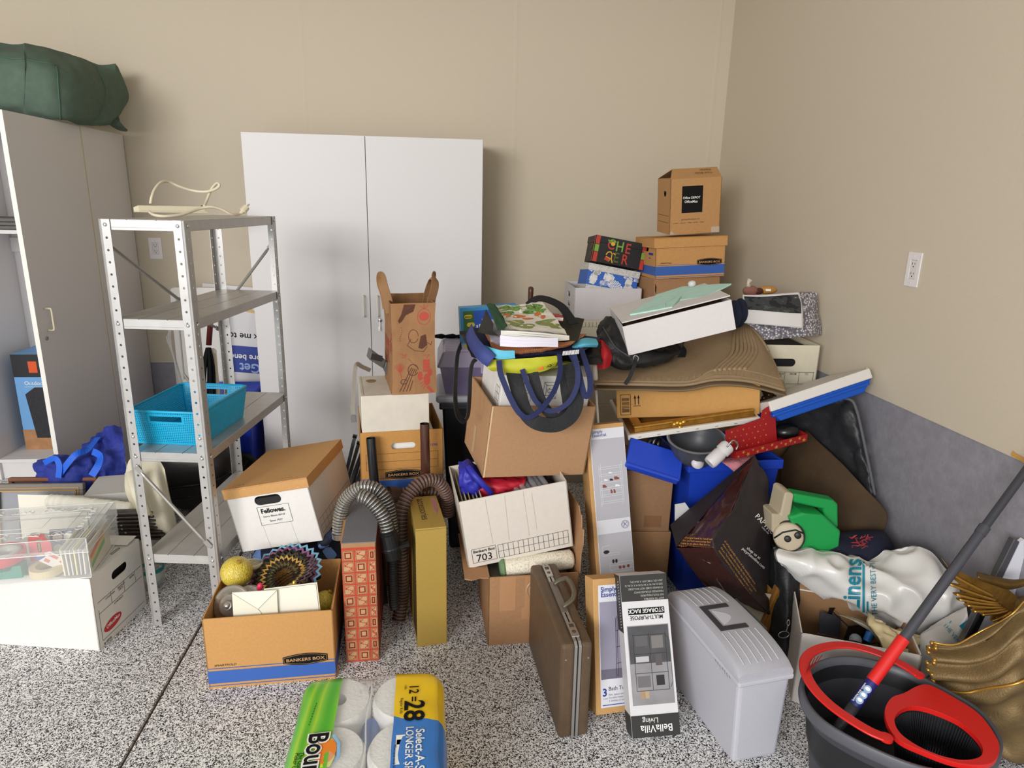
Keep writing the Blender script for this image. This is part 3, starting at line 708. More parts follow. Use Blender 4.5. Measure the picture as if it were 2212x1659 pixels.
f1 = framed('framed_picture', 'grey and gold picture frame with grey mat, leaning behind clear case', (-1.735, 2.805, 0), (-.02, -.2, 0), .375, .345, .03, mat('grey_frame', '7b746c', .5), mat('mat_board', '8e9097', .85, bump=.3, bs=200), True)
B().box(-.085, -.0005, .06, .13, .0018, .25).build('picture', mat('dark_print', '47272a', .5, var=.5, vs=40), f1)
B().box(-.157, -.0035, .03, .157, -.002, .315).build('glazing', mat('glazing', 'ffffff', .03, alpha=.06), f1)
wbd = thing('white_board', 'plain white board leaning in front of the grey and gold frame', 'board', (-1.6, 2.70, 0), (-.1, -.1, 0))
B().box(-.15, -.003, 0, .13, .003, .345).build('board', mat('board_white', 'e9e3d3', .6), wbd, bevel=.001)
gx = thing('grey_carton', 'pale grey lidded box standing left of shelving behind white roll', 'box', (-1.37, 2.83, 0), (.17, 0, 0))
b = B(); b.box(-.115, -.1, 0, .115, .1, .33); b.build('body', mat('pale_grey_card', 'bdbab4', .7), gx, bevel=.002)
B().box(-.12, -.105, .30, .12, .105, .349).build('lid', mat('pale_grey_lid', 'c9c6bf', .65), gx, bevel=.003)
wr_ = thing('padded_roll', 'white ribbed padded mat rolled up behind the clear case', 'mat', (0, 0, 0))
pr0, pr1 = at(100, 1082, y=2.63), at(290, 1101, y=2.63)
b = B(); N = 70
b.tube([pr0.lerp(pr1, k / N) for k in range(N + 1)], [(.03 + .004 * noise.noise(V((k * .3, 0, 0)))) * (1 if k % 2 else .93) * min(1, .45 + .2 * min(k, N - k)) for k in range(N + 1)], 16, 0, True, None, 1)
b.build('padding', mat('padding_white', 'efeadb', .85), wr_, smooth=True)
sl = thing('slat_bundle', 'bundle of thin dark slats lying between white box and shelving', 'slats', (0, 0, 0))
pa, pb2 = at(243, 1103, y=2.6), at(288, 1162, y=2.6)
q = 0
for k in range(8):
    for r_ in range(2):
        z = pb2.z + .008 + (pa.z - pb2.z) * k / 7.6; y = 2.56 + .022 * r_
        x0 = pa.x - .02 + .012 * ((k * 7 + r_ * 3) % 5) / 5 + .005 * (7 - k); x1 = x0 + .17 + .02 * ((k * 3) % 4) / 4
        b = B(); b.box(x0, y, z, x1, y + .017, z + .008); b.build('slat', mat('dark_slat', '3d332c', .35, var=.3, vs=60), sl, bevel=.002)
        if r_ == 0: B().box(x0 + .04, y - .001, z + .0005, x0 + .046, y, z + .0075).build('bright_binding', mat('slat_binding', 'b9afa2', .3, .5), sl)
        q += 1
wt = thing('glass_jar', 'small glass jar with teal rim on floor beside shelving foot', 'jar', tuple(at(331, 1262, z=.0)))
B().lathe([(.001, .002), (.04, .002), (.045, .012), (.047, .055), (.044, .075), (.040, .075), (.043, .055), (.041, .014), (.001, .006)], 24, cap=False).build('glass', mat('jar_glass', 'dfe9e4', .05, alpha=.3), wt, smooth=True)
B().lathe([(.0455, .066), (.049, .068), (.049, .08), (.043, .082), (.043, .066)], 24, cap=False).build('teal_rim', mat('teal_rim', '2d8c8a', .4), wt, smooth=True)
lump((0, .0, .035), .035, .035, .022, .3, 40, 1, 14, 10).build('white_filling', mat('board_white', 'e9e3d3', .6), wt, smooth=True)

# blue laundry bag slumped on the floor by the cabinet
BLU = mat('royal_blue_cloth', '27368f', .7, var=.15, vs=9, bump=.35, bs=60)
BL2 = mat('bright_blue_webbing', '1f62d8', .6)
bb = thing('blue_bag', 'royal blue fabric carrier bag slumped on floor by open cabinet', 'bag', (0, 0, 0))
Y = 3.06
CT = [[at(78, 1004, y=Y), at(110, 985, y=Y), at(150, 990, y=Y), at(185, 960, y=Y + .06), at(214, 934, y=Y + .08), at(240, 922, y=Y + .08), at(262, 925, y=Y + .08)],
      [at(74, 1016, y=Y - .06), at(115, 1002, y=Y - .08), at(155, 1000, y=Y - .1), at(190, 985, y=Y - .06), at(218, 965, y=Y), at(243, 955, y=Y), at(268, 955, y=Y)],
      [at(74, 1030, y=Y - .08), at(115, 1030, y=Y - .12), at(155, 1032, y=Y - .14), at(190, 1030, y=Y - .12), at(218, 1020, y=Y - .08), at(243, 1010, y=Y - .06), at(272, 1005, y=Y - .05)],
      [at(70, 1120, y=Y - .06), at(115, 1120, y=Y - .1), at(155, 1120, y=Y - .1), at(190, 1120, y=Y - .1), at(218, 1118, y=Y - .08), at(243, 1116, y=Y - .06), at(276, 1110, y=Y - .04)]]
CT = [[V((p.x, p.y, max(p.z, .012))) for p in r] for r in CT]
puff(CT, .04, 8, 8, .016, 12, 5, .012).build('bag_body', BLU, bb, smooth=True)
b = B()
strap(b, [at(95, 1000, y=Y - .12), at(118, 990, y=Y - .14), at(128, 1005, y=Y - .15), at(126, 1032, y=Y - .16)], .024)
strap(b, [at(125, 1030, y=Y - .15), at(160, 985, y=Y - .14), at(190, 970, y=Y - .08), at(212, 945, y=Y + .02)], .026)
strap(b, [at(200, 975, y=Y - .1), at(216, 985, y=Y - .12), at(212, 1005, y=Y - .16), at(198, 1028, y=Y - .18)], .03)
b.build('strap', BL2, bb)

# cream rolled canvas hanging against the shelving
cv = thing('canvas_roll', 'cream canvas cloth rolled on a black-ended tube beside shelving', 'cloth', (0, 0, 0))
CRM = mat('cream_canvas', 'd8d0b8', .85, var=.06, vs=12, bump=.15, bs=160)
Y = 2.62
CT = [[at(270, 1030, y=Y + .1), at(281, 992, y=Y + .1), at(312, 985, y=Y + .12), at(340, 990, y=Y + .1), at(356, 1015, y=Y + .06)],
      [at(272, 1062, y=Y + .06), at(290, 1040, y=Y + .03), at(315, 1035, y=Y + .02), at(340, 1040, y=Y), at(363, 1062, y=Y + .02)],
      [at(284, 1095, y=Y + .02), at(300, 1090, y=Y - .03), at(325, 1090, y=Y - .04), at(350, 1095, y=Y - .04), at(375, 1108, y=Y)],
      [at(298, 1125, y=Y), at(315, 1135, y=Y - .03), at(338, 1140, y=Y - .05), at(360, 1142, y=Y - .06), at(382, 1142, y=Y - .02)],
      [at(306, 1128, y=Y + .02), at(325, 1142, y=Y), at(345, 1151, y=Y - .01), at(365, 1156, y=Y - .02), at(378, 1153, y=Y)]]
puff(CT, .05, 6, 6, .004, 9, 2).build('hanging_cloth', CRM, cv, smooth=True)
b = B(); c0, c1 = at(283, 1020, y=Y - .03), at(315, 1117, y=Y - .12)
b.tube([c0, c0.lerp(c1, .5), c1], .023, 18); ax = (c1 - c0).normalized()
b.build('rolled_edge', CRM, cv, smooth=True)
b = B(); b.tube([c1 - ax * .01, c1 + ax * .001], .0255, 18); b.tube([c1, c1 + ax * .002], .021, 18); b.build('cloth_layers', mat('cream_edge', 'c2b696', .9), cv)
b = B(); b.tube([c1 - ax * .02, c1 + ax * .006, c1 + ax * .009], [.0165, .0165, .012], 18); b.build('tube_end', BLACK, cv, smooth=True)

# black holdall on the floor behind the shelving, wheeled bin, sign, white table, umbrella
hb = thing('black_holdall', 'black leather-look holdall on the floor behind the shelving', 'bag', (-1.24, 3.33, 0))
lump((0, 0, .2), .2, .13, .2, .1, 7, 4, 36, 22, .75, -.199, .03).build('bag_body', mat('black_leather', '2b2826', .4, bump=.15, bs=40), hb, smooth=True)
b = B(); b.tube(spline([(-.17, -.11, .14), (-.05, -.145, .17), (.1, -.14, .19), (.19, -.09, .22)], 6), .008, 8); b.tube(spline([(-.17, -.12, .09), (-.05, -.15, .115), (.1, -.145, .13), (.19, -.1, .16)], 6), .004, 8); b.build('piping', mat('black_gloss', '161616', .25), hb, smooth=True)
wb2 = thing('wheeled_bin', 'blue wheeled bin tucked in the gap left of the white wardrobe', 'bin', (-1.215, 3.80, 0))
b = B(); b.hexa([(-.14, -.13, .05), (.15, -.13, .05), (.15, .13, .05), (-.14, .13, .05), (-.17, -.16, .47), (.17, -.16, .47), (.17, .16, .47), (-.17, .16, .47)]); b.build('bin_body', mat('bin_blue', '1a37b4', .4), wb2, bevel=.015, seg=3)
B().box(-.18, -.17, .47, .178, .17, .5).build('bin_lid', mat('bin_lid_blue', '1b3fc4', .4), wb2, bevel=.01)
for s in (-.12, .12):
    T = Matrix.Translation((.105 if s > 0 else -.12, -.1375, .085)) @ Matrix.Rotation(pi / 2, 4, 'X')
    wh = B().lathe([(.03, 0), (.07, 0), (.084, .006), (.084, .036), (.07, .042), (.062, .036), (.03, .034)], 28, 0, T); wh = wh.build('wheel', mat('tyre_black', '1c1c1d', .7), wb2, smooth=True)
    b = B()
    for k in range(6): b.bar(T @ V((0, 0, .036)), T @ V((.06 * cos(k * pi / 3), .06 * sin(k * pi / 3), .036)), .012, .008, (0, 1, 0))
    b.lathe([(.018, .03), (.018, .046), (.001, .046)], 14, 0, T); b.build('wheel_spokes', mat('spoke_black', '2a2a2b', .5), wh)
ft = thing('folding_table', 'white plastic folding table on edge against the back wall', 'table', (-1.50, 4.055, 0), (0, -.03, 0))
B().plate([(-.055, 0), (.2, 0), (.2, 1.04), (-.03, 1.04), (-.048, 1.033), (-.055, 1.015)], (), .045, 0, Matrix.Rotation(pi / 2, 4, 'X')).build('table_top', mat('table_white', 'd7d3cb', .5), ft, bevel=.004)
b = B(); b.tube([(-.02, -.048, .5), (-.02, -.05, .98)], .004, 6); b.tube(spline([(-.02, -.05, .53), (.0, -.055, .50), (.015, -.055, .47), (.0, -.055, .44)], 5), .007, 6); b.build('cable_clip', mat('clip_grey', 'b9b4aa', .5), ft)
b = B()
for k in range(3):
    b.tube(spline([(-.05 - .012 * k, -.03, .95 - .1 * k), (-.075 - .01 * k, -.05, .75), (-.062, -.055, .62), (-.055 + .01 * k, -.06, .45), (-.04, -.05, .3)], 6), .005, 6)
b.build('plastic_wrap', mat('wrap', 'e6e4df', .1, alpha=.35), ft, smooth=True)
ls_ = thing('yard_sign', 'blue and white sign board standing upside down behind shelving', 'sign', (-1.185, 4.125, .03), (0, -.05, .08))
SGW, SGH = .62, 1.0
B().box(-SGW / 2, -.004, 0, SGW / 2, .004, SGH).build('sign_board', mat('sign_white', 'dad7d6', .55), ls_)
F = face(SGW, .008, SGH, 'front')
zb = .475; zt_ = zb + .165
prints(ls_, 'blue_field', mat('sign_blue', '203a8f', .5), [rect(.012, zb, SGW, zt_)], F)
text(ls_, 'Get', .345, zb + .058, .08, mat('sign_pale', '9db4e4', .5), F, .0008, .02, rotz=pi)
text(ls_, 'more benefits', .385, zb + .112, .05, WINK, F, .0008, .015, rotz=pi)
text(ls_, 'Ask me today', .385, zt_ + .078, .055, INK, F, .0006, .012, rotz=pi)

prints(ls_, 'torn_tape', mat('old_tape', 'cfb273', .6), [[(.2, zt_ + .215), (.32, zt_ + .205), (.45, zt_ + .19), (.62, zt_ + .17), (.62, zt_ + .185), (.57, zt_ + .187), (.5, zt_ + .2), (.48, zt_ + .22), (.42, zt_ + .222), (.41, zt_ + .21), (.3, zt_ + .22), (.27, zt_ + .245), (.22, zt_ + .245)]], F, .0004)
um = thing('umbrella', 'black folded umbrella with dark red wooden handle behind shelving', 'umbrella', (0, 0, 0))
U = lambda px, py: at(px, py, y=3.62)
b = B(); b.tube([U(451, 745), U(455, 690), U(456, 655)], .014, 10); b.build('handle', mat('red_wood', '54201b', .35), um, smooth=True)
b = B(); u0, u1 = U(450, 752), U(447, 1010)
for k in range(7):
    a = k * 2 * pi / 7; o_ = V((.016 * cos(a), .016 * sin(a), 0)); o2 = V((.03 * cos(a), .03 * sin(a), 0))
    b.tube(spline([u0 + o_ * .4, u0.lerp(u1, .2) + o2, u0.lerp(u1, .6) + o2 * 1.1, u0.lerp(u1, .95) + o_ * .3], 5), [.008] * 15 + [.004], 7)
b.build('canopy', BLKCLOTH, um, smooth=True)
wp = thing('white_pole', 'short cream pole standing beside the folded black umbrella', 'pole', (0, 0, 0))
b = B(); pz = at(458, 760, y=3.66); b.tube([(pz.x, pz.y, .001), (pz.x + .003, pz.y, pz.z)], [.017, .019], 14); b.build('pole', mat('pole_cream', 'd9cdb4', .5), wp, smooth=True)
B().ball((pz.x + .003, pz.y, pz.z), .021, 12).build('knob', mat('knob_white', 'e7e2d6', .4), wp, smooth=True)
# ------------------------------------------------------------------ printed storage boxes
def bankers_logo(o, F, x0, y0, w, h, ang=0., size=None):
    T = F @ Matrix.Translation((x0, y0, 0)) @ Matrix.Rotation(ang, 4, 'Z')
    def lens(s, k): return [(w * (.5 + (i / 10 - .5) * s), h / 2 * s - k * h * sin(pi * i / 10) - h / 2 * (s - 1) * 0 - h / 2 * s * 0 - h * .36 * s + h * .36) for i in range(11)]
    def outline(e):
        up = [(w - e - (w - 2 * e) * i / 12, h * .78 - e + h * .22 * sin(pi * i / 12)) for i in range(13)]
        dn = [(e + (w - 2 * e) * i / 12, h * .22 + e - h * .22 * sin(pi * i / 12)) for i in range(13)]
        return dn + up
    prints(o, 'logo_panel', INK, [outline(0)], T, .0002)
    b = B(); b.plate(outline(h * .06), [outline(h * .1)], 0, 0, T @ Matrix.Translation((0, 0, .0005))); b.build('logo_rule', mat('logo_tan', 'c79a68', .7), o)
    text(o, 'BANKERS BOX', w / 2, h * .36, (size or h * .36), mat('logo_tan', 'c79a68', .7), T, .0007, .015, 'CENTER', 0, 1.12 * w / (h * .36 * 8.6) if not size else 1.1)
def bands(o, F, L, zs):
    for nm, m, y0, y1 in zs: prints(o, nm, m, [rect(0.0006, y0, L - .0006, y1)], F)

BF = dict(t=(-.568, 2.115, 0), a=(.0566, 0, 0))
bx = thing('storage_box', 'open tan storage box in front with blue band, full of ornaments', 'box', BF['t'], BF['a'])
w_, d_, h_ = .402, .332, .259
carton(bx, w_, d_, h_, KRAFT, .004, False, {'back': [stadium(.12, .19, .09, .032)]})
F = face(w_, d_, h_, 'front')
bands(bx, F, w_, (('blue_band', BLUEINK, .019, .066), ('blue_rule', BLUEINK, .0085, .0115), ('blue_rule', BLUEINK, .0735, .0765)))
bands(bx, face(w_, d_, h_, 'right'), d_, (('blue_band', BLUEINK, .019, .066),))
bankers_logo(bx, F, .236, .062, .143, .044, .015)
text(bx, 'SMARTFOLD', .022, .083, .0105, INK, F, .0004, 0, shear=.3, sx=1.15)
b = B(); b.box(-w_ / 2 + .004, d_ / 2 - .03, h_ * .55, -w_ / 2 + .006, d_ / 2 - .004, h_ * .99); b.box(w_ / 2 - .009, -d_ / 2 + .02, .02, w_ / 2 - .0065, d_ / 2 - .06, h_ - .012); stuff(b.build('inner_flap', BROWN, bx))
# what lies in it
YEL = ramp_mat('threaded_yellow', 'wave', 55, [(0, 'b79a22'), (.35, 'd9bf3c'), (.6, 'efe07a'), (1, 'd2b531')], .28, .35, None, False, 0, 'Color', 'Object', .6, 22)
for k, (p, r, lb) in enumerate(((at(511, 1235, y=2.17), .0535, 'shiny yellow ball ornament at the left rim of ornament box'), (at(702, 1300, y=2.12), .0385, 'small yellow ball ornament in right corner of ornament box'), (at(632, 1284, y=2.06), .036, 'yellow ball ornament half hidden behind the cream envelopes'))):
    o = thing('ball_ornament', lb, 'ornament', p, (k * 1.1, .4, .3), 'yellow ball ornaments in the front box')
    B().ball((0, 0, 0), r, 28).build('ball', YEL, o, smooth=True)
    B().lathe([(.008, r - .002), (.008, r + .006), (.002, r + .008)], 10).build('cap', mat('ornament_cap', 'c8a94a', .3, .6), o)
cu = thing('candle_stand', 'cream pedestal dish with speckled top behind the yellow ball', 'candlestick', at(543, 1240, y=2.25), (0, -.15, 0))
b = B(); b.lathe([(.03, -.13), (.034, -.12), (.02, -.05), (.016, 0), (.02, .02), (.04, .03), (.043, .042), (.039, .044), (.036, .04), (.001, .039)], 24); b.build('dish', mat('cream_ceramic', 'd8cca6', .4), cu, smooth=True)
B().lathe([(.0005, .0415), (.036, .0415)], 20, cap=False).build('speckled_top', mat('speckle_beige', 'a7977a', .8, var=.4, vs=200), cu)
sp = thing('wind_spinner', 'metal wind spinner of nested zigzag rings in the ornament box', 'wind spinner', at(611, 1243, y=2.19), (.1, .30, -.26))
RG = [('82b4cf', .135), ('94607f', .119), ('2b2320', .105), ('4a4a35', .092), ('cfa553', .078), ('2e2117', .065), ('5c5f3a', .054), ('1d1512', .043)]
for k, (c, r) in enumerate(RG):
    for s in ((-1, 1) if k else (1,)):
        b = B(); n = 26; ou = []; inn = []
        for i in range(2 * n):
            a = pi * i / n + k * .06 + s * .1; zz = 1 if i % 2 else -1; th = .0105 if k < 6 else .009
            rr = r + zz * .007
            ou.append((rr * cos(a), rr * sin(a))); inn.append(((rr - th) * cos(a), (rr - th) * sin(a)))
        T = Matrix.Rotation(s * (.09 + .075 * k), 4, V((cos(.5), sin(.5), 0))) @ Matrix.Translation((0, 0, -.004 * k))
        b.plate(ou, [inn], .0012, 0, T)
        cc_ = c if s > 0 else ['', '4b3b46', '6b4458', '151210', 'b98f45', '3a2c20', '221a14', '332a20'][k]
        b.build('zigzag_ring', mat('spinner_' + cc_, cc_, .32, .25), sp)
b = B(); b.tube([(.128, .03, 0), (.135, .03, -.02), (.131, .035, -.05), (.138, .03, -.075)], .0008, 5); b.build('hanging_thread', mat('spinner_cfa553', 'cfa553', .32, .25), sp)
Pb = at(497, 1308, y=2.03)
so = thing('silver_ornament', 'silver ringed dish standing on edge in front left of ornament box', 'ornament', Pb, (-.35, 1.05, .1))
b = B(); b.lathe([(.001, .012), (.013, .02), (.016, .012), (.017, .0), (.034, .003), (.038, .0), (.04, -.004), (.06, -.012), (.066, -.012), (.066, -.018), (.05, -.03), (.001, -.036)], 40); b.build('dish', mat('silver_satin', 'b5aea4', .22, .75), so, smooth=True)
B().ball((0, 0, .02), .011, 14).build('boss', CHROME, so, smooth=True)
gd = thing('glass_dome', 'clear faceted glass dome behind the silver dish in ornament box', 'ornament', at(538, 1290, y=2.09))
b = B(); b.lathe([(.048, -.05), (.05, -.02), (.045, .01), (.034, .027), (.014, .037), (.001, .039)], 14); b.build('dome', mat('cut_glass', 'cfcbc6', .12, .2, alpha=.75), gd)
for k, (x0, x1, y0, y1, yy, lb) in enumerate((((570), 684, 1268, 1335, 1.99, 'long cream envelope behind the smaller one in ornament box'), (501, 597, 1280, 1345, 1.974, 'small cream envelope with pointed flap in ornament box'))):
    A, Bp = at(x0, y0 + (4 if k == 0 else 0), y=yy), at(x1, y0 - (7 if k == 0 else 3), y=yy)
    W = (Bp - A).length; ang = atan2(Bp.z - A.z, Bp.x - A.x); H = .125
    o = thing('envelope', lb, 'envelope', A, (0, -.12, 0), 'envelopes in the front box')
    o.matrix_world = Matrix.Translation(A) @ Matrix.Rotation(.05, 4, 'Z') @ Matrix.Rotation(-ang, 4, 'Y') @ Matrix.Rotation(-.10, 4, 'X')
    B().box(0, 0, -H, W, .0018, 0).build('sheet', mat('envelope_cream', 'e3dfcb', .8), o)
    b = B(); T = Matrix(((1, 0, 0, 0), (0, 0, -1, -.0004), (0, 1, 0, 0), (0, 0, 0, 1)))
    if k: b.plate([(0.001, -.001), (W * .56, -.062), (W - .001, -.001)], (), .0007, 0, T)
    else: b.plate(rect(W * .03, -H + .002, W - .004, -.005), (), .0007, 0, T)
    b.build('flap' if k else 'liner_card', mat('envelope_flap', 'e9e6d4', .8), o)
    lines_ = [(0, -.001, W * .56, -.062), (W * .56, -.062, W, -.001), (W * .56, -.062, W * .63, -.075), (W * .63, -.075, W * .63, -H)] if k else [(0, -.004, W - .004, -.004), (W - .004, -.004, W - .004, -H)]
    prints(o, 'fold_line', mat('fold_shadow', '8d8466', .9), (), T, .0009, lines_, .0011)
pn = thing('toy_light', 'small pink capsule light between envelope and spinner', 'toy', at(561, 1270, y=2.03), (0, .1, .25))
b = B(); b.tube([(0, 0, -.012), (0, 0, -.008), (0, 0, .012), (0, 0, .018)], [.006, .009, .009, .004], 12); b.build('capsule', mat('pink_plastic', 'e8315c', .35), pn, smooth=True)
b = B(); b.box(.004, -.004, -.014, .02, .006, -.004); b.build('base', mat('mauve_plastic', 'a782b4', .4), pn, bevel=.002)

# floral cloth bag with the Fellowes-type box on it
fb = thing('floral_bag', 'navy floral cloth bag squashed under tan-lidded white box', 'bag', (-.50, 2.59, 0))
FLO = ramp_mat('navy_floral', 'voronoi', 26, [(0, '141826'), (.5, '1f2740'), (.6, '6f8fc4'), (.68, '1b2136'), (.8, '9fae3c'), (.84, '2a2f36')], .75, .15)
lump((0, -.01, .122), .27, .26, .15, .12, 7, 6, 40, 24, .7, -.121, .05).build('bag_body', FLO, fb, smooth=True)
b = B(); b.tube(spline([local(fb, at(690, 1180, y=2.36)), local(fb, at(708, 1165, y=2.36)), local(fb, at(722, 1150, y=2.38)), local(fb, at(735, 1165, y=2.4))], 6), [.012, .016, .018, .02, .022, .022, .02, .02, .018, .018, .016, .016, .016, .015, .015, .014, .014, .014, .012], 10); b.build('gathered_handle', FLO, fb, smooth=True)

FE = dict(t=(-.571, 2.566, .278), a=(-.1546, -.0069, -.2039))
fe = thing('file_box', 'white file box with tan lid tilted on navy floral bag', 'box', FE['t'], FE['a'])
w_, d_, h_ = .319, .414, .248
HOLE = stadium(.155, .193, .104, .036)
carton(fe, w_, d_, h_, WCARD, .004, False, {'front': [HOLE]})
lid(fe, w_, d_, .258, .04, mat('lid_kraft', 'c9985f', .8, var=.05, vs=120), .004, .006)
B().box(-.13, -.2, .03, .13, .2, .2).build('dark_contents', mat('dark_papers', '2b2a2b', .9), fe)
F = face(w_, d_, h_, 'front')
prints(fe, 'label_rule', INK, (), F, .0002, rectlines(.105, .095, .228, .168), .0013)
text(fe, 'Fellowes.', .116, .142, .0255, INK, F, .0004, .03); text(fe, 'Itasca, Illinois 60143', .12, .125, .0105, INK, F, .0004); text(fe, 'Since 1917', .14, .105, .0115, INK, F, .0004)
prints(fe, 'crease', mat('card_crease', 'cfcac2', .8), (), F, .0001, [(.115, .0, .108, .094), (.225, 0, .218, .094)], .0012)
F = face(w_, d_, h_, 'right')
prints(fe, 'grid', INK, (), F, .0002, [(.0 + .02, y, d_ - .02, y) for y in (.022, .05, .078)] + [(.02 + .037 * k, .022, .02 + .037 * k, .078) for k in range(11)], .0012)
b = B()
T = Matrix.Translation((0, 0, .2583))
for x, y in ((-.11, -d_ / 2 + .02), (.08, -d_ / 2 + .02), (-.1, d_ / 2 - .01), (.1, d_ / 2 - .01)):
    lines(b, [(x - .02, y - .004, x - .02, y + .004), (x - .02, y + .004, x + .02, y + .004), (x + .02, y + .004, x + .02, y - .004)], .0014, T)
b.build('tab_cuts', mat('cut_dark', '6a4a2a', .9), fe)

# ------------------------------------------------------------------ vacuum accessories: two upright boxes, two hoses, two wands
ORG = mat('orange_print', 'b9452b', .65, var=.08, vs=40); TANP = mat('tan_print', 'c19a70', .7)
og = thing('accessory_box', 'upright narrow carton with orange square pattern and grey top', 'box', (-.285, 2.206, 0), (.0415, 0, 0))
w_, d_, h_ = .112, .334, .456
B().box(-w_ / 2, -d_ / 2, 0, w_ / 2, d_ / 2, h_).build('body', BROWN, og, bevel=.003)
B().box(-w_ / 2 + .002, -d_ / 2 - .0005, h_ + .0002, w_ / 2 + .001, d_ / 2, h_ + .003).build('grey_flap', mat('grey_card', '77757a', .75, bump=.1, bs=160), og)
F = face(w_, d_, h_, 'front')
prints(og, 'orange_ground', ORG, [rect(.001, .002, w_ - .001, h_ - .016)], F)
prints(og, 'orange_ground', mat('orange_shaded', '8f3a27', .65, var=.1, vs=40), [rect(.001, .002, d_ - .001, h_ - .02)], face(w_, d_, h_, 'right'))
cw = .0415
b1 = B(); b3 = B()
for j in range(10):
    for i in range(3):
        x0, y0 = .004 + i * cw, .008 + j * .0428; x1 = min(x0 + .035, w_ - .001); y1 = y0 + .0365
        if x1 - x0 < .02: continue
        b1.flat(rect(x0, y0, x1, y1), 0, F @ Matrix.Translation((0, 0, .0003)))
        b3.plate(rect(x0 + .0012, y0 + .0012, x1 - .0012, y1 - .0012), [rect(x0 + .0028, y0 + .0028, x1 - .0028, y1 - .0028)], 0, 0, F @ Matrix.Translation((0, 0, .0006)))
        if (i + j) % 2:
            b3.plate(rect(x0 + .006, y0 + .006, x1 - .006, y1 - .006), [rect(x0 + .0105, y0 + .0105, x1 - .0105, y1 - .0105)], 0, 0, F @ Matrix.Translation((0, 0, .0006)))
        else:
            lines(b3, [(x0 + .006, y1 - .005, x0 + .006, y0 + .02), (x0 + .006, y1 - .013, x0 + .017, y1 - .005), (x0 + .006, y1 - .013, x0 + .017, y0 + .019), (x1 - .006, y0 + .005, x1 - .006, y1 - .016), (x1 - .006, y0 + .013, x1 - .016, y0 + .005), (x1 - .006, y0 + .013, x1 - .016, y1 - .017)], .0028, F @ Matrix.Translation((0, 0, .0006)))
stuff(b1.build('tan_squares', TANP, og)); stuff(b3.build('orange_motifs', ORG, og))
B().plate([(-w_ / 2 - .004, 0), (-w_ / 2, .01), (-w_ / 2 + .004, .12), (-w_ / 2 - .002, .2), (-w_ / 2 - .006, .3), (-w_ / 2 - .009, .18)], (), .003, 0, Matrix.Translation((0, -d_ / 2 + .02, h_ - .012)) @ Matrix.Rotation(.02, 4, 'X')).build('torn_edge', KRAFT, og)
gy = thing('gold_box', 'tall gold glitter carton with accessories written on its top', 'box', (-.0585, 2.24, 0), (.143, 0, 0))
w_, d_, h_ = .107, .262, .467
B().box(-w_ / 2, -d_ / 2, 0, w_ / 2, d_ / 2, h_).build('body', mat('gold_glitter', 'b99a4c', .5, .25, var=.18, vs=420, bump=.1, bs=500), gy, bevel=.002)
text(gy, 'accessories', .03, .24, .042, mat('brown_ink', '54401f', .8), face(w_, d_, h_, 'top'), .0004, rotz=-pi / 2, sx=.92)
prints(gy, 'dark_stripes', INK, [[(.15, y), (d_, y), (d_, y + .006), (.15, y + .006)] for y in [.03 + .0135 * k for k in range(30)]], face(w_, d_, h_, 'left'))
prints(gy, 'edge_crease', mat('gold_crease', '87702f', .7), (), face(w_, d_, h_, 'front'), .0003, [(0, h_ - .006, w_, h_ - .004)], .0014)
def hose(parent, pts, r, pitch, mats, name='corrugated_tube', n=14, depth=.86, samples=16):
    P = spline(pts, samples); L = [0]
    for i in range(1, len(P)): L.append(L[-1] + (P[i] - P[i - 1]).length)
    tot = L[-1]; k = int(tot / pitch); b = B(); Q = []; R = []; j = 0
    for i in range(k * 4 + 1):
        s = tot * i / (k * 4)
        while j < len(L) - 2 and L[j + 1] < s: j += 1
        t = (s - L[j]) / max(1e-9, L[j + 1] - L[j]); Q.append(P[j].lerp(P[j + 1], t)); R.append(r * (1, 1, depth, depth)[i % 4])
    b.tube(Q, R, n)
    for f in range(len(b.m)): b.m[f] = 1 if (f // n) % 4 in (1, 2) else 0
    return b.build(name, mats, parent, smooth=False)
HG1, HG2 = mat('hose_silver', 'b9b4aa', .25, .6), mat('hose_charcoal', '2d2a29', .45)
hs = thing('vacuum_hose', 'silver and black corrugated vacuum hose looped over orange-patterned carton', 'hose', (0, 0, 0))
H = lambda px, py, y: at(px, py, y=y)
hose(hs, [H(733, 1150, 2.24), H(735, 1115, 2.24), H(746, 1082, 2.24), H(770, 1058, 2.23), H(795, 1052, 2.22), H(820, 1062, 2.21), H(838, 1090, 2.2), H(846, 1130, 2.19), H(850, 1170, 2.17)], .0255, .0105, [HG2, HG1])
hose(hs, [H(776, 1070, 2.14), H(796, 1078, 2.13), H(815, 1097, 2.12), H(830, 1120, 2.11), H(838, 1148, 2.1)], .0255, .0105, [HG2, HG1])
hose(hs, [H(848, 1195, 2.18), H(848, 1240, 2.17), H(850, 1290, 2.16), H(853, 1315, 2.15)], .0185, .009, [mat('hose_black', '1c1b1b', .45), HG2])
b = B(); c0, c1 = H(837, 1146, 2.1), H(851, 1204, 2.1); dv = c1 - c0
b.tube([c0, c0 + dv * .08, c0 + dv * .1, c0 + dv * .55, c0 + dv * .58, c0 + dv * .66, c0 + dv * .68, c1], [.027, .027, .031, .034, .036, .036, .03, .028], 20)
q = dv.normalized(); b.bar(c0 + dv * .62 + V((.02, -.01, .005)), c0 + dv * .62 + V((.06, -.005, .015)), .012, .02, (0, 1, 0)); b.build('hose_coupling', BLACK, hs)
b = B(); e0 = H(733, 1150, 2.24); b.tube([e0, e0 + V((0, 0, -.02))], .027, 16); b.build('metal_cuff', CHROME, hs)
bh = thing('vacuum_hose', 'brown corrugated vacuum hose looped behind gold glitter carton', 'hose', (0, 0, 0))
BR1, BR2 = mat('hose_brown', '6d5348', .45), mat('hose_dark_brown', '3c2c26', .5)
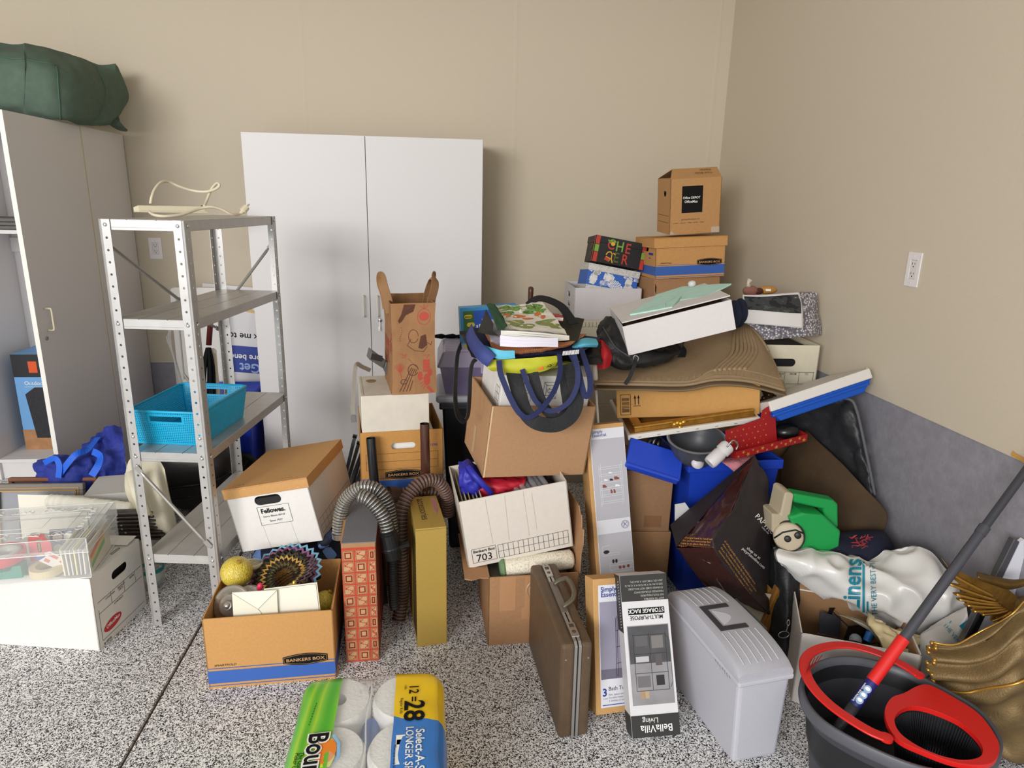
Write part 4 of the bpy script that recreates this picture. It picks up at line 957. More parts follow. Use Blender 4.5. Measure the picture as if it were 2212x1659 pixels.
hose(bh, [at(861, 1338, y=2.225), H(868, 1290, 2.24), H(868, 1220, 2.24), H(866, 1150, 2.25), H(868, 1105, 2.27), H(882, 1070, 2.3), H(908, 1043, 2.33), H(937, 1037, 2.36), H(956, 1052, 2.38), H(966, 1076, 2.4), H(968, 1110, 2.42)], .0255, .0125, [BR1, BR2])
hose(bh, [H(857, 1068, 2.40), H(885, 1064, 2.41), H(912, 1060, 2.42), H(938, 1062, 2.43), H(955, 1075, 2.44), H(962, 1100, 2.45)], .0235, .0125, [BR1, BR2])
b = B(); e0, e1 = H(862, 1068, 2.4), H(839, 1069, 2.38); b.tube([e0, e0.lerp(e1, .5), e1], [.026, .03, .033], 18, caps=False); b.tube([e0.lerp(e1, .3), e0.lerp(e1, .31)], .026, 18, 1); b.build('end_cuff', [mat('cuff_brown', '43302a', .4), mat('cuff_dark', '1a1311', .8)], bh, smooth=True)
ch = thing('charm_strip', 'dull pink plastic strip lying on top of the gold glitter carton', 'plastic strip', at(938, 1088, y=2.2), (.2, -.25, 0))
B().plate([(-.009, -.03), (0, -.06), (.009, -.03), (.008, .03), (-.008, .03)], (), .004, 0, Matrix.Rotation(.5, 4, 'X')).build('strip', mat('dusty_pink', '8d5b58', .4), ch, bevel=.001)
def wand(name, label, p0, p1, r, m, flutes=False):
    o = thing(name, label, 'pipe', (0, 0, 0)); b = B(); n = 20
    b.tube([p0, p0.lerp(p1, .35), p0.lerp(p1, .352), p1], [r * .98, r * .98, r, r], n, caps=False); b.tube([p1, p1.lerp(p0, .05)], r * .86, n, 1, False); b.tube([p1.lerp(p0, .05), p1.lerp(p0, .052)], r * .86, n, 1)
    b.tube([p1.lerp(p0, .0), p1.lerp(p0, .002)], [r, r * .86], n, 0, False); b.build('pipe', [m, BLACK], o, smooth=False, auto=.9); return o
a0, a1 = at(806, 1010, y=2.435), at(801, 946, y=2.445); dr_ = (a1 - a0); wand('vacuum_wand', 'glossy black vacuum pipe standing behind orange-patterned carton', a1 - dr_ * (a1.z - .004) / dr_.z, a1, .0182, mat('gloss_black', '1b1c1f', .25, spec=.6))
a0, a1 = at(919, 1010, y=2.42), at(917, 915, y=2.425); dr_ = (a1 - a0); wand('vacuum_wand', 'glossy brown vacuum pipe standing behind gold glitter carton', a1 - dr_ * (a1.z - .004) / dr_.z, a1, .0178, mat('gloss_brown', '4c2c22', .22, spec=.6))

# ------------------------------------------------------------------ middle stack: plain carton, storage box, white box, shopping bag
pc = thing('plain_carton', 'plain brown carton underneath tan box behind the vacuum pipes', 'box', (-.179, 2.69, 0), (.13, 0, 0))
B().box(-.165, -.17, 0, .165, .17, .4175).build('body', BROWN, pc, bevel=.003)
prints(pc, 'flap_seam', mat('seam_dark', '5c422c', .9), (), face(.33, .34, .4175, 'top'), .0, [(0, .17, .33, .17)], .002)
bm = thing('storage_box', 'open tan storage box with handle slot behind the vacuum pipes', 'box', (-.179, 2.674, .4185), (.1315, 0, 0))
w_, d_, h_ = .321, .358, .268
carton(bm, w_, d_, h_, mat('kraft_shaded', 'c08c4e', .8, var=.05, vs=120, spec=.15), .004, False, {'front': [stadium(.165, .207, .094, .026)]})
F = face(w_, d_, h_, 'front')
bands(bm, F, w_, (('blue_band', BLUEINK, .012, .066), ('blue_rule', BLUEINK, .074, .0765)))
prints(bm, 'form_rules', mat('form_ink', '6a4526', .8), (), F, .0002, [(.02, .178, .30, .178), (.02, .145, .30, .145), (.02, .112, .30, .112), (.02, .112, .02, .178), (.30, .112, .30, .178)], .0013)
bankers_logo(bm, F, .092, .068, .142, .04, .0)
text(bm, '12703', .268, .2, .0125, NAVYINK, F, .0003, .01); prints(bm, 'code_tick', NAVYINK, [rect(.25, .2, .264, .209)], F)
pp = thing('paper_pack', 'white paper pack inside the tan box behind vacuum pipes', 'paper', (-.179, 2.674, .4235), (.1315, 0, 0))
for k in range(3): B().box(-.12 + .004 * k, -.16, .083 * k, .12 + .003 * k, .15, .083 * k + .082).build('ream', mat('paper_white', 'efece4', .8), pp)
wx = thing('white_box', 'white box with torn brown spot under the paper shopping bag', 'box', (-.201, 2.652, .674), (.153, 0, 0))
w_, d_, h_ = .259, .307, .158
b = B(); b.box(-w_ / 2, -d_ / 2, 0, w_ / 2, d_ / 2, h_); b.build('body', mat('aged_white_card', 'd5ccbc', .75, var=.04, vs=25, bump=.08, bs=40), wx, bevel=.003)
prints(wx, 'torn_spot', mat('bare_card', '9c7a4b', .85, var=.2, vs=60), [[(.05 + .021 * cos(a) * (1 + .1 * sin(3 * a)), .22 + .026 * sin(a)) for a in [k * pi / 9 for k in range(18)]]], face(w_, d_, h_, 'top'))
prints(wx, 'flap_seam', mat('seam_grey', '8f8370', .9), (), face(w_, d_, h_, 'top'), .0001, [(0, .012, w_, .012), (.012, .012, .012, d_)], .0012)
PBAG = mat('bag_paper', '9c7450', .8, var=.08, vs=14, bump=.35, bs=26, spec=.15)
sg = thing('shopping_bag', 'brown paper shopping bag with food drawings standing on white box', 'bag', (-.13, 2.655, .8325), (.175, 0, 0))
w_, d_, h_ = .172, .29, .35
b = B(); th = .0012
def bagpt(u, z): # walk round the bag, waist pinched a little
    k = 1 - .05 * sin(pi * z / h_) - .035 * (z / h_)
    c = [(-w_ / 2 * k, -d_ / 2), (0, -d_ / 2 - .006 + .012 * z / h_), (w_ / 2 * k, -d_ / 2), (w_ / 2 * k, 0), (w_ / 2 * k, d_ / 2), (0, d_ / 2 - .01 * z / h_), (-w_ / 2 * k, d_ / 2), (-w_ / 2 * k, 0)]
    i = int(u) % 8; f = u - int(u); a, e = c[i], c[(i + 1) % 8]
    x, y = a[0] + (e[0] - a[0]) * f, a[1] + (e[1] - a[1]) * f
    r = .0035 * noise.noise(V((x * 22, y * 22, z * 14)))
    return V((x + r, y + r * .8, z))
nz_ = 16
b.grid([[bagpt(u / 4, h_ * j / nz_) for j in range(nz_ + 1)] for u in range(32)], 0, None, True)
b.add([bagpt(u, 0) for u in range(8)], [tuple(range(8))[::-1]])
b.build('bag_body', PBAG, sg, solid=.0012)
for s in (-1, 1):
    b = B(); x = s * w_ / 2 * .93
    strap(b, [(x - s * .002, -.055, h_ - .05), (x + s * .004, -.055, h_), (x + s * .018, -.05, h_ + .05), (x + s * .022, -.02, h_ + .082), (x + s * .022, .02, h_ + .082), (x + s * .018, .05, h_ + .05), (x + s * .004, .055, h_), (x - s * .002, .055, h_ - .05)], .036, (s * .5, -1, 0), 6, 0, .003)
    b.build('handle', mat('bag_handle', '8f6a46', .8), sg)
def wrap_front(q): # drawings follow the front gusset
    z = q[2]; u = (q[0] + w_ / 2) / w_ * 2; p = bagpt(min(max(u, 0), 1.999), min(max(z, 0), h_)); return (p.x, p.y - .0013, z)
def draw(m, nm, polys=(), segs=(), t=.0022):
    b = B(); T = Matrix(((1, 0, 0, -w_ / 2), (0, 0, -1, 0), (0, 1, 0, 0), (0, 0, 0, 1)))
    for p in polys: b.flat(p, 0, T)
    if segs: lines(b, segs, t, T)
    b.v = [wrap_front(v) for v in b.v]; return b.build(nm, m, sg)
BRI = mat('bag_brown_ink', '5b3527', .8); RDI = mat('bag_red_ink', 'b24a3c', .8)
def pl(pts): return [(*pts[i], *pts[i + 1]) for i in range(len(pts) - 1)]
draw(BRI, 'bottle_drawing', [[(.05, .345), (.095, .345), (.085, .318), (.055, .305), (.04, .282), (.03, .275), (.026, .285), (.04, .31)]])
draw(RDI, 'tomato_drawing', [oval(.128, .30, .02, .017)], pl(oval(.128, .298, .026, .03, 20) + [(.154, .298)]) + [(.128, .328, .112, .34), (.128, .328, .145, .342), (.128, .328, .128, .345)])
draw(BRI, 'jug_drawing', [[(.115, .225), (.135, .232), (.14, .19), (.12, .175), (.105, .18)]], pl([(.075, .215), (.06, .19), (.09, .17), (.125, .165), (.14, .185)]) + pl(oval(.085, .225, .02, .025, 16)) + pl([(.14, .20), (.155, .19), (.16, .205)]))
draw(RDI, 'shrimp_drawing', [], pl([(.03, .16), (.045, .15), (.055, .158), (.05, .143), (.035, .145)]) + pl([(.118, .15), (.15, .152), (.135, .14)]))
draw(RDI, 'leaf_drawing', [], [(.03, .085, .008 + .007 * k, .125 - .004 * abs(k - 3)) for k in range(7)] + [(.03, .085, .036, .06)])
draw(BRI, 'asparagus_drawing', [], [(.075 + .006 * k, .105 - .003 * k, .03 + .012 * k, .012) for k in range(4)] + pl(oval(.08, .095, .02, .022, 14)) + pl(oval(.045, .05, .012, .009, 10)), .003)
draw(RDI, 'grape_drawing', [oval(.125 + .009 * (k % 3), .128 - .012 * (k // 3), .006, .0065, 10) for k in range(11)])
draw(RDI, 'lobster_drawing', [oval(.135, .055, .013, .024, 14), oval(.108, .07, .010, .018, 12), oval(.148, .083, .009, .015, 12), [(.14, .03), (.16, .005), (.15, .002), (.13, .025)]], [(.125, .05, .105, .038), (.127, .042, .11, .028), (.13, .035, .118, .018), (.112, .06, .125, .062), (.145, .07, .14, .06)], .003)
draw(BRI, 'dotted_trail', [], [(.035 + .004 * sin(k * .9), .26 - .008 * k, .036 + .004 * sin(k * .9 + .3), .256 - .008 * k) for k in range(7)] + [(.06 + .006 * k, .14 - .006 * k, .064 + .006 * k, .136 - .006 * k) for k in range(6)], .0016)
FL = Matrix(((0, 0, -1, -w_ / 2 - .004), (-1, 0, 0, d_ / 2), (0, 1, 0, 0), (0, 0, 0, 1)))
def wl_(v):
    z = min(max(v.z, 0), h_); y = v.y; u = 6 + (d_ / 2 - y) / d_ * 2; p = bagpt(min(max(u, 6), 7.999), z); return (p.x - .0015, p.y, v.z)
text(sg, 'TRADER', .01, .15, .062, RDI, FL, 0, .01, shape=wl_); text(sg, "JOE'S", .045, .10, .062, RDI, FL, 0, .01, shape=wl_)
b = B(); lines(b, pl(oval(.19, .26, .05, .035, 20)) + [(.2, .19 + .012 * k, .262, .215 + .004 * k) for k in range(4)], .0022, FL); b.v = [wl_(V(v)) for v in b.v]; b.build('wreath_drawing', RDI, sg)

# grey nozzle with webbing strap, on the white box beside the bag
nz = thing('vacuum_nozzle', 'grey plastic vacuum nozzle lying left of the paper shopping bag', 'vacuum nozzle', (-.257, 2.69, .834), (.28, .0, .3))
T0 = nz.matrix_world; NG = mat('nozzle_grey', '605e5c', .4)
b = B(); b.hexa([(-.07, -.03, .085), (.0, -.022, .06), (.0, .022, .06), (-.07, .03, .085), (-.072, -.03, .125), (.0, -.022, .095), (.0, .022, .095), (-.072, .03, .125)])
b.hexa([(0, -.02, .062), (.05, -.018, .0), (.05, .018, .0), (0, .02, .062), (0, -.02, .093), (.075, -.018, .06), (.075, .018, .06), (0, .02, .093)])
b.build('nozzle_body', NG, nz, bevel=.004)
B().box(-.064, -.0315, .088, -.02, -.0295, .112, 0, Matrix.Rotation(.0, 4, 'Y')).build('suction_slot', mat('slot_dark', '2b2624', .8), nz)
stp = thing('luggage_strap', 'grey webbing strap with buckle hanging off left side of white box', 'strap', (0, 0, 0))
b = B(); Y = 2.50; strap(b, [at(800, 800, y=2.62), at(782, 792, y=2.56), at(771, 786, y=Y + .02), at(767, 800, y=Y), at(764, 840, y=Y), at(762, 880, y=Y), at(763, 895, y=Y)], .016, (.6, -1, 0), 6, 0, .002); b.build('webbing', mat('webbing_grey', 'a19a8d', .8), stp)
p = at(764, 897, y=Y); B().box(p.x - .011, p.y - .004, p.z - .028, p.x + .009, p.y + .004, p.z).build('buckle', mat('buckle_grey', '6d6a64', .5), stp, bevel=.002)

# metal rails leaning behind the boxes
for k in range(6):
    x = 744 + 6.5 * k
    lo = at(x - 4, 1055, y=3.05); hi = at(x + 22 + 2 * k, 945 + (k % 3) * 14, y=3.0)
    dv = hi - lo; lo2 = hi - dv * (hi.z - .006) / dv.z
    o = thing('metal_rail', ('leftmost', 'second', 'third', 'fourth', 'fifth', 'rightmost')[k] + ' of six thin metal rails leaning between file box and tan box', 'rail', (0, 0, 0), group='metal rails behind the tan box')
    b = B(); b.bar(lo2, hi, .016, .010, (0, 1, 0)); b.build('rail', (CHROME if k % 2 == 0 else mat('rail_grey', '6d6a68', .4, .5)), o)
    b = B(); b.bar(hi, hi + dv.normalized() * .012, .019, .014, (0, 1, 0)); b.build('end_cap', BLACK, o)

# ------------------------------------------------------------------ tote, tubs and game box behind the stack
tt = thing('black_tote', 'tall black tote with pale grey lid under the purple tub', 'tote', (.20, 2.965, 0), (0, 0, 0))
b = B(); b.hexa([(-.17, -.15, 0), (.17, -.15, 0), (.17, .15, 0), (-.17, .15, 0), (-.2, -.175, .715), (.2, -.175, .715), (.2, .175, .715), (-.2, .175, .715)]); b.build('tote_body', mat('tote_black', '17171a', .4), tt, bevel=.012, seg=3)
b = B(); b.box(-.212, -.19, .683, .212, .19, .715); b.build('rim', mat('tote_rim', '2c2b2f', .4), tt, bevel=.006)
B().box(-.226, -.203, .7155, .226, .203, .748).build('lid', mat('lid_bluegrey', 'a9aab2', .35), tt, bevel=.012, seg=3)
b = B()
for x in (-.1, .02): b.box(x, -.172, .15, x + .012, -.16, .66)
stuff(b.build('ribs', mat('tote_black', '17171a', .4), tt))
pt = thing('plastic_tub', 'translucent purple plastic tub with ridged lid behind paper bag', 'tub', (.205, 2.965, .749), (0, 0, 0))
PUR = mat('purple_clear', '8f84a8', .15, alpha=.62, spec=.6)
b = B(); lo = [(-.19, -.16, 0), (.19, -.16, 0), (.19, .16, 0), (-.19, .16, 0)]; hi = [(-.215, -.175, .135), (.215, -.175, .135), (.215, .175, .135), (-.215, .175, .135)]
b.add(lo + hi, [(3, 2, 1, 0), (0, 1, 5, 4), (1, 2, 6, 5), (2, 3, 7, 6), (3, 0, 4, 7)]); b.build('tub_body', PUR, pt, solid=.003)
b = B(); b.hexa([(-.228, -.19, .118), (.228, -.19, .118), (.228, .19, .118), (-.228, .19, .118), (-.2, -.165, .185), (.2, -.165, .185), (.2, .165, .185), (-.2, .165, .185)])
lidp = b.build('lid', mat('purple_lid', 'a99fb8', .25, alpha=.85), pt, bevel=.01, seg=3)
b = B()
for k in range(14): b.box(-.19, -.15 + .0225 * k, .185, .19, -.14 + .0225 * k, .1885)
stuff(b.build('ridges', mat('purple_ridge', 'b9b0c6', .3), lidp))
B().box(-.04, -.196, .095, .06, -.178, .14).build('latch', mat('purple_latch', 'a59abb', .25), pt, bevel=.004)
jr = thing('small_jar', 'small lidded jar seen through side of purple tub', 'jar', (.13, 2.90, .755))
B().lathe([(.035, 0), (.04, .01), (.04, .06), (.03, .07)], 20).build('jar_body', mat('jar_dark', '6d657c', .4), jr, smooth=True)
B().lathe([(.032, .07), (.034, .075), (.034, .09), (.001, .092)], 20).build('lid', mat('jar_lid', 'b9b3c4', .4), jr, smooth=True)
B().lathe([(.041, .012), (.041, .032)], 20, cap=False).build('label', WINK, jr)
bl = thing('black_lace_cloth', 'strip of black lacy cloth along the back of purple tub lid', 'cloth', (0, 0, 0))
b = B(); R_ = [at(x, 727 + 3 * ((k * 5) % 3), y=3.085) for k, x in enumerate(range(938, 1012, 8))]
b.tube([V((p.x, p.y, max(p.z, .945))) for p in R_], [.007 + .003 * ((k * 7) % 3) for k in range(len(R_))], 7); b.build('lace', BLKCLOTH, bl)
gm = thing('game_box', 'blue game box with yellow labels poking out left of bag pile', 'box', tuple(V((.205, 3.0, .9385))), (.12, .0, -.05))
B().box(-.12, -.03, 0, .14, .03, .165).build('carton', mat('game_blue', '3d93c8', .45), gm, bevel=.002)
F = Matrix(((1, 0, 0, -.12), (0, 0, -1, -.0308), (0, 1, 0, 0), (0, 0, 0, 1)))
prints(gm, 'green_panel', mat('game_green', '3f6b3c', .5), [rect(.012, .03, .15, .15)], F); prints(gm, 'blue_panel', mat('game_deep_blue', '2f58b5', .5), [rect(.06, .07, .15, .15)], F, .0003)
prints(gm, 'yellow_label', mat('game_yellow', 'd9c23a', .5), [stadium(.035, .125, .036, .018), stadium(.045, .088, .036, .02)], F, .0005); text(gm, 'BINGO', .02, .12, .010, INK, F, .0008, .02)
prints(gm, 'white_pegs', WINK, [rect(.07 + .012 * k, .06, .076 + .012 * k, .085 + .004 * (k % 2)) for k in range(6)], F, .0006)
# ------------------------------------------------------------------ open carton, filing box, big carton, white picture box
oc = thing('open_carton', 'brown open carton with torn flaps on the floor beside briefcase', 'box', (.316, 2.265, 0), (.045, 0, 0))
w_, d_, h_ = .327, .33, .277
carton(oc, w_, d_, h_, BROWN)
b = B(); b.plate([(-.085, -.17), (-.06, -.178), (-.03, -.163), (0, -.165), (0, .165), (-.085, .165)], (), .004, 0, Matrix.Translation((-w_ / 2, 0, h_ - .004)) @ Matrix.Rotation(.06, 4, 'Y')); b.build('left_flap', BROWN, oc)
b = B(); b.plate([(-.165, 0), (.165, 0), (.165, .2), (-.06, .215), (-.09, .19), (-.105, .2), (-.125, .16), (-.15, .165), (-.163, .11), (-.152, .07)], (), .004, 0, Matrix.Translation((w_ / 2, 0, h_ - .004)) @ Matrix.Rotation(.06, 4, 'Y') @ Matrix(((0, 0, 1, 0), (1, 0, 0, 0), (0, 1, 0, 0), (0, 0, 0, 1)))); b.build('right_flap', BROWN, oc)
prints(oc, 'clear_tape', mat('tape_tan', 'b88a62', .25, spec=.6), [rect(.04, .14, .098, h_), rect(.13, .15, .2, h_ - .003), rect(.12, .1, w_ - .01, .15)], face(w_, d_, h_, 'front'))
b = B()
for k in range(5): b.tube(spline([(.0 + .006 * k, -d_ / 2 - .002, h_ - .01), (-.03 + .012 * k, -d_ / 2 - .012, h_ - .045), (-.02 + .008 * k, -d_ / 2 - .004, h_ - .085)], 5), .0009, 4)
b.build('loose_tape', mat('tape_clear', 'ddd0bb', .15, alpha=.6), oc)
mr = thing('rolled_mat', 'cream woven mat with green end lying in the open carton', 'mat', (0, 0, 0))
WEAVE = ramp_mat('cream_weave', 'voronoi', 190, [(0, 'f2ecdc'), (.5, 'e6dec9'), (1, 'c9bea3')], .8, .3, None, False, 0, 'Distance')
m0, m1 = at(1086, 1228, y=2.165), at(1238, 1206, y=2.185)
b = B(); b.tube([m0, m0.lerp(m1, .05), m0.lerp(m1, .6), m1.lerp(m0, .04), m1], [.032, .034, .038, .037, .026], 24, 0, True, None, .95); b.build('roll', WEAVE, mr, smooth=True, auto=.8)
b = B(); dv = (m1 - m0).normalized(); b.tube([m0 - dv * .012, m0 - dv * .002, m0 + dv * .006], [.026, .036, .0362], 24); b.build('green_end', mat('sage_green', '6f8a62', .85, bump=.5, bs=150), mr, smooth=True)
tn = thing('towel_bundle', 'folded beige towels filling the open carton under the mat', 'towel', (.316, 2.285, .006), (.045, 0, 0))
for k in range(4): B().box(-.15, -.13, .055 * k, .15, .15, .055 * k + .053).build('fold', mat('towel_beige', 'b9ad95', .9), tn, bevel=.02, seg=3)

fx = thing('filing_box', 'tilted white open filing box marked 703 full of files', 'box', (.271, 2.334, .31), (.0926, .0264, -.1486))
w_, d_, h_ = .393, .314, .267
FWC = mat('warm_white_card', 'd9d0c4', .7, var=.02, vs=50, bump=.05, bs=100)
carton(fx, w_, d_, h_, FWC)
F = face(w_, d_, h_, 'front')
prints(fx, 'form_grid', INK, (), F, .0002, rectlines(.02, .016, .108, .072) + [(.116, y, .378, y) for y in (.016, .043, .07)] + [(.116 + .0187 * k, .016, .116 + .0187 * k, .07) for k in range(15)], .0013)
text(fx, 'Bankers Box', .025, .056, .0155, INK, F, .0004, .02); text(fx, '703', .033, .02, .040, INK, F, .0004, .004)
prints(fx, 'crease', mat('card_crease2', 'b5ab9c', .8), (), F, .0001, [(.1, .08, .095, .26), (.16, .08, .165, .26), (.235, .08, .232, .26), (.265, .1, .262, .25)], .001)
IN = fx.matrix_world
FILEC = ['cdbf9c', 'd8ccb0', 'bda677', 'e2d9c4', 'c7b48c', 'd3c6a4']
for k in range(6):
    o = thing('file_folder', ['worn tan', 'buff', 'brown-edged', 'pale', 'ochre', 'beige'][k] + ' file folder standing at left end of the 703 box', 'folder', M=IN @ TR((-.186 + .0135 * k, 0, .006), (0, 0, .03)), group='folders in the 703 box')
    b = B(); b.box(-.0012, -.14, 0, 0, .14, .245 + .006 * (k % 3)); b.box(.0025, -.14, 0, .0037, .135, .238 + .004 * (k % 2)); b.build('cover', mat('file_%d' % k, FILEC[k], .85), o)
    b = B(); b.box(0, -.135, .002, .0025, .13, .235); b.build('sheets', mat('paper_white', 'efece4', .8), o)
jk = thing('jacket', 'royal blue and red shiny jacket stuffed in the 703 box', 'jacket', (0, 0, 0))
def J(px, py, y): return at(px, py, y=y)
blu = mat('jacket_blue', '2e2f9e', .45, bump=.2, bs=30); red = mat('jacket_red', 'b81f33', .45, bump=.2, bs=30)
C1 = [[J(990, 1000, 2.32), J(1003, 996, 2.32), J(1018, 1000, 2.33), J(1032, 1012, 2.34)], [J(992, 1020, 2.26), J(1006, 1012, 2.25), J(1022, 1018, 2.26), J(1038, 1030, 2.28)], [J(993, 1045, 2.24), J(1008, 1040, 2.22), J(1026, 1045, 2.22), J(1046, 1052, 2.25)], [J(997, 1064, 2.26), J(1012, 1068, 2.24), J(1032, 1070, 2.24), J(1056, 1068, 2.26)]]
puff(C1, .06, 6, 6, .006, 22, 2, .006).build('blue_sleeve', blu, jk, smooth=True)
C2 = [[J(1030, 1018, 2.33), J(1060, 1022, 2.34), J(1095, 1026, 2.34), J(1140, 1028, 2.34)], [J(1028, 1038, 2.25), J(1062, 1036, 2.26), J(1098, 1036, 2.26), J(1136, 1036, 2.27)], [J(1034, 1062, 2.23), J(1064, 1060, 2.23), J(1096, 1056, 2.23), J(1128, 1052, 2.25)], [J(1044, 1076, 2.24), J(1066, 1072, 2.24), J(1094, 1066, 2.25), J(1120, 1058, 2.26)]]
puff(C2, .06, 6, 6, .005, 22, 7, .005).build('red_body', red, jk, smooth=True)
b = B(); strap(b, [J(1010, 1006, 2.25), J(1024, 1025, 2.21), J(1042, 1045, 2.2), J(1058, 1062, 2.21), J(1062, 1072, 2.22)], .02, (0, -1, .3), 6, 0, .006); b.build('blue_trim', blu, jk, smooth=True)
cs = thing('clamshell', 'clear plastic clamshell pack in the right of the 703 box', 'packaging', M=IN @ TR((.07, -.02, .16), (.1, .1, .1)))
b = B()
for k in range(6): b.box(-.07 + .022 * k, -.1, .0, -.052 + .022 * k, .09, .085 + .008 * (k % 2))
b.build('ridged_shell', mat('clear_ridge', 'd9d4d6', .08, alpha=.38, spec=.7), cs, bevel=.006)
dk = thing('dark_clothing', 'dark cloth bundled at the far right of the 703 box', 'clothing', M=IN @ TR((.135, .03, .12)))
lump((0, 0, 0), .05, .1, .1, .2, 14, 3).build('cloth', mat('charcoal_cloth', '2a282c', .85), dk, smooth=True)

BGC = mat('big_carton_brown', 'b28a66', .8, var=.05, vs=100, bump=.05, bs=260, spec=.15)
bc = thing('large_carton', 'large tilted brown carton on 703 box under the bag pile', 'box', (.306, 2.384, .611), (.1998, .1207, .077))
w_, d_, h_ = .393, .283, .275
carton(bc, w_, d_, h_, BGC, .005)
prints(bc, 'corner_crease', mat('crease_pale', 'd9b98f', .8), [rect(.0, .0, .006, h_)], face(w_, d_, h_, 'front'), .0002)
prints(bc, 'side_tape', mat('tape_pale', 'c7a884', .3), [rect(.11, .02, .14, .13)], face(w_, d_, h_, 'left'))
BM = bc.matrix_world
wp2 = thing('picture_box', 'white box with line drawings standing inside large brown carton', 'box', M=BM @ TR((.008, .012, .0065), (.0, .0, .0)))
w2, d2, h2 = .335, .24, .37
b = B(); b.box(-w2 / 2, -d2 / 2, 0, w2 / 2, d2 / 2, h2); b.build('body', WCARD, wp2, bevel=.002)
F = face(w2, d2, h2, 'front'); y0 = .285
prints(wp2, 'line_drawing', INK, (), F, .0003, rectlines(.155, y0, .205, y0 + .062) + rectlines(.165, y0 + .012, .195, y0 + .05) + [(.155, y0, .165, y0 + .012), (.205, y0, .195, y0 + .012), (.155, y0 + .062, .165, y0 + .05), (.205, y0 + .062, .195, y0 + .05)]
       + [(.168, y0 + .03, .178, y0 + .04), (.168, y0 + .03, .178, y0 + .02), (.178, y0 + .025, .192, y0 + .025), (.178, y0 + .035, .192, y0 + .035), (.178, y0 + .035, .178, y0 + .04), (.178, y0 + .02, .178, y0 + .025), (.192, y0 + .025, .192, y0 + .035)]
       + rectlines(.06, y0 - .01, .11, y0 + .03) + [(.06, y0 + .03, .075, y0 + .06), (.075, y0 + .06, .11, y0 + .03), (.06, y0 - .01, .11, y0 + .03), (.075, y0 + .06, .12, y0 + .065)], .0013)
F = face(w2, d2, h2, 'left')
prints(wp2, 'form_lines', INK, (), F, .0003, [(d2 - .02, y, d2 - .06, y) for y in (.24, .265, .29, .315)] + [(d2 - .02, .2, d2 - .02, .33), (d2 - .04, .2, d2 - .04, .315), (d2 - .06, .2, d2 - .06, .31)], .0012)
PT = (wp2.matrix_world @ V((0, 0, h2))).z

# ------------------------------------------------------------------ pile of reusable bags on top
def slab(name, label, quad, thick, m, cat='bag', amp=.004, seed=1, n=5, part='bag_body', group=None, dirn=(0, .15, -1), crease=.003):
    """folded bag: quad = back-left, back-right, front-right, front-left of its upper face"""
    bl_, br_, fr_, fl_ = map(V, quad); rows = []
    for i in range(4):
        u = i / 3; rows.append([bl_.lerp(fl_, u).lerp(br_.lerp(fr_, u), j / 3) for j in range(4)])
    o = thing(name, label, cat, (0, 0, 0), group=group)
    bb_ = puff(rows, thick, n, n, amp, 16, seed, crease, dirn)
    bb_.build(part, m, o, smooth=True); return o, rows
def A(px, py, y): return at(px, py, y=y)
NAVYC = mat('navy_webbing', '232a52', .75, bump=.15, bs=150); BAGBLK = mat('bag_black', '17171a', .6, bump=.15, bs=70)
yb, _ = slab('yellow_bag', 'yellow printed bag at the bottom of the bag pile', (A(1000, 745, 2.45), A(1290, 765, 2.5), A(1235, 790, 2.2), A(1065, 790, 2.17)), .03, mat('bag_yellow', 'b9b92e', .5), seed=3)
b = B()
yw = thing
text(yb, 'PAPER PACK #5', 0, 0, .02, INK, Matrix.Translation(A(1112, 797, 2.155)) @ Matrix.Rotation(.03, 4, 'Z') @ Matrix.Rotation(1.35, 4, 'X') @ Matrix.Rotation(.05, 4, 'Z'), .0, .01, sx=.9)
Yq = Matrix.Translation(A(1160, 800, 2.153)) @ Matrix.Rotation(1.35, 4, 'X'); prints(yb, 'orange_square', mat('bag_orange', 'd9672a', .6), [[(0, 0), (.02, .003), (.022, .014), (.002, .011)]], Yq)
# front lip of the yellow bag
b = puff([[A(1040, 778, 2.18), A(1100, 776, 2.16), A(1160, 772, 2.16), A(1205, 768, 2.18)], [A(1052, 793, 2.16), A(1100, 794, 2.15), A(1160, 792, 2.15), A(1204, 780, 2.17)], [A(1062, 800, 2.17), A(1100, 805, 2.16), A(1165, 804, 2.16), A(1200, 790, 2.18)]], .02, 5, 5, .003, 20, 2, .002)
b.build('front_lip', mat('bag_yellow', 'c6cf2f', .5), yb, smooth=True)
kb, _ = slab('black_bag', 'big black bag with long handles drooping at both sides of the pile', (A(992, 716, 2.52), A(1290, 738, 2.55), A(1300, 790, 2.27), A(1020, 772, 2.2)), .035, BAGBLK, seed=8, amp=.008)
b = B(); strap(b, [A(996, 745, 2.3), A(989, 765, 2.24), A(985, 800, 2.21), A(983, 850, 2.2), A(987, 890, 2.2), A(998, 907, 2.2), A(1010, 900, 2.2), A(1014, 860, 2.2), A(1016, 810, 2.2), A(1020, 786, 2.2), A(1028, 776, 2.2)], .026, (1, -.55, 0), 6, 0, .003)
b.build('side_handle', BAGBLK, kb)
b = B(); strap(b, [A(1108, 800, 2.165), A(1120, 845, 2.13), A(1135, 890, 2.12), A(1160, 913, 2.11), A(1200, 918, 2.11), A(1232, 900, 2.11), A(1245, 868, 2.12), A(1240, 825, 2.14), A(1230, 785, 2.17)], .05, (0, -1, .1), 6, 0, .003)
strap(b, [A(1150, 800, 2.16), A(1163, 850, 2.14), A(1180, 885, 2.13), A(1208, 905, 2.125), A(1226, 880, 2.13), A(1222, 840, 2.14), A(1218, 790, 2.17)], .036, (0, -1, .1), 6, 0, .003); b.build('front_handle', BAGBLK, kb)
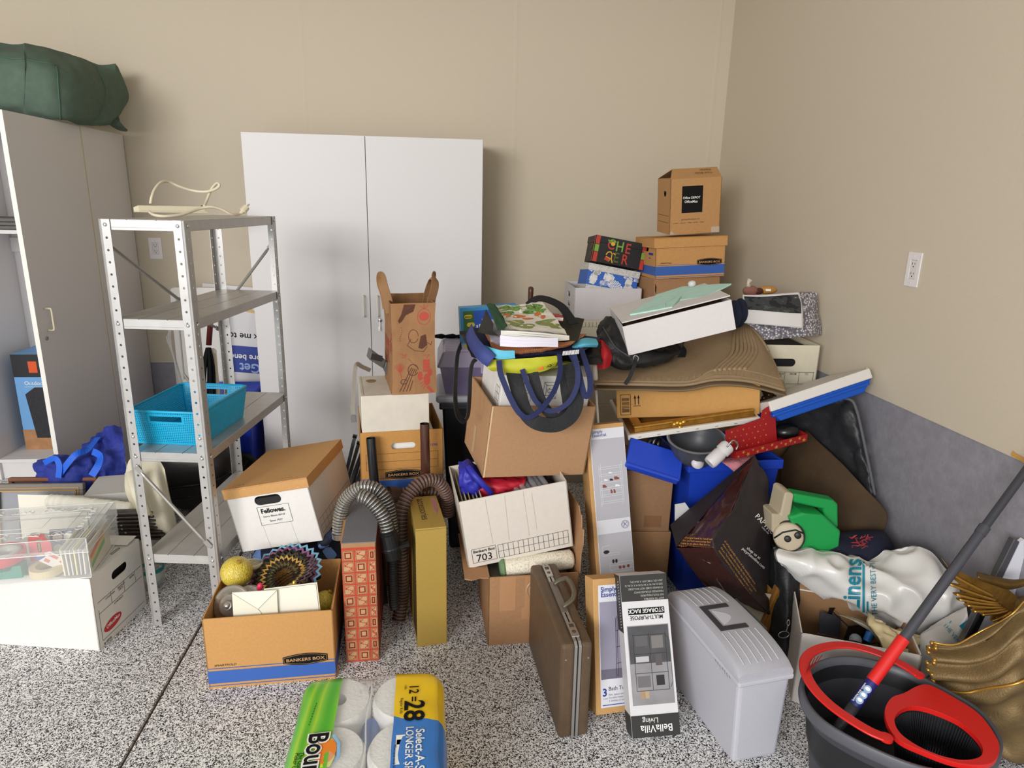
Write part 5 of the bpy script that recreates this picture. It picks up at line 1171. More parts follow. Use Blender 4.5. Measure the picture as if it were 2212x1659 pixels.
nb, _ = slab('navy_bag', 'navy fabric bag with several long hanging handles in the pile', (A(1010, 706, 2.5), A(1300, 728, 2.52), A(1260, 760, 2.22), A(1045, 776, 2.16)), .03, NAVYC, seed=5, amp=.006)
for nm, pts, wd, tw in (('long_handle', [A(1078, 778, 2.14), A(1081, 805, 2.12), A(1090, 830, 2.11), A(1105, 865, 2.1), A(1122, 892, 2.09), A(1140, 902, 2.09), A(1162, 890, 2.09), A(1182, 868, 2.09), A(1200, 838, 2.1), A(1210, 800, 2.12), A(1208, 765, 2.15)], .019, .5),
                        ('long_handle', [A(1128, 798, 2.145), A(1142, 835, 2.12), A(1160, 870, 2.105), A(1190, 888, 2.1), A(1225, 872, 2.1), A(1245, 838, 2.1), A(1248, 800, 2.11), A(1240, 765, 2.15)], .017, -.4),
                        ('short_handle', [A(1230, 758, 2.2), A(1246, 790, 2.14), A(1256, 830, 2.12), A(1264, 855, 2.12), A(1274, 848, 2.12), A(1274, 815, 2.13), A(1264, 780, 2.16), A(1255, 752, 2.22)], .02, .3)):
    b = B(); strap(b, pts, wd, (0, -1, .1), 7, 0, .0025, tw); b.build(nm, NAVYC, nb)
b = B()
strap(b, [A(1012, 712, 2.47), A(1020, 735, 2.3), A(1038, 760, 2.17), A(1062, 780, 2.14)], .05, (-.6, -1, .3), 5); b.build('folded_side', mat('navy_light', '3a4580', .7), nb, smooth=True)
prints(nb, 'hatched_print', WINK, [[(.004 * k, 0), (.004 * k + .0022, 0), (.004 * k + .0052, .014), (.004 * k + .003, .014)] for k in range(14)], Matrix.Translation(A(1215, 768, 2.14)) @ Matrix.Rotation(1.4, 4, 'X') @ Matrix.Rotation(.1, 4, 'Z'))
ob_, _ = slab('orange_bag', 'orange woven bag with light blue edge in middle of pile', (A(1040, 708, 2.48), A(1270, 722, 2.5), A(1232, 745, 2.22), A(1072, 768, 2.15)), .03, ramp_mat('orange_weave', 'wave', 60, [(0, 'c9602c'), (.5, 'd9935e'), (1, 'e6b383')], .6, .2, None, False, 0, 'Color', 'Object', .3, 3), seed=9, amp=.004)
b = puff([[A(1046, 745, 2.22), A(1065, 752, 2.16), A(1085, 757, 2.145), A(1112, 757, 2.145)], [A(1050, 758, 2.2), A(1068, 765, 2.15), A(1088, 767, 2.14), A(1112, 766, 2.14)], [A(1060, 768, 2.19), A(1072, 775, 2.15), A(1090, 776, 2.14), A(1113, 774, 2.14)]], .02, 5, 5, .002); b.build('blue_edge', mat('pale_cyan', '5cb7cf', .6), ob_, smooth=True)
b = puff([[A(1240, 738, 2.35), A(1262, 730, 2.36), A(1288, 732, 2.38)], [A(1235, 748, 2.3), A(1262, 742, 2.28), A(1292, 742, 2.33)], [A(1240, 756, 2.3), A(1262, 750, 2.28), A(1290, 750, 2.34)]], .02, 5, 5, .002); b.build('blue_corner', mat('pale_cyan', '5cb7cf', .6), ob_, smooth=True)
lb_, _ = slab('white_bag', 'pale lilac-white folded bag under the printed bag of the pile', (A(1040, 690, 2.5), A(1215, 705, 2.5), A(1206, 738, 2.22), A(1060, 738, 2.17)), .04, mat('lilac_white', 'cfc8d6', .5), seed=12, amp=.006, crease=.006)
b = B()
for k in range(3): strap(b, [A(1080, 728 + 8 * k, 2.165), A(1120, 732 + 7 * k, 2.16), A(1165, 733 + 6 * k, 2.165), A(1205, 734 + 6 * k, 2.18)], .012, (0, -1, .3), 5, 0, .004)
b.build('fold_edges', mat('lilac_edge', 'ddd8e2', .5), lb_)
kb2, _ = slab('black_bag', 'small black stiff bag with arched handle behind the printed bag', (A(1120, 668, 2.58), A(1262, 690, 2.6), A(1248, 738, 2.3), A(1160, 735, 2.27)), .035, mat('bag_dark_grey', '26261f', .7), seed=15, amp=.003)
b = B(); strap(b, [A(1140, 660, 2.6), A(1160, 645, 2.6), A(1185, 648, 2.58), A(1212, 662, 2.55), A(1230, 685, 2.5), A(1240, 700, 2.46)], .036, (-.1, -.5, 1), 6, 0, .004); b.build('arched_handle', BAGBLK, kb2)
rb = thing('red_booklet', 'red and white booklet end showing under the black handle', 'booklet', tuple(A(1192, 690, 2.5)), (.1, 0, .1))
B().box(-.03, -.03, 0, .035, .04, .018).build('cover', mat('booklet_red', 'c0392f', .5), rb); B().box(-.028, -.031, .003, .0352, .038, .014).build('pages', WINK, rb)
an, rows = slab('printed_bag', 'folded white bag printed with green trees and orange animals, topmost of pile', (A(1054, 663, 2.52), A(1172, 653, 2.56), A(1228, 722, 2.26), A(1085, 709, 2.2)), .028,
                mat('printed_white', 'e2ddcf', .5, var=.04, vs=30), seed=21, amp=.003, n=6)
b = puff([[A(1050, 664, 2.5), A(1062, 662, 2.5), A(1072, 668, 2.46)], [A(1062, 690, 2.34), A(1076, 688, 2.33), A(1088, 694, 2.3)], [A(1076, 722, 2.18), A(1088, 720, 2.17), A(1096, 712, 2.2)]], .012, 6, 5, .004, 30, 4, .004, (0, .1, -1)); b.v = [(x, y, z + .012) for x, y, z in b.v]
b.build('green_gusset', mat('dark_green_fabric', '1d4a2a', .7), an, smooth=True)
b = puff([[A(1050, 668, 2.46), A(1056, 680, 2.4), A(1066, 700, 2.28)], [A(1042, 690, 2.38), A(1050, 702, 2.3), A(1066, 716, 2.2)], [A(1032, 717, 2.24), A(1050, 722, 2.2), A(1076, 724, 2.17)]], .02, 6, 6, .002, 16, 2); b.build('black_panel', mat('panel_black', '1e1e1d', .6), an, smooth=True)
b = B()
for k in range(4): strap(b, [A(1082, 716 + 3 * k, 2.185), A(1130, 718 + 4.5 * k, 2.19), A(1180, 722 + 4.5 * k, 2.21), A(1229, 727 + 2 * k, 2.25)], .006, (0, -1, .4), 5, 0, .004)
b.build('paper_edges', mat('edge_white', 'e6e2d8', .6), an)
b = B(); strap(b, [A(1090, 728, 2.18), A(1130, 732, 2.185), A(1165, 734, 2.2)], .008, (0, -1, .4), 5, 0, .005); b.build('green_edge', mat('dark_green_fabric', '1d4a2a', .7), an)
cn = thing('walking_cane', 'brown wooden cane handle rising behind the pile of bags', 'cane', (0, 0, 0))
c1 = A(1147, 622, 3.02); c0 = V((c1.x - .03, 3.0, .0))
b = B(); b.tube([c0, c1.lerp(c0, .08), c1.lerp(c0, .015), c1, c1 + V((.001, 0, .006))], [.011, .011, .0125, .0125, .006], 14); b.build('shaft', mat('cane_wood', '4a2c1c', .3), cn, smooth=True)
pw_ = thing('curtain_rod', 'white rod with thicker sleeve standing right of large carton', 'rod', (0, 0, 0))
r1 = A(1284, 788, 2.42); r0_ = A(1293, 930, 2.42); dv = r0_ - r1; r0_ = r1 + dv * (r1.z - .003) / (-dv.z)
b = B(); b.tube([r0_, r1], .005, 10); b.build('thin_rod', mat('rod_white', 'dedad2', .4), pw_, smooth=True)
b = B(); b.tube([r1, r1.lerp(r0_, .075), r1.lerp(r0_, .08)], [.0105, .0105, .006], 12); b.build('sleeve', mat('rod_ivory', 'cfc6b8', .4), pw_, smooth=True)

# ------------------------------------------------------------------ briefcase
bf = thing('briefcase', 'brown hard-shell briefcase standing upright on floor with handle', 'briefcase', (.374, 1.869, 0), (.0719, 0, -.008))
BFM = mat('briefcase_brown', '5d4a37', .45, var=.12, vs=30, bump=.1, bs=160)
w_, d_, h_ = .1, .455, .326
for s, x0, x1 in ((-1, -w_ / 2, -.007), (1, .007, w_ / 2 - .006)):
    b = B(); b.box(x0, -d_ / 2, 0, x1, d_ / 2, h_); b.build('shell', BFM, bf, bevel=.012, seg=3)
AL = mat('brushed_aluminium', 'aeaaa6', .32, .7)
for x in (-.0062, .0062):
    b = B(); q = .0022; e = .003
    ou = [(-d_ / 2 - e, .002), (d_ / 2 + e, .002), (d_ / 2 + e, h_ + e - .01), (d_ / 2 - .01, h_ + e), (-d_ / 2 + .01, h_ + e), (-d_ / 2 - e, h_ + e - .01)]
    inn = [(p * .94, .012 + r * .93) for p, r in ou]
    b.plate(ou, [inn], .0085, 0, Matrix.Translation((x - .0042, 0, 0)) @ Matrix(((0, 0, 1, 0), (1, 0, 0, 0), (0, 1, 0, 0), (0, 0, 0, 1)))); b.build('metal_frame', AL, bf, bevel=.0012)
for y in (.165, -.165):
    l_ = B().box(-.012, y - .034, h_ + .002, .012, y + .034, h_ + .0065).build('latch', mat('latch_steel', 'b9b3aa', .25, .8), bf, bevel=.0015)
    b = B(); T = Matrix.Translation((0, y - .012, h_ + .0065)); b.plate(oval(0, 0, .006, .006, 14), [oval(0, 0, .003, .003, 10)], .0012, 0, T); b.box(-.007, y + .01, h_ + .0065, .007, y + .0125, h_ + .0078); b.box(-.007, y + .016, h_ + .0065, .007, y + .0185, h_ + .0078); b.box(-.007, y + .022, h_ + .0065, .007, y + .0245, h_ + .0078)
    stuff(b.build('latch_details', mat('latch_dark', '57514a', .4, .6), l_))
B().box(-.011, -.075, h_ + .002, .011, .1, h_ + .0045).build('handle_plate', mat('plate_taupe', '7d7268', .4, .4), bf, bevel=.001)
hm = mat('handle_olive', '5a5140', .35)
b = B(); hp = [(.004, .085, h_ + .004), (.018, .083, h_ + .016), (.038, .07, h_ + .03), (.044, .045, h_ + .034), (.045, .01, h_ + .034), (.042, -.02, h_ + .032), (.03, -.04, h_ + .022), (.012, -.046, h_ + .012), (.002, -.046, h_ + .004)]
b.tube(spline(hp, 5), .0085, 10, 0, True, None, .8); b.build('handle', hm, bf, smooth=True)
b = B()
for x in (-.035, .032): b.lathe([(.003, 0), (.0025, .001), (.0005, .0014)], 10, 0, Matrix.Translation((x, -d_ / 2, h_ - .05)) @ Matrix.Rotation(pi / 2, 4, 'X'))
stuff(b.build('rivets', AL, bf))

# ------------------------------------------------------------------ shoe-rack box, bath box, storage-rack box
SE_K = mat('se_kraft', 'c79a62', .75, var=.04, vs=100); SE_G = mat('label_grey', 'b7b5ba', .55); SE_W = mat('label_white2', 'dcdbe0', .55)
tb = thing('tall_carton', 'tall narrow shoe-rack carton leaning behind the lower matching one', 'box', (.646, 2.236, .181), (.12, -.266, -.042))
w_, d_, h0, h_ = .152, .078, -.185, .585
B().box(-w_ / 2, -d_ / 2, h0, w_ / 2, d_ / 2, h_).build('body', SE_K, tb, bevel=.002)
F = face(w_, d_, h_, 'front')
prints(tb, 'white_label', SE_W, [rect(.014, h0 + .02, w_ - .001, h_ - .016)], F)
prints(tb, 'grey_photo', SE_G, [rect(.017, .225, w_ - .003, h_ - .055), rect(.017, .0, w_ - .003, .172)], F, .0003)
text(tb, 'Simply\nEssential.', .022, h_ - .032, .0165, NAVYINK, F, .0006, .01, lead=.8)
SK = mat('pictured_wire', 'd9d9dd', .4); RK = mat('pictured_wire_dark', '8c8a90', .5)
b = B(); segs = []
for k in range(6): segs += [(.04, .285 + .026 * k, .125, .288 + .026 * k), (.04, .285 + .026 * k, .046, .292 + .026 * k), (.046, .293 + .026 * k, .131, .296 + .026 * k)]
segs += [(.04, .275, .04, .43), (.125, .278, .125, .43), (.047, .285, .047, .44), (.131, .286, .131, .44)]
prints(tb, 'pictured_rack', SK, (), F, .0005, segs, .0013)
for q, (c, rects) in enumerate((('8d4a3c', [(.098, .372, .118, .384), (.05, .346, .066, .357), (.08, .322, .088, .338), (.092, .322, .1, .337)]), ('efece8', [(.058, .372, .072, .378), (.1, .346, .118, .354), (.078, .398, .092, .403)]), ('2c2a2e', [(.08, .37, .094, .378)]))):
    prints(tb, 'pictured_shoes', mat('shoe_%d' % q, c, .6), [[(x0, y0), (x1, y0), (x1, y0 + (y1 - y0) * .5), ((x0 + x1) / 2, y1), (x0, y1)] for x0, y0, x1, y1 in rects], F, .0006)
prints(tb, 'pictured_rack', SK, (), F, .0005, rectlines(.03, .09, .095, .098) + rectlines(.055, .05, .148, .06) + rectlines(.06, .025, .148, .035) + [(.055, .05, .055, .025), (.03, .09, .03, .125), (.03, .125, .06, .128)], .0013)
prints(tb, 'pictured_shoes', mat('shoe_2', '2c2a2e', .6), [oval(.045, .104, .012, .007, 12), oval(.07, .066, .005, .008, 10), oval(.082, .066, .005, .008, 10)], F, .0006)
prints(tb, 'pictured_shoes', mat('shoe_0', '8d4a3c', .6), [oval(.095, .04, .006, .006, 10), oval(.11, .04, .006, .006, 10), oval(.128, .041, .006, .006, 10)], F, .0006)
b = B(); T = F @ Matrix.Translation((.128, .2, .0008)); b.plate(oval(0, 0, .0155, .0155, 24), [oval(0, 0, .0142, .0142, 24)], 0, 0, T); b.plate(oval(0, 0, .0115, .0115, 24), [oval(0, 0, .0107, .0107, 24)], 0, 0, T); lines(b, [(-.008, -.008, .008, .008), (-.008, .008, .008, -.008), (-.006, -.001, -.001, .006)], .0016, T); stuff(b.build('round_badge', NAVYINK, tb))
text(tb, 'Simply Essential.', .055, h_ - .02, .012, INK, face(w_, d_, h_, 'left'), .0004, 0, rotz=-pi / 2)
lb2 = thing('bath_carton', 'shorter bath-tower carton leaning in front of the tall matching one', 'box', (.555, 1.742, .01), (.172, -.339, .055))
w_, d_, h_ = .185, .07, .413
B().box(-w_ / 2, -d_ / 2, 0, w_ / 2, d_ / 2, h_).build('body', SE_K, lb2, bevel=.002)
F = face(w_, d_, h_, 'front')
prints(lb2, 'white_label', SE_W, [rect(.016, .02, w_ - .012, h_ - .02)], F); prints(lb2, 'photo_panel', mat('photo_mauve', '9a95a6', .55), [rect(.019, .105, w_ - .015, h_ - .072)], F, .0003)
prints(lb2, 'photo_floor', mat('photo_floor', '6f6a78', .55), [rect(.019, .105, w_ - .015, .135)], F, .0005)
text(lb2, 'Simply\nEssential.', .024, h_ - .04, .0205, NAVYINK, F, .0006, .02, lead=.8)
text(lb2, '3', .022, .055, .032, NAVYINK, F, .0006, .03); text(lb2, 'Bath Tower', .042, .07, .017, INK, F, .0006)
text(lb2, 'Slim, space saving\nDurable metal frame\n3 shelves of storage', .042, .055, .0085, GREYINK, F, .0006, lead=1.1); text(lb2, '3 shelf', .023, .045, .006, GREYINK, F, .0006)
prints(lb2, 'navy_rule', NAVYINK, [rect(.022, .026, w_ - .014, .0285)], F, .0004)
prints(lb2, 'pictured_tower', mat('wire_black', '2b2930', .5), (), F, .0007, [(.072, .11, .072, .29), (.077, .11, .077, .295)] + [(.072, .15 + .05 * k, .11, .155 + .05 * k) for k in range(3)], .0016)
rk = thing('rack_carton', 'black and white storage rack carton standing upside down before toolbox', 'box', (.631, 1.630, .012), (-.026, -.436, -.044))
w_, d_, h_ = .147, .07, .468
DKP = mat('carton_charcoal', '302f2c', .55); LGT = mat('carton_light', 'd5d2d2', .5)
B().box(-w_ / 2, -d_ / 2, 0, w_ / 2, d_ / 2, h_).build('body', LGT, rk, bevel=.0015)
F = face(w_, d_, h_, 'front'); FL = face(w_, d_, h_, 'left')
prints(rk, 'dark_panel', DKP, [rect(.0005, 0, w_ - .0005, .062), rect(.0005, h_ - .078, w_ - .0005, h_ - .0005)], F); prints(rk, 'dark_panel', DKP, [rect(0, 0, d_, .062), rect(0, h_ - .17, d_, h_ - .0005)], FL)
prints(rk, 'photo_panel', mat('photo_grey', '8f8c8e', .5, var=.15, vs=14), [rect(.01, .09, w_ - .008, h_ - .15)], F, .0003); prints(rk, 'photo_backdrop', mat('photo_dark', '4a494b', .55, var=.2, vs=20), [rect(.012, h_ - .26, w_ - .01, h_ - .152)], F, .0005)
T = F @ Matrix.Translation((w_ / 2, 0, 0)) @ Matrix.Rotation(pi, 4, 'Z')
text(rk, 'EASY TO ASSEMBLE.\nNO TOOLS REQUIRED.\nMAXIMIZES STORAGE SPACE\nSTORAGE CUBES NOT INCLUDED\nSIZE 23 IN. W X 34.75 IN H X 12 IN. D\n(58.4 CM. X 88.2 CM. X 30.4 CM.)', .045, -h_ + .071, .0078, mat('print_pale', 'bdb9b0', .6), F @ Matrix.Translation((w_ / 2 - .045 + .045, 0, 0)) @ Matrix.Rotation(pi, 4, 'Z') @ Matrix.Translation((-.105, 0, 0)), .0006, .0, sx=.92, lead=1.35)
prints(rk, 'title_bar', INK, [rect(.018, h_ - .118, w_ - .016, h_ - .099)], F, .0006)
text(rk, 'STORAGE RACK', 0, -(h_ - .102), .0165, WINK, T, .001, .012, 'CENTER', sx=.92); text(rk, 'MULTI-PURPOSE', 0, -(h_ - .122), .0165, INK, T, .0008, .006, 'CENTER', sx=.86)
text(rk, 'BellaVilla', -.052, -.033, .029, WINK, T, .0008, .004, sx=.95); text(rk, 'Living', -.01, -.053, .0215, WINK, T, .0008, -.002)
T2 = F
prints(rk, 'pictured_rack', mat('wire_ink', '2b2a2b', .5), (), F, .0009, [(.026, y, .126, y) for y in (.13, .18, .235, .29)] + [(x, .13, x, .295) for x in (.026, .076, .126)] + [(.13, .135, .138, .15), (.138, .15, .138, .27), (.138, .27, .126, .29)], .0014)
for q, (c, rr) in enumerate((('5d5a5c', rect(.032, .258, .07, .288)), ('77736f', rect(.082, .25, .118, .286)), ('b9b6b6', rect(.03, .212, .07, .228)), ('57524f', rect(.09, .2, .11, .232)), ('6c686a', rect(.03, .14, .07, .172)), ('2a292b', rect(.088, .143, .113, .172)), ('a78a63', rect(.036, .108, .048, .13)), ('b39a78', rect(.05, .108, .062, .13)))):
    prints(rk, 'pictured_item', mat('pic_item_%d' % q, c, .6), [rr], F, .0007)
prints(rk, 'hatched_band', mat('print_pale', 'bdb9b0', .6), [[(.04, y), (.055, y + .004), (.055, y + .007), (.04, y + .003)] for y in [h_ - .16 + .0085 * k for k in range(17)]], FL, .0004)

# ------------------------------------------------------------------ grey lidded toolbox
tx = thing('tool_box', 'pale grey plastic lidded file tote with dark handle on floor', 'tote', (.858, 1.706, 0), (.155, 0, 0))
TG = mat('speckled_grey', 'bab9c0', .5, var=.1, vs=700, spec=.35); TGL = mat('speckled_grey_lid', 'b0afb6', .5, var=.12, vs=700, bump=.06, bs=500, spec=.35)
b = B(); w0, d0, w1, d1 = .073, .192, .083, .207; hh = .29
b.hexa([(.014 - w0, -d0, 0), (.014 + w0, -d0, 0), (.008 + w0, d0, 0), (.008 - w0, d0, 0), (-w1, -d1, hh), (w1, -d1, hh), (w1, d1, hh), (-w1, d1, hh)]); b.build('body', TG, tx, bevel=.012, seg=3)
b = B(); b.box(-.089, -.214, .278, .089, .214, .296); b.build('rim', TG, tx, bevel=.006, seg=2)
def crown(s): return .322 + .03 * (1 - abs(s) ** 3.2)
b = B(); n = 24; sec = []
for i in range(n + 1):
    s = -1 + 2 * i / n; y = s * .208; z = crown(s) if abs(s) < .999 else .318
    sec.append([(-.087, y, .294), (-.087, y, z - .014), (-.081, y, z - .004), (-.07, y, z), (.07, y, z), (.081, y, z - .004), (.087, y, z - .014), (.087, y, .294)])
b.grid(sec); b.add(sec[0], [tuple(range(8))]); b.add(sec[-1], [tuple(range(8))[::-1]])
b.build('lid', TGL, tx, auto=.6)
b = B()
for side in (-1, 1):
    for k in range(6):
        x = -.06 + .022 * k
        pts = []
        for i in range(7):
            s = side * (.34 + .56 * i / 6); pts.append((x, s * .208, crown(s) + .0004))
        b.tube(pts, .0016, 5)
stuff(b.build('ribs', mat('rib_pale', 'c9c8ce', .5), tx))
DG = mat('handle_charcoal', '3b3b40', .45)
b = B()
def top(x, y): return (x, y, crown(y / .208))
for x0, y0, x1, y1 in ((-.058, -.062, -.04, .062), (-.04, .044, .035, .062), (-.04, -.062, .035, -.044)):
    z = crown(0) - .0005; b.box(x0, y0, z - .004, x1, y1, z + .0025)
b.build('handle', DG, tx)
B().box(.0835, -.075, crown(0) - .02, .0885, .085, crown(0) - .004).build('hinge_bar', DG, tx)
b = B(); b.plate([(-.03, -.036)] + [(-.03 + .042 * sin(pi * i / 12), -.036 + .072 * i / 12) for i in range(13)], (), .0012, 0, Matrix.Translation((0, 0, crown(0) - .0002))); b.build('finger_recess', mat('recess_pale', 'cfced4', .5), tx)
prints(tx, 'scratches', mat('scratch_dark', '6b6b70', .7), (), face(.178, .428, .296, 'left'), .0006, [(.31 + .012 * k, .287, .316 + .012 * k, .282 - .003 * (k % 3)) for k in range(7)], .002)
# ------------------------------------------------------------------ boxes in the far corner
def plain(name, label, t, a, d, m, bevel=.003, group=None, seam=True):
    o = thing(name, label, 'box', t, a, group); B().box(-d[0] / 2, -d[1] / 2, 0, d[0] / 2, d[1] / 2, d[2]).build('body', m, o, bevel=bevel)
    if seam: prints(o, 'flap_seam', mat('seam_dark', '5c422c', .9), (), face(*d, 'top'), .0, [(0, d[1] / 2, d[0], d[1] / 2)], .002)
    return o
plain('corner_carton', 'brown carton standing on floor at the bottom of the corner stack', (1.29, 3.60, 0), (.04, 0, 0), (.42, .36, .48), BROWN)
plain('corner_carton', 'brown carton second from the floor in the corner stack', (1.29, 3.60, .481), (.05, 0, 0), (.40, .34, .46), BROWN)
SA = (.043, -.052, -.055)
pb_ = thing('corner_carton', 'plain brown carton directly under the lidded box in the corner', 'box', (1.287, 3.56, .956), SA)
B().box(-.18, -.154, 0, .18, .154, .236).build('body', BROWN, pb_, bevel=.003)
prints(pb_, 'edge_tear', mat('tear_dark', '3b2a1b', .9), [[(.004, .21), (.012, .19), (.009, .155), (.003, .17)]], face(.36, .308, .236, 'front'))
bl2 = thing('lidded_box', 'tan lidded storage box with blue band in the corner stack', 'box', (1.284, 3.556, 1.194), (.02, -.024, -.055))
w_, d_, h_ = .372, .308, .2
carton(bl2, w_, d_, h_, KRAFT, holes={'left': [stadium(.15, .15, .09, .03)]})
F = face(w_, d_, h_, 'front'); bands(bl2, F, w_, (('blue_band', BLUEINK, .016, .062), ('blue_rule', BLUEINK, .005, .0075), ('blue_rule', BLUEINK, .067, .069)))
bands(bl2, face(w_, d_, h_, 'left'), d_, (('blue_band', BLUEINK, .016, .062),)); bankers_logo(bl2, F, .222, .058, .135, .038); text(bl2, 'SMARTFOLD', .025, .075, .0105, INK, F, .0003, 0, shear=.3)
prints(bl2, 'label_marks', NAVYINK, [rect(.2, .118, .27, .13), rect(.2, .1, .235, .104)], face(w_, d_, h_, 'left'))
T = Matrix.Translation((0, 0, 0))
lid(bl2, w_ + .002, d_, h_ + .006, .05, KRAFT, .004, .008)
dp = thing('depot_box', 'brown office store carton with black square, topmost in corner', 'box', (1.326, 3.600, 1.4225), (.003, .0469, -.0745))
w_, d_, h_ = .272, .209, .28
carton(dp, w_, d_, h_, mat('depot_kraft', 'b78a58', .8, var=.05, vs=100), .004, False, {'left': [stadium(.12, .205, .05, .028)]})
b = B(); r_ = [(-d_ / 2, h_), (-.02, h_ + .047), (.025, h_ + .047), (d_ / 2, h_)]
b.hexa([(-w_ / 2, -d_ / 2, h_), (w_ / 2, -d_ / 2, h_), (w_ / 2, -d_ / 2 + .003, h_ + .001), (-w_ / 2, -d_ / 2 + .003, h_ + .001), (-w_ / 2 + .03, -.035, h_ + .045), (w_ / 2, -.035, h_ + .045), (w_ / 2, -.033, h_ + .048), (-w_ / 2 + .03, -.033, h_ + .048)])
b.hexa([(-w_ / 2, d_ / 2 - .003, h_ + .001), (w_ / 2, d_ / 2 - .003, h_ + .001), (w_ / 2, d_ / 2, h_), (-w_ / 2, d_ / 2, h_), (-w_ / 2 + .03, -.033, h_ + .045), (w_ / 2, -.033, h_ + .045), (w_ / 2, -.03, h_ + .048), (-w_ / 2 + .03, -.03, h_ + .048)])
b.build('top_flaps', mat('depot_kraft', 'b78a58', .8), dp)
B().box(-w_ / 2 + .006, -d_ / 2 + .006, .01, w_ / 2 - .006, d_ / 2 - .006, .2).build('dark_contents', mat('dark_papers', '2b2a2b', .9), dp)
F = face(w_, d_, h_, 'front'); prints(dp, 'black_square', INK, [rect(.062, .108, .173, .242)], F)
text(dp, 'Office DEPOT', .067, .178, .0168, WINK, F, .0004, .012, sx=.93); text(dp, 'OfficeMax', .076, .158, .0182, WINK, F, .0004, .012, sx=.93)
text(dp, 'getting.officedepot.com', .062, .072, .0105, INK, F, .0003); text(dp, 'printing  •  marketing  •  mailing  •  packing  •  shipping', .02, .056, .0075, INK, F, .0003)
FT = Matrix.Translation((0, -d_ / 2, h_ + .002)) @ Matrix.Rotation(.66, 4, 'X'); text(dp, 'Kitchen', .09, .062, .019, mat('marker', '3a2a1d', .8), FT, .002, rotz=pi); text(dp, 'Cook Books', .09, .038, .018, mat('marker', '3a2a1d', .8), FT, .002, rotz=pi)
prints(dp, 'form_rules', INK, (), face(w_, d_, h_, 'left'), .0002, [(.02, .095, .19, .095), (.02, .06, .19, .06)], .0015)
prints(dp, 'clear_tape', mat('tape_shine', 'e3d9c8', .12, alpha=.5, spec=.8), [[(0, 0), (.03, 0), (.008, .02)], rect(.225, .0, w_ - .002, .03)], F)

# second stack: cream cartons, white handled box, pinecone box, cheer box
plain('cream_carton', 'cream carton on floor under the white handled box', (.905, 3.70, 0), (-.02, 0, 0), (.42, .34, .47), CREAM, seam=False)
cq = plain('cream_carton', 'cream carton with grid directly under the white handled box', (.905, 3.70, .471), (-.02, 0, 0), (.41, .335, .476), CREAM, seam=False)
prints(cq, 'grid', INK, (), face(.41, .335, .476, 'front'), .0002, [(.02, .44, .2, .44)] + [(.02 + .02 * k, .44, .02 + .02 * k, .466) for k in range(10)], .0014)
wh = thing('handled_box', 'white open box with handle hole holding blue pinecone box', 'box', (.896, 3.698, .948), (-.018, 0, 0))
w_, d_, h_ = .367, .322, .173
carton(wh, w_, d_, h_, mat('cool_white_card', 'd3cdcc', .7, var=.02, vs=50, bump=.04, bs=100), holes={'left': [stadium(.14, .118, .075, .03, 3)]})
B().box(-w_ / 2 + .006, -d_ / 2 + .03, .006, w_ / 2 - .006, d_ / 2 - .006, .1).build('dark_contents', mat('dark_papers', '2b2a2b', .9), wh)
F = face(w_, d_, h_, 'left'); prints(wh, 'print_rules', INK, (), F, .0002, [(.13, .078, .21, .078), (.13, .026, .21, .026)], .0016); text(wh, 'Office', .135, .056, .022, INK, F, .0003, .03); text(wh, 'STORAGE', .14, .04, .012, INK, F, .0003)
px = thing('pinecone_box', 'blue gift box printed with white pinecones under the cheer box', 'gift box', (.912, 3.695, 1.062), (.03, -.11, .172))
w_, d_, h_ = .285, .2, .155
PBL = mat('pinecone_blue', '3667bd', .5); SNOW = ramp_mat('snowflake_white', 'noise', 60, [(0, 'c9c6bf'), (.45, 'd8d5cf'), (.55, 'b9b6b0'), (.6, 'd8d5cf')], .6)
B().box(-w_ / 2, -d_ / 2, 0, w_ / 2, d_ / 2, h_ - .03).build('body', PBL, px, bevel=.0015)
B().box(-w_ / 2 - .004, -d_ / 2 - .004, h_ - .036, w_ / 2 + .004, d_ / 2 + .004, h_).build('lid', SNOW, px, bevel=.0015)
F = face(w_, d_, h_, 'front'); prints(px, 'snow_band', SNOW, [rect(0, 0, w_, .04)], F, .0002); prints(px, 'snow_band', SNOW, [rect(0, 0, d_, .04)], face(w_, d_, h_, 'left'), .0002)
b = B()
def cone(cx, cy, L, W, a):
    for i in range(9):
        for j in range(-3, 4):
            u = -L / 2 + L * (i + .5) / 9; ww = W / 2 * (sin(pi * (.12 + .8 * (i + .5) / 9)) ** .7); v = ww * (j + (.5 if i % 2 else 0)) / 3
            if abs(v) > ww: continue
            c = rot2([(u, v)], a); b.flat(rot2([(cx + x * .0065 + c[0][0], cy + y * .0032 + c[0][1]) for x, y in ((-1, 0), (-.3, .9), (.9, .4), (1, -.2), (-.2, -.9))], a, cx + c[0][0], cy + c[0][1]), 0, F @ Matrix.Translation((0, 0, .0004)))
for q in ((.035, .078, .06, .04, 1.4), (.12, .095, .055, .045, -.15), (.165, .055, .075, .055, -.35), (.235, .09, .05, .035, 1.3), (.24, .055, .05, .04, -.5), (.05, .112, .03, .03, .3)): cone(*q)
for cx, cy, a in ((.075, .07, -.6), (.1, .05, 2.2), (.2, .11, .4), (.13, .06, 2.9), (.26, .1, .7), (.02, .11, 2)):
    lines(b, [(cx, cy, cx + .03 * cos(a + .18 * k), cy + .03 * sin(a + .18 * k)) for k in range(-4, 5)], .0011, F @ Matrix.Translation((0, 0, .0003)))
stuff(b.build('pinecone_print', WINK, px))
ch_ = thing('cheer_box', 'black gift box with colourful CHEER lettering topmost of its stack', 'gift box', (.947, 3.69, 1.226), (-.0, -.11, .165))
w_, d_, h_ = .283, .2, .14
CHB = mat('cheer_black', '1f1d1f', .5)
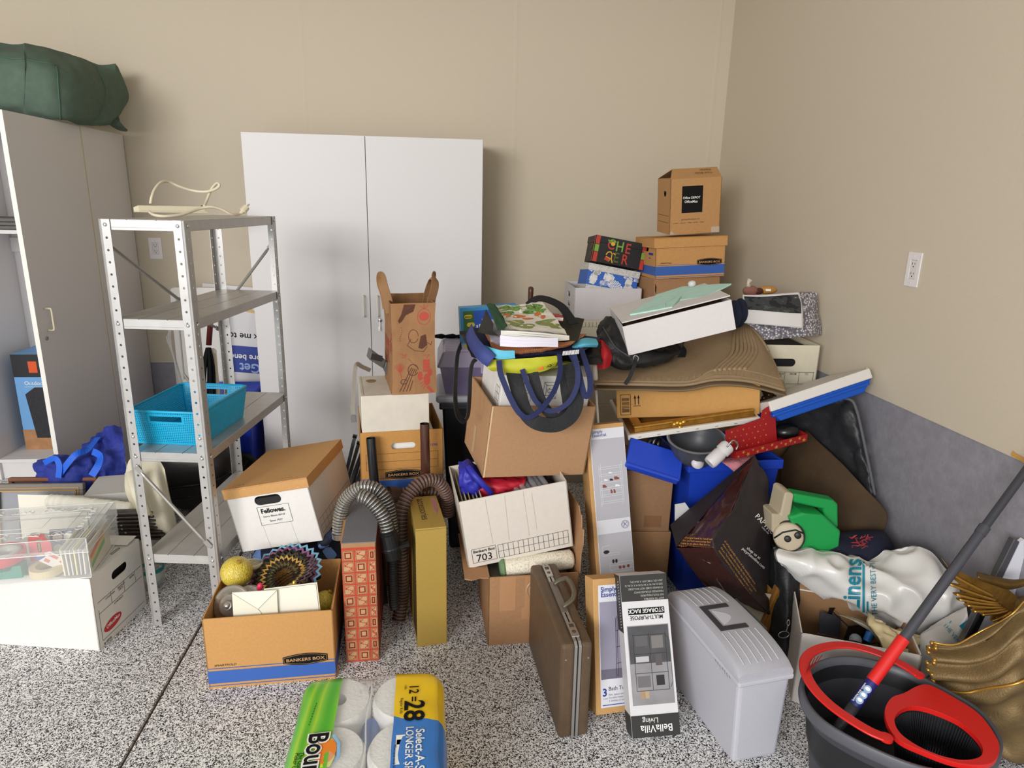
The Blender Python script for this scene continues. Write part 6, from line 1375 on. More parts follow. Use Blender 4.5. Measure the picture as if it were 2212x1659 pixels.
B().box(-w_ / 2, -d_ / 2, 0, w_ / 2, d_ / 2, h_ - .03).build('body', CHB, ch_, bevel=.0015); B().box(-w_ / 2 - .003, -d_ / 2 - .003, h_ - .035, w_ / 2 + .003, d_ / 2 + .003, h_).build('lid', CHB, ch_, bevel=.0015)
CR, CG, CY, CO = mat('cheer_red', 'b93a2b', .5), mat('cheer_green', '7ba33c', .5), mat('cheer_yellow', 'd9a53a', .5), mat('cheer_olive', '4c5a22', .5)
F = face(w_ + .006, d_ + .006, h_, 'front'); F = F @ Matrix.Translation((.003, 0, .0004))
for x in (.0, w_ - .022):
    for m, y0, y1 in ((CR, 0, .052), (CG, .055, .092), (CR, .095, h_)): prints(ch_, 'colour_block', m, [rect(x, y0, x + .022, y1)], F)
    if x == 0:
        for m, y0, y1 in ((CR, 0, .052), (CG, .055, .092), (CR, .095, h_)): prints(ch_, 'colour_block', m, [rect(d_ - .016, y0, d_, y1)], face(w_ + .006, d_ + .006, h_, 'left') @ Matrix.Translation((0.003, 0, .0004)))
for s, x, y, m in (('C', .065, .078, CR), ('H', .112, .075, CG), ('E', .165, .072, CR), ('E', .11, .015, CO), ('R', .155, .012, CR)):
    text(ch_, s, x, y, .075 if s != 'C' else .072, m, F, .0004, .012, sx=.85)
for s, x, y, m in (('C', .105, .075, CR), ('H', .125, .075, CO), ('E', .145, .075, CR), ('E', .105, .02, CO), ('E', .125, .02, CO), ('R', .145, .02, CR)): text(ch_, s, x, y, .055, m, face(w_ + .006, d_ + .006, h_, 'left') @ Matrix.Translation((0, 0, .0004)), .0004, 0, sx=.5)
prints(ch_, 'berry_print', CY, [oval(.095, .108, .012, .011, 14), [(.062, .02), (.09, .012), (.098, .03), (.07, .04)]], F, .0006)
prints(ch_, 'gold_ribbon', CY, (), F, .0007, [(.068, .045, .075, .06), (.075, .06, .09, .066), (.09, .066, .1, .055), (.1, .055, .1, .03), (.1, .03, .11, .008), (.105, .06, .12, .055)], .006)
prints(ch_, 'leaf_print', CG, [rot2(oval(.085, .124, .016, .006, 10), .5, .085, .124), rot2(oval(.1, .125, .014, .005, 10), -.6, .1, .125), rot2(oval(.075, .118, .013, .005, 10), 2.4, .075, .118)], F, .0008)
prints(ch_, 'red_bow', CR, [[(.062, .022), (.086, .01), (.094, .026), (.07, .036)]], F, .0009)

# ------------------------------------------------------------------ against the right wall
sup = plain('support_carton', 'brown carton hidden under the cream file box by right wall', (1.50, 2.93, 0), (0, 0, 0), (.36, .36, .675), BROWN, seam=False)
cf = thing('cream_file_box', 'cream file box with handle hole and date form beneath silver mailer', 'box', (1.525, 2.93, .677), (-.06, 0, 0))
w_, d_, h_ = .31, .33, .295
carton(cf, w_, d_, h_, CREAM, holes={'front': [stadium(.145, .215, .125, .036)]})
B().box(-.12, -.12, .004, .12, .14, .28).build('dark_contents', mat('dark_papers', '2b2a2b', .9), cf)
F = face(w_, d_, h_, 'front')
prints(cf, 'form_rules', INK, (), F, .0002, [(.06, .172, .295, .172), (.06, .118, .295, .118)] + [(x, .118, x, .172) for x in (.105, .165, .23, .295)], .0016)
for s, x, y in (('DESTROY\n   DATE', .112, .16), ('FROM', .187, .16), ('TO', .255, .16), ('CONTENTS', .112, .103)): text(cf, s, x, y, .0115, INK, F, .0003, .012)
gb2 = thing('framed_board', 'grey framed panel with tan edge standing behind the cream file box', 'picture frame', (1.535, 3.115, 0), (-.05, -.03, 0))
B().box(-.16, -.01, .55, .115, .008, 1.02).build('panel', mat('panel_grey', '7f7b78', .6), gb2)
for x0, x1 in ((.115, .135), (.14, .16)): B().box(x0, -.014, .55, x1, .012, 1.04).build('rail', mat('tan_rail', 'a07f55', .5), gb2, bevel=.002)
B().box(-.16, -.01, 0, .16, .012, .55).build('lower_panel', mat('panel_grey', '7f7b78', .6), gb2)
PXY = 2.83
ml = thing('silver_mailer', 'silver and white speckled padded mailer propped above the cream file box', 'mailer', (0, 0, 0))
SIL = ramp_mat('silver_speckle', 'voronoi', 95, [(0, 'f0eef0'), (.3, 'd5d2d6'), (.42, '8d8991'), (.7, '6d6a72')], .35, .3, None, False, .2, 'Distance')
def Q(px, py, y): return at(px, py, y=y)
CT = [[Q(1592, 648, PXY - .02), Q(1640, 640, PXY), Q(1700, 634, PXY), Q(1745, 630, PXY + .02), Q(1765, 634, PXY + .03)], [Q(1596, 680, PXY - .04), Q(1640, 675, PXY - .05), Q(1700, 668, PXY - .05), Q(1748, 662, PXY - .03), Q(1767, 668, PXY + .01)],
      [Q(1610, 708, PXY - .05), Q(1645, 706, PXY - .07), Q(1700, 700, PXY - .07), Q(1750, 694, PXY - .05), Q(1772, 698, PXY)], [Q(1632, 732, PXY - .06), Q(1652, 734, PXY - .08), Q(1705, 730, PXY - .08), Q(1755, 725, PXY - .06), Q(1775, 724, PXY - .01)]]
puff(CT, .05, 6, 6, .003, 20, 3, .002).build('padded_sheet', SIL, ml, smooth=True)
po = thing('photo_print', 'white print with dark winter photo lying on the silver mailer', 'print', (0, 0, 0))
CT = [[Q(1604, 637, PXY - .075), Q(1645, 637, PXY - .085), Q(1690, 634, PXY - .085), Q(1727, 631, PXY - .07)], [Q(1605, 665, PXY - .1), Q(1648, 668, PXY - .115), Q(1692, 668, PXY - .115), Q(1734, 668, PXY - .1)], [Q(1600, 697, PXY - .115), Q(1645, 701, PXY - .13), Q(1690, 705, PXY - .13), Q(1735, 709, PXY - .12)]]
P = sheet(CT, 6, 6); B().grid(P).build('paper', mat('print_white', 'd9d5d3', .5), po, smooth=True, solid=.002)
CT2 = [[Q(1607, 640, PXY - .082), Q(1645, 641, PXY - .093), Q(1690, 638, PXY - .093), Q(1724, 636, PXY - .08)], [Q(1609, 655, PXY - .095), Q(1648, 656, PXY - .108), Q(1692, 656, PXY - .108), Q(1730, 655, PXY - .093)], [Q(1608, 668, PXY - .107), Q(1648, 671, PXY - .122), Q(1692, 675, PXY - .122), Q(1731, 677, PXY - .11)]]
B().grid(sheet(CT2, 6, 6)).build('photo', ramp_mat('dark_photo', 'noise', 22, [(0, '1d2024'), (.45, '36393b'), (.6, '4c4f4b'), (.66, '8f958f'), (.7, '2a2d30')], .25, 0, (1, 1, 2), True), po, smooth=True)
sg2 = thing('small_clear_bag', 'tiny clear bag of red powder on top of the silver mailer', 'bag', Q(1620, 634, PXY + .01))
lump((0, 0, .012), .035, .02, .022, .15, 30, 2, 16, 12).build('powder', mat('powder_rust', '8a5a4d', .7), sg2, smooth=True); b = B(); b.tube([(-.01, 0, .03), (-.014, 0, .045), (-.006, 0, .062)], [.012, .006, .013], 8); b.build('twisted_top', mat('tape_clear', 'ddd0bb', .15, alpha=.6), sg2, smooth=True)
rb2 = thing('dark_red_pouch', 'dark red pouch next to the tiny clear bag on mailer', 'pouch', Q(1636, 633, PXY + .01)); lump((0, 0, .008), .025, .018, .016, .2, 30, 5, 14, 10).build('pouch', mat('maroon', '4f1f22', .5), rb2, smooth=True)
bd = thing('candy_bag', 'orange-brown candy bag lying on top of silver mailer', 'bag', Q(1657, 632, PXY + .02)); lump((0, 0, .01), .045, .02, .02, .2, 24, 8, 18, 12).build('packet', mat('candy_orange', 'b3803d', .35), bd, smooth=True)
prints(bd, 'white_print', WINK, [rect(-.018, -.004, .006, .006)], Matrix.Translation((0, -.019, .012)) @ Matrix.Rotation(1.2, 4, 'X'), .002)
nv = thing('navy_slippers', 'pair of navy fleece slippers wedged behind the white flat box', 'slippers', (0, 0, 0))
for k, (x, y, dy) in enumerate(((1585, 680, 0), (1598, 676, .03))):
    c = Q(x, y, 2.72 + dy); lump(tuple(c), .028, .05, .062, .1, 16, k).build('slipper', mat('navy_fleece', '1b2238', .9, bump=.3, bs=90), nv, smooth=True)
cl = thing('cooler_cover', 'blue and white cooler lid slanting against right wall', 'lid', (0, 0, 0))
yq = 2.36
F0, F1 = Q(1660, 868, 2.34), Q(1879, 795, 2.40); ax = (F1 - F0).normalized(); bx_ = V((0, 1, 0)); bx_ = (bx_ - ax * bx_.dot(ax)).normalized(); nz2 = ax.cross(bx_)
L_ = (F1 - F0).length; M = Matrix(((ax.x, bx_.x, nz2.x, F0.x), (ax.y, bx_.y, nz2.y, F0.y), (ax.z, bx_.z, nz2.z, F0.z), (0, 0, 0, 1))) @ Matrix.Rotation(-.34, 4, 'X')
cl.matrix_world = M
B().box(0, 0, -.04, L_, .28, 0).build('white_top', mat('lid_white', 'd8d3cc', .5), cl, bevel=.004)
b = B(); b.hexa([(.03, .01, -.085), (L_ - .05, .01, -.085), (L_ - .05, .26, -.085), (.03, .26, -.085), (0, .004, -.0405), (L_ - .003, .004, -.0405), (L_ - .003, .276, -.0405), (0, .276, -.0405)]); b.box(.0, .0, -.062, L_ - .02, .275, -.05); b.build('blue_base', mat('cooler_blue', '1450b0', .4), cl, bevel=.004)
b = B(); b.bar((L_, .05, -.03), (L_ + .028, .05, .0), .01, .004, (0, 1, 0)); b.build('broken_clip', mat('clip_wood', 'c9b78f', .6), cl)

# ------------------------------------------------------------------ middle of the heap
plain('heap_carton', 'lower brown carton of the pair behind the tall shoe-rack carton', (.812, 2.535, 0), (-.07, 0, 0), (.235, .297, .281), mat('stack_brown', '9c7550', .8, var=.06, vs=80), seam=True)
hc = plain('heap_carton', 'upper brown carton of the pair behind the tall shoe-rack carton', (.806, 2.54, .282), (-.09, 0, 0), (.234, .297, .262), mat('stack_brown2', '947050', .8, var=.06, vs=80))
prints(hc, 'clear_tape', mat('tape_brown', '8a6445', .25, spec=.6), [rect(.13, .02, .2, .07)], face(.234, .297, .262, 'front'))
BT = mat('tub_blue', '1d3fb0', .38); BT2 = mat('tub_lid_blue', '2446bb', .35)
bt = thing('blue_tub', 'blue plastic storage tub packed with kitchen things in the heap', 'tub', (1.125, 2.50, 0), (.06, 0, 0))
b = B(); th = .004
w0, d0, w1, d1, hh = .15, .13, .185, .165, .60
lo = [(-w0, -d0, .0), (w0, -d0, .0), (w0, d0, .0), (-w0, d0, .0)]; hi = [(-w1, -d1, hh), (w1, -d1, hh), (w1, d1, hh), (-w1, d1, hh)]
b.add(lo + hi, [(3, 2, 1, 0), (0, 1, 5, 4), (1, 2, 6, 5), (2, 3, 7, 6), (3, 0, 4, 7)]); b.build('tub_body', BT, bt, solid=.005)
b = B(); r2 = .012
for x0, y0, x1, y1 in ((-w1 - r2, -d1 - r2, w1 + r2, -d1), (-w1 - r2, d1, w1 + r2, d1 + r2), (-w1 - r2, -d1, -w1, d1), (w1, -d1, w1 + r2, d1)): b.box(x0, y0, hh - .035, x1, y1, hh + .004)
b.build('rim', BT, bt, bevel=.003)
fl_ = thing('crumpled_filling', 'dark clothes filling the blue plastic tub below the bowl', 'clothing', (1.125, 2.50, 0))
lump((0, 0, .44), .14, .12, .085, .15, 9, 3, 24, 14, .7).build('cloth', BLKCLOTH, fl_, smooth=True)
bld = thing('tub_cover', 'blue plastic tub lid tipped beside the dark grey bowl', 'lid', (0, 0, 0))
p0, p1, p2 = Q(1362, 948, 2.39), Q(1466, 1036, 2.27), Q(1352, 1000, 2.31)
u = (p1 - p2).normalized(); v = (p0 - p2); v = (v - u * v.dot(u)).normalized(); n_ = u.cross(v); L1 = (p1 - p2).length; L2_ = (p0 - p2).length + .01
bld.matrix_world = Matrix(((u.x, v.x, n_.x, p2.x), (u.y, v.y, n_.y, p2.y), (u.z, v.z, n_.z, p2.z), (0, 0, 0, 1)))
B().box(0, 0, -.012, L1, L2_, 0).build('panel', BT2, bld, bevel=.006, seg=3)
b = B(); b.box(0, -.008, -.03, L1 + .006, .006, .004); b.box(L1 - .006, -.008, -.03, L1 + .006, L2_, .004); b.build('rim', BT2, bld, bevel=.005, seg=3)
bw_ = thing('mixing_bowl', 'dark grey ribbed mixing bowl sitting in the blue tub', 'bowl', Q(1500, 996, 2.37), (.0, .20, -.08))
b = B(); n = 72; prof = [(.045, 0), (.062, .008), (.085, .035), (.098, .07), (.105, .098)]
vs = []
for i, (r, z) in enumerate(prof):
    for j in range(n): k = 1 + (.016 if (j // 2) % 2 and 0 < i < 4 else 0); vs.append((r * k * cos(2 * pi * j / n), r * k * sin(2 * pi * j / n), z))
b.add(vs, [(i * n + j, i * n + (j + 1) % n, (i + 1) * n + (j + 1) % n, (i + 1) * n + j) for i in range(len(prof) - 1) for j in range(n)])
b.lathe([(.105, .098), (.113, .1), (.114, .106), (.106, .108), (.1, .1), (.09, .065), (.07, .03), (.04, .008), (.001, .006)], n, cap=False); b.build('bowl_wall', mat('bowl_grey', '45464a', .4), bw_, smooth=True)
b = B(); b.lathe([(.104, .1075), (.1135, .1075)], 64, cap=False); b.build('pale_rim', mat('bowl_rim', '8b8d96', .35), bw_, smooth=True)
wb3 = thing('white_bottle', 'white plastic bottle lying tilted right of the dark bowl', 'bottle', (0, 0, 0))
q0, q1 = Q(1532, 1001, 2.19), Q(1574, 962, 2.21); dv = q1 - q0
b = B(); b.tube([q0, q0 + dv * .1, q0 + dv * .55, q0 + dv * .58, q0 + dv * .64, q0 + dv * .67, q0 + dv * .92, q1], [.022, .025, .025, .023, .023, .027, .027, .023], 22); b.build('bottle', mat('bottle_white', 'cfcbca', .35), wb3, smooth=True, auto=.7)
b = B(); b.tube(spline([q1 + V((-.02, -.03, .005)), q1 + V((.0, -.03, .03)), q1 + V((.025, -.02, .01)), q1 + V((.02, -.02, -.01))], 5), .003, 6); b.build('wire_handle', mat('handle_wire', '9a9a9a', .3, .6), wb3, smooth=True)
wc2 = thing('bottle_top', 'round white cap showing below the dark grey bowl', 'cap', Q(1504, 1000, 2.285), (0, 1.2, 0)); B().lathe([(.001, 0), (.02, 0), (.022, .004), (.022, .02), (.001, .022)], 20).build('cap', mat('bottle_white', 'cfcbca', .35), wc2, smooth=True)
for k, (xa, ya, xb, yb2) in enumerate(((1405, 975, 1418, 940), (1418, 980, 1424, 948), (1395, 968, 1408, 945))):
    o = thing('black_marker', 'black glossy marker tube, number %s from the left between lid and bowl' % ('two', 'three', 'one')[k], 'marker', (0, 0, 0), group='marker tubes by the bowl')
    a_, c_ = Q(xa, ya, 2.38), Q(xb, yb2, 2.42); b = B(); b.tube([a_, a_.lerp(c_, .6), a_.lerp(c_, .62), c_], [.009, .009, .0105, .0105], 12); b.build('tube', mat('marker_black', '17171b', .2), o, smooth=True)
tw = thing('pink_towel', 'pink terry towel hanging over the edge of the blue tub', 'towel', (0, 0, 0))
CT = [[Q(1545, 990, 2.40), Q(1575, 984, 2.42), Q(1605, 980, 2.42), Q(1632, 978, 2.40)], [Q(1556, 998, 2.33), Q(1580, 992, 2.33), Q(1608, 990, 2.33), Q(1630, 988, 2.33)], [Q(1570, 1006, 2.305), Q(1590, 1006, 2.295), Q(1610, 1006, 2.295), Q(1626, 1002, 2.3)], [Q(1590, 1022, 2.305), Q(1598, 1026, 2.297), Q(1608, 1024, 2.297), Q(1618, 1014, 2.3)]]
puff(CT, .02, 6, 6, .003, 30, 2, .002).build('terry_cloth', mat('terry_pink', 'd98a92', .95, bump=.6, bs=220), tw, smooth=True)
rt = thing('star_box', 'open red gift box with gold stars lying on blue tub', 'gift box', (0, 0, 0))
p0, p1 = Q(1588, 992, 2.25), Q(1743, 953, 2.33); u = (p1 - p0).normalized(); v = V((-.1, 1, .1)); v = (v - u * v.dot(u)).normalized(); n_ = u.cross(v); L1 = (p1 - p0).length
rt.matrix_world = Matrix(((u.x, v.x, n_.x, p0.x), (u.y, v.y, n_.y, p0.y), (u.z, v.z, n_.z, p0.z), (0, 0, 0, 1)))
RDB = mat('gift_red', '9c1c1f', .45); GST = mat('gift_gold', 'd9a54a', .35, .4)
b = B(); D_ = .1; h3 = .03
b.box(0, 0, 0, L1, D_, .003); b.box(0, 0, .003, L1, .003, h3); b.box(0, D_ - .003, .003, L1, D_, h3); b.box(0, .003, .003, .003, D_ - .003, h3); b.box(L1 - .003, .003, .003, L1, D_ - .003, h3); b.build('tray', RDB, rt)
TB = Matrix.Translation((-.005, .045, .008)) @ Matrix.Rotation(1.42, 4, 'X'); b = B(); b.plate([(0, 0), (L1 * .69, 0), (L1 * .66, .155), (L1 * .50, .135), (L1 * .47, .105), (-.004, .088)], (), .004, 0, TB); b.box(0, -.004, 0, L1 * .69, 0, .012, 0, TB); ldp = b.build('raised_lid', RDB, rt)
def star(cx, cy, r, a=0): return [(cx + r * (1 if k % 2 == 0 else .4) * cos(a + k * pi / 5), cy + r * (1 if k % 2 == 0 else .4) * sin(a + k * pi / 5)) for k in range(10)]
Fq = Matrix(((1, 0, 0, 0), (0, 0, -1, -.0006), (0, 1, 0, 0), (0, 0, 0, 1)))
random.seed(3)
b = B()
for k in range(15): b.flat(star(.014 + k * (L1 - .03) / 14, .009 + .012 * (k % 2) + random.uniform(-.002, .002), .006 + .004 * ((k * 7) % 3) / 2, k), 0, Fq)
stuff(b.build('gold_stars', GST, rt))
b = B(); TL_ = TB @ Matrix.Translation((0, 0, .0045))
for i in range(7):
    for j in range(6):
        x, y = .012 + .026 * i + .011 * (j % 2), .012 + .022 * j
        if y < .075 + x * .17 or (x > L1 * .51 and y < .125): b.flat(star(x, y, .0028 + .002 * ((i * 3 + j) % 2), i + j), 0, TL_)
stuff(b.build('gold_stars', GST, ldp))
bks = thing('black_satin', 'black shiny cloth lying in right end of red star box', 'cloth', rt.matrix_world @ V((L1 - .055, .055, .035))); lump((0, 0, 0), .045, .04, .028, .3, 22, 4, 20, 12).build('cloth', mat('black_satin', '0f0f11', .25), bks, smooth=True)
# flat picture, gilt frame, arrow carton
cvs = thing('stretched_canvas', 'white-edged canvas lying flat on the bowl under arrow carton', 'canvas', (0, 0, 0))
p0, p1 = Q(1357, 952, 2.40), Q(1643, 912, 2.36); u = (p1 - p0).normalized(); v = V((.1, 1, .06)); v = (v - u * v.dot(u)).normalized(); n_ = u.cross(v); L1 = (p1 - p0).length
MCV = Matrix(((u.x, v.x, n_.x, p0.x), (u.y, v.y, n_.y, p0.y), (u.z, v.z, n_.z, p0.z), (0, 0, 0, 1))); cvs.matrix_world = MCV
B().box(0, 0, 0, L1, .42, .021).build('canvas_edge', mat('canvas_white', 'd9d4c9', .8), cvs, bevel=.003); B().box(.012, .012, .0212, L1 - .012, .41, .024).build('back_board', mat('amber_board', '8a5a25', .6), cvs)
b = B()
for k in range(7): b.box(.04 + k * .075, -.0008, .008, .052 + k * .075, .0004, .0095)
stuff(b.build('staples', mat('staple_dark', '56504a', .4, .6), cvs))
gf = thing('gilt_picture', 'ornate gilt picture frame between the arrow carton and canvas', 'picture frame', M=MCV @ Matrix.Translation((0, .012, .0245)))
GLT = mat('gilt', 'a8782f', .32, .6, var=.2, vs=40)
b = B(); b.box(.03, 0, 0, L1 - .02, .035, .022); b.tube([(.03, .004, .02), (L1 - .02, .004, .024)], .007, 8); b.build('rail', GLT, gf, bevel=.003)
b = B(); b.box(.03, .33, 0, L1 - .02, .365, .022); b.build('rail', GLT, gf, bevel=.003)
for x0 in (.03, L1 - .055): B().box(x0, .0355, 0, x0 + .035, .3295, .022).build('rail', GLT, gf, bevel=.003)
b = B()
for k in range(4): b.ball((.185 + .012 * k, -.004, .014 + .004 * (k % 2)), .012, 10)
b.box(.2, -.006, -.012, .215, .008, .004); b.build('corner_ornament', mat('gilt_bright', 'd09a3a', .25, .7), gf, smooth=True)
ab = thing('arrow_carton', 'flat brown carton with barcode and two up arrows under car mat', 'box', (1.007, 2.602, .745), (-.245, -.0096, -.098))
w_, d_, h_ = .553, .3, .132
B().box(-w_ / 2, -d_ / 2, 0, w_ / 2, d_ / 2, h_).build('body', mat('arrow_kraft', 'bf8f50', .8, var=.04, vs=90, bump=.05, bs=280), ab, bevel=.003)
F = face(w_, d_, h_, 'front')
b = B(); T = F @ Matrix.Translation((0, 0, .0002)); random.seed(5); yy = .025
lines(b, rectlines(.016, .014, .056, .098), .002, T)
while yy < .085:
    t_ = random.choice((.0012, .002, .0032)); b.flat(rect(.021, yy, .051, yy + t_), 0, T); yy += t_ + random.choice((.0012, .002, .003))
stuff(b.build('barcode', INK, ab))
prints(ab, 'up_arrow', INK, [[(.072, .055), (.0755, .055), (.0755, .082), (.079, .08), (.0738, .096), (.0685, .08), (.072, .082)]], F, .0003); prints(ab, 'up_arrow', INK, [[(.086, .056), (.0895, .056), (.0895, .083), (.093, .081), (.0878, .097), (.0825, .081), (.086, .083)]], F, .0003)
prints(ab, 'arrow_base', INK, [rect(.066, .049, .096, .0515)], F, .0003)
bz = thing('bronze_figure', 'small dark bronze curled ornament at right end of arrow carton', 'ornament', Q(1656, 892, 2.47))
b = B(); b.lathe([(.03, 0), (.034, .006), (.02, .012), (.012, .03), (.02, .045), (.012, .06), (.022, .075), (.018, .09), (.026, .1), (.001, .104)], 14)
for k in range(10): a = k * 2.4; b.ball((.022 * cos(a), .022 * sin(a), .04 + .006 * k), .011, 8)
b.build('bronze', mat('dark_bronze', '3b2a1c', .3, .6, var=.4, vs=60), bz, smooth=True)

# tan rubber car mat with raised ribs
TAN = mat('mat_tan', '947d5f', .55, var=.05, vs=40, bump=.08, bs=300)
cm = thing('car_mat', 'tan rubber car floor mat with raised ribs draped on cartons', 'car mat', (0, 0, 0))
CT = [[Q(1300, 760, 2.78), Q(1390, 735, 2.86), Q(1480, 712, 2.9), Q(1545, 697, 2.9), Q(1588, 690, 2.88), Q(1600, 694, 2.88)],
      [Q(1288, 782, 2.62), Q(1390, 770, 2.66), Q(1495, 745, 2.7), Q(1570, 725, 2.72), Q(1618, 715, 2.72), Q(1640, 728, 2.74)],
      [Q(1284, 802, 2.5), Q(1390, 798, 2.5), Q(1490, 785, 2.52), Q(1580, 765, 2.55), Q(1640, 762, 2.58), Q(1672, 785, 2.6)],
      [Q(1283, 818, 2.43), Q(1390, 818, 2.42), Q(1485, 815, 2.42), Q(1545, 800, 2.43), Q(1620, 802, 2.44), Q(1686, 815, 2.46)],
      [Q(1283, 830, 2.39), Q(1390, 832, 2.38), Q(1480, 833, 2.38), Q(1545, 822, 2.38), Q(1620, 826, 2.38), Q(1699, 846, 2.38)]]
MP = sheet(CT, 10, 10)
B().grid(MP).build('mat_sheet', TAN, cm, smooth=True, solid=.006)
def mpt(u, v, h=.004): # u along rows (back..front), v across
    i, j = u * (len(MP) - 1), v * (len(MP[0]) - 1); i0, j0 = min(int(i), len(MP) - 2), min(int(j), len(MP[0]) - 2); fi, fj = i - i0, j - j0
    a = MP[i0][j0].lerp(MP[i0][j0 + 1], fj).lerp(MP[i0 + 1][j0].lerp(MP[i0 + 1][j0 + 1], fj), fi)
    n_ = (MP[i0][j0 + 1] - MP[i0][j0]).cross(MP[i0 + 1][j0] - MP[i0][j0]); n_.normalize()
    if n_.y > 0: n_ = -n_
    return a + n_ * h
b = B()
def rib(pts, r=.009): b.tube([mpt(u, v, .002) for u, v in spline2(pts)], r, 6)
def spline2(p): return [(q.x, q.y) for q in spline([(u, v, 0) for u, v in p], 8)]
for k in range(7):
    o_ = .03 * k; rib([(.78 - o_ * .2, .60 + o_ * .9), (.5 - o_ * .3, .60 + o_ * .95), (.3 - o_ * .2, .64 + o_ * .9), (.16 + o_ * .1, .74 + o_ * .7), (.13 + .045 * k, .93 + .006 * k)])
for k in range(6): rib([(.2 + .1 * k, .93), (.18 + .1 * k, .975)], .003)
rib([(.86, .02), (.86, .3), (.86, .46), (.76, .56), (.74, .7), (.8, .98)], .004); rib([(.93, .02), (.93, .3), (.93, .48), (.88, .58), (.88, .75), (.92, .99)], .003)
rib([(.05, .90), (.2, .985), (.5, .985), (.8, .985)], .005); rib([(.99, .0), (.99, .5), (.985, .7), (.99, .99)], .006)
stuff(b.build('raised_ribs', TAN, cm, smooth=True))
b = B()
for k in range(11):
    u0, u1, v0, v1 = .77, .84, .03 + .045 * k, .05 + .045 * k
    b.add([mpt(u0, v0, .006), mpt(u0, v1, .006), mpt(u1, v1, .006), mpt(u1, v0, .006), mpt(u0, v0, 0), mpt(u0, v1, 0), mpt(u1, v1, 0), mpt(u1, v0, 0)], [(0, 1, 2, 3), (4, 7, 6, 5), (0, 4, 5, 1), (1, 5, 6, 2), (2, 6, 7, 3), (3, 7, 4, 0)])
for k in range(7):
    u0, u1, v0, v1 = .79, .86, .6 + .042 * k, .62 + .042 * k
    b.add([mpt(u0, v0, .005), mpt(u0, v1, .005), mpt(u1, v1, .005), mpt(u1, v0, .005), mpt(u0, v0, 0), mpt(u0, v1, 0), mpt(u1, v1, 0), mpt(u1, v0, 0)], [(0, 1, 2, 3), (4, 7, 6, 5), (0, 4, 5, 1), (1, 5, 6, 2), (2, 6, 7, 3), (3, 7, 4, 0)])
stuff(b.build('edge_lugs', TAN, cm))
cm2 = thing('car_mat', 'second tan rubber mat whose lip shows beneath the ribbed mat', 'car mat', (0, 0, 0))
CT3 = [[p + V((.0, .02, -.02)) for p in CT[3]], [p + V((.004, -.004, -.020)) for p in CT[4]]]
B().grid(sheet(CT3, 6, 8)).build('mat_sheet', mat('mat_tan_dark', '7b664b', .55), cm2, smooth=True, solid=.005)

bn = thing('nylon_bag', 'black nylon shoulder bag with strap under left end of white flat box', 'bag', (0, 0, 0))
NYL = mat('black_nylon', '1d1d1e', .5, bump=.2, bs=80)
CT = [[Q(1300, 700, 2.66), Q(1318, 690, 2.68), Q(1345, 700, 2.7), Q(1420, 735, 2.7), Q(1478, 742, 2.66)], [Q(1292, 725, 2.55), Q(1315, 722, 2.52), Q(1350, 740, 2.5), Q(1420, 760, 2.5), Q(1474, 756, 2.56)], [Q(1296, 755, 2.5), Q(1322, 770, 2.46), Q(1360, 780, 2.44), Q(1415, 776, 2.45), Q(1465, 764, 2.52)], [Q(1310, 782, 2.5), Q(1335, 796, 2.46), Q(1365, 796, 2.45), Q(1410, 788, 2.46), Q(1455, 772, 2.52)]]
puff(CT, .12, 7, 7, .008, 16, 4, .006, (0, 1, .3)).build('bag_body', NYL, bn, smooth=True)
b = B(); strap(b, [Q(1372, 770, 2.42), Q(1373, 778, 2.38), Q(1368, 795, 2.365), Q(1360, 815, 2.36), Q(1350, 830, 2.36)], .014, (0, -1, .2), 6, 0, .004); b.build('strap', BLACK, bn)
b = B(); b.tube(spline([Q(1373, 768, 2.4), Q(1368, 774, 2.39), Q(1374, 782, 2.38), Q(1379, 774, 2.39)], 6, True), .002, 6); b.build('metal_ring', CHROME, bn, smooth=True)
b = B(); b.tube(spline([Q(1300, 703, 2.63), Q(1312, 722, 2.49), Q(1330, 750, 2.45), Q(1362, 772, 2.42)], 8), .0035, 6); b.build('zip_piping', mat('zip_grey', '3a3a3b', .5), bn, smooth=True)
b = B()
for k in range(6): b.tube(spline([Q(1476, 748, 2.48), Q(1472 + 2 * k, 758, 2.46), Q(1464 + 3 * k, 772, 2.45)], 4), .0025, 5)
b.build('fringe', BLKCLOTH, bn)
rc = thing('red_hat', 'red and black hat tucked right of the bag pile', 'cap', (0, 0, 0))
CT = [[Q(1288, 738, 2.5), Q(1300, 734, 2.5), Q(1312, 742, 2.5)], [Q(1288, 765, 2.44), Q(1308, 762, 2.41), Q(1323, 768, 2.45)], [Q(1290, 796, 2.42), Q(1306, 797, 2.4), Q(1318, 790, 2.44)]]
puff(CT, .08, 8, 8, .004, 20, 1).build('crown', mat('cap_red', 'c4222b', .6), rc, smooth=True)
b = puff([[Q(1262, 745, 2.44), Q(1280, 738, 2.44), Q(1296, 740, 2.46)], [Q(1258, 768, 2.38), Q(1282, 765, 2.36), Q(1300, 768, 2.42)], [Q(1266, 788, 2.36), Q(1284, 786, 2.35), Q(1300, 784, 2.4)]], .06, 6, 6, .006, 24, 3, .004); b.build('black_panel', mat('cap_black', '1b1a18', .7), rc, smooth=True)

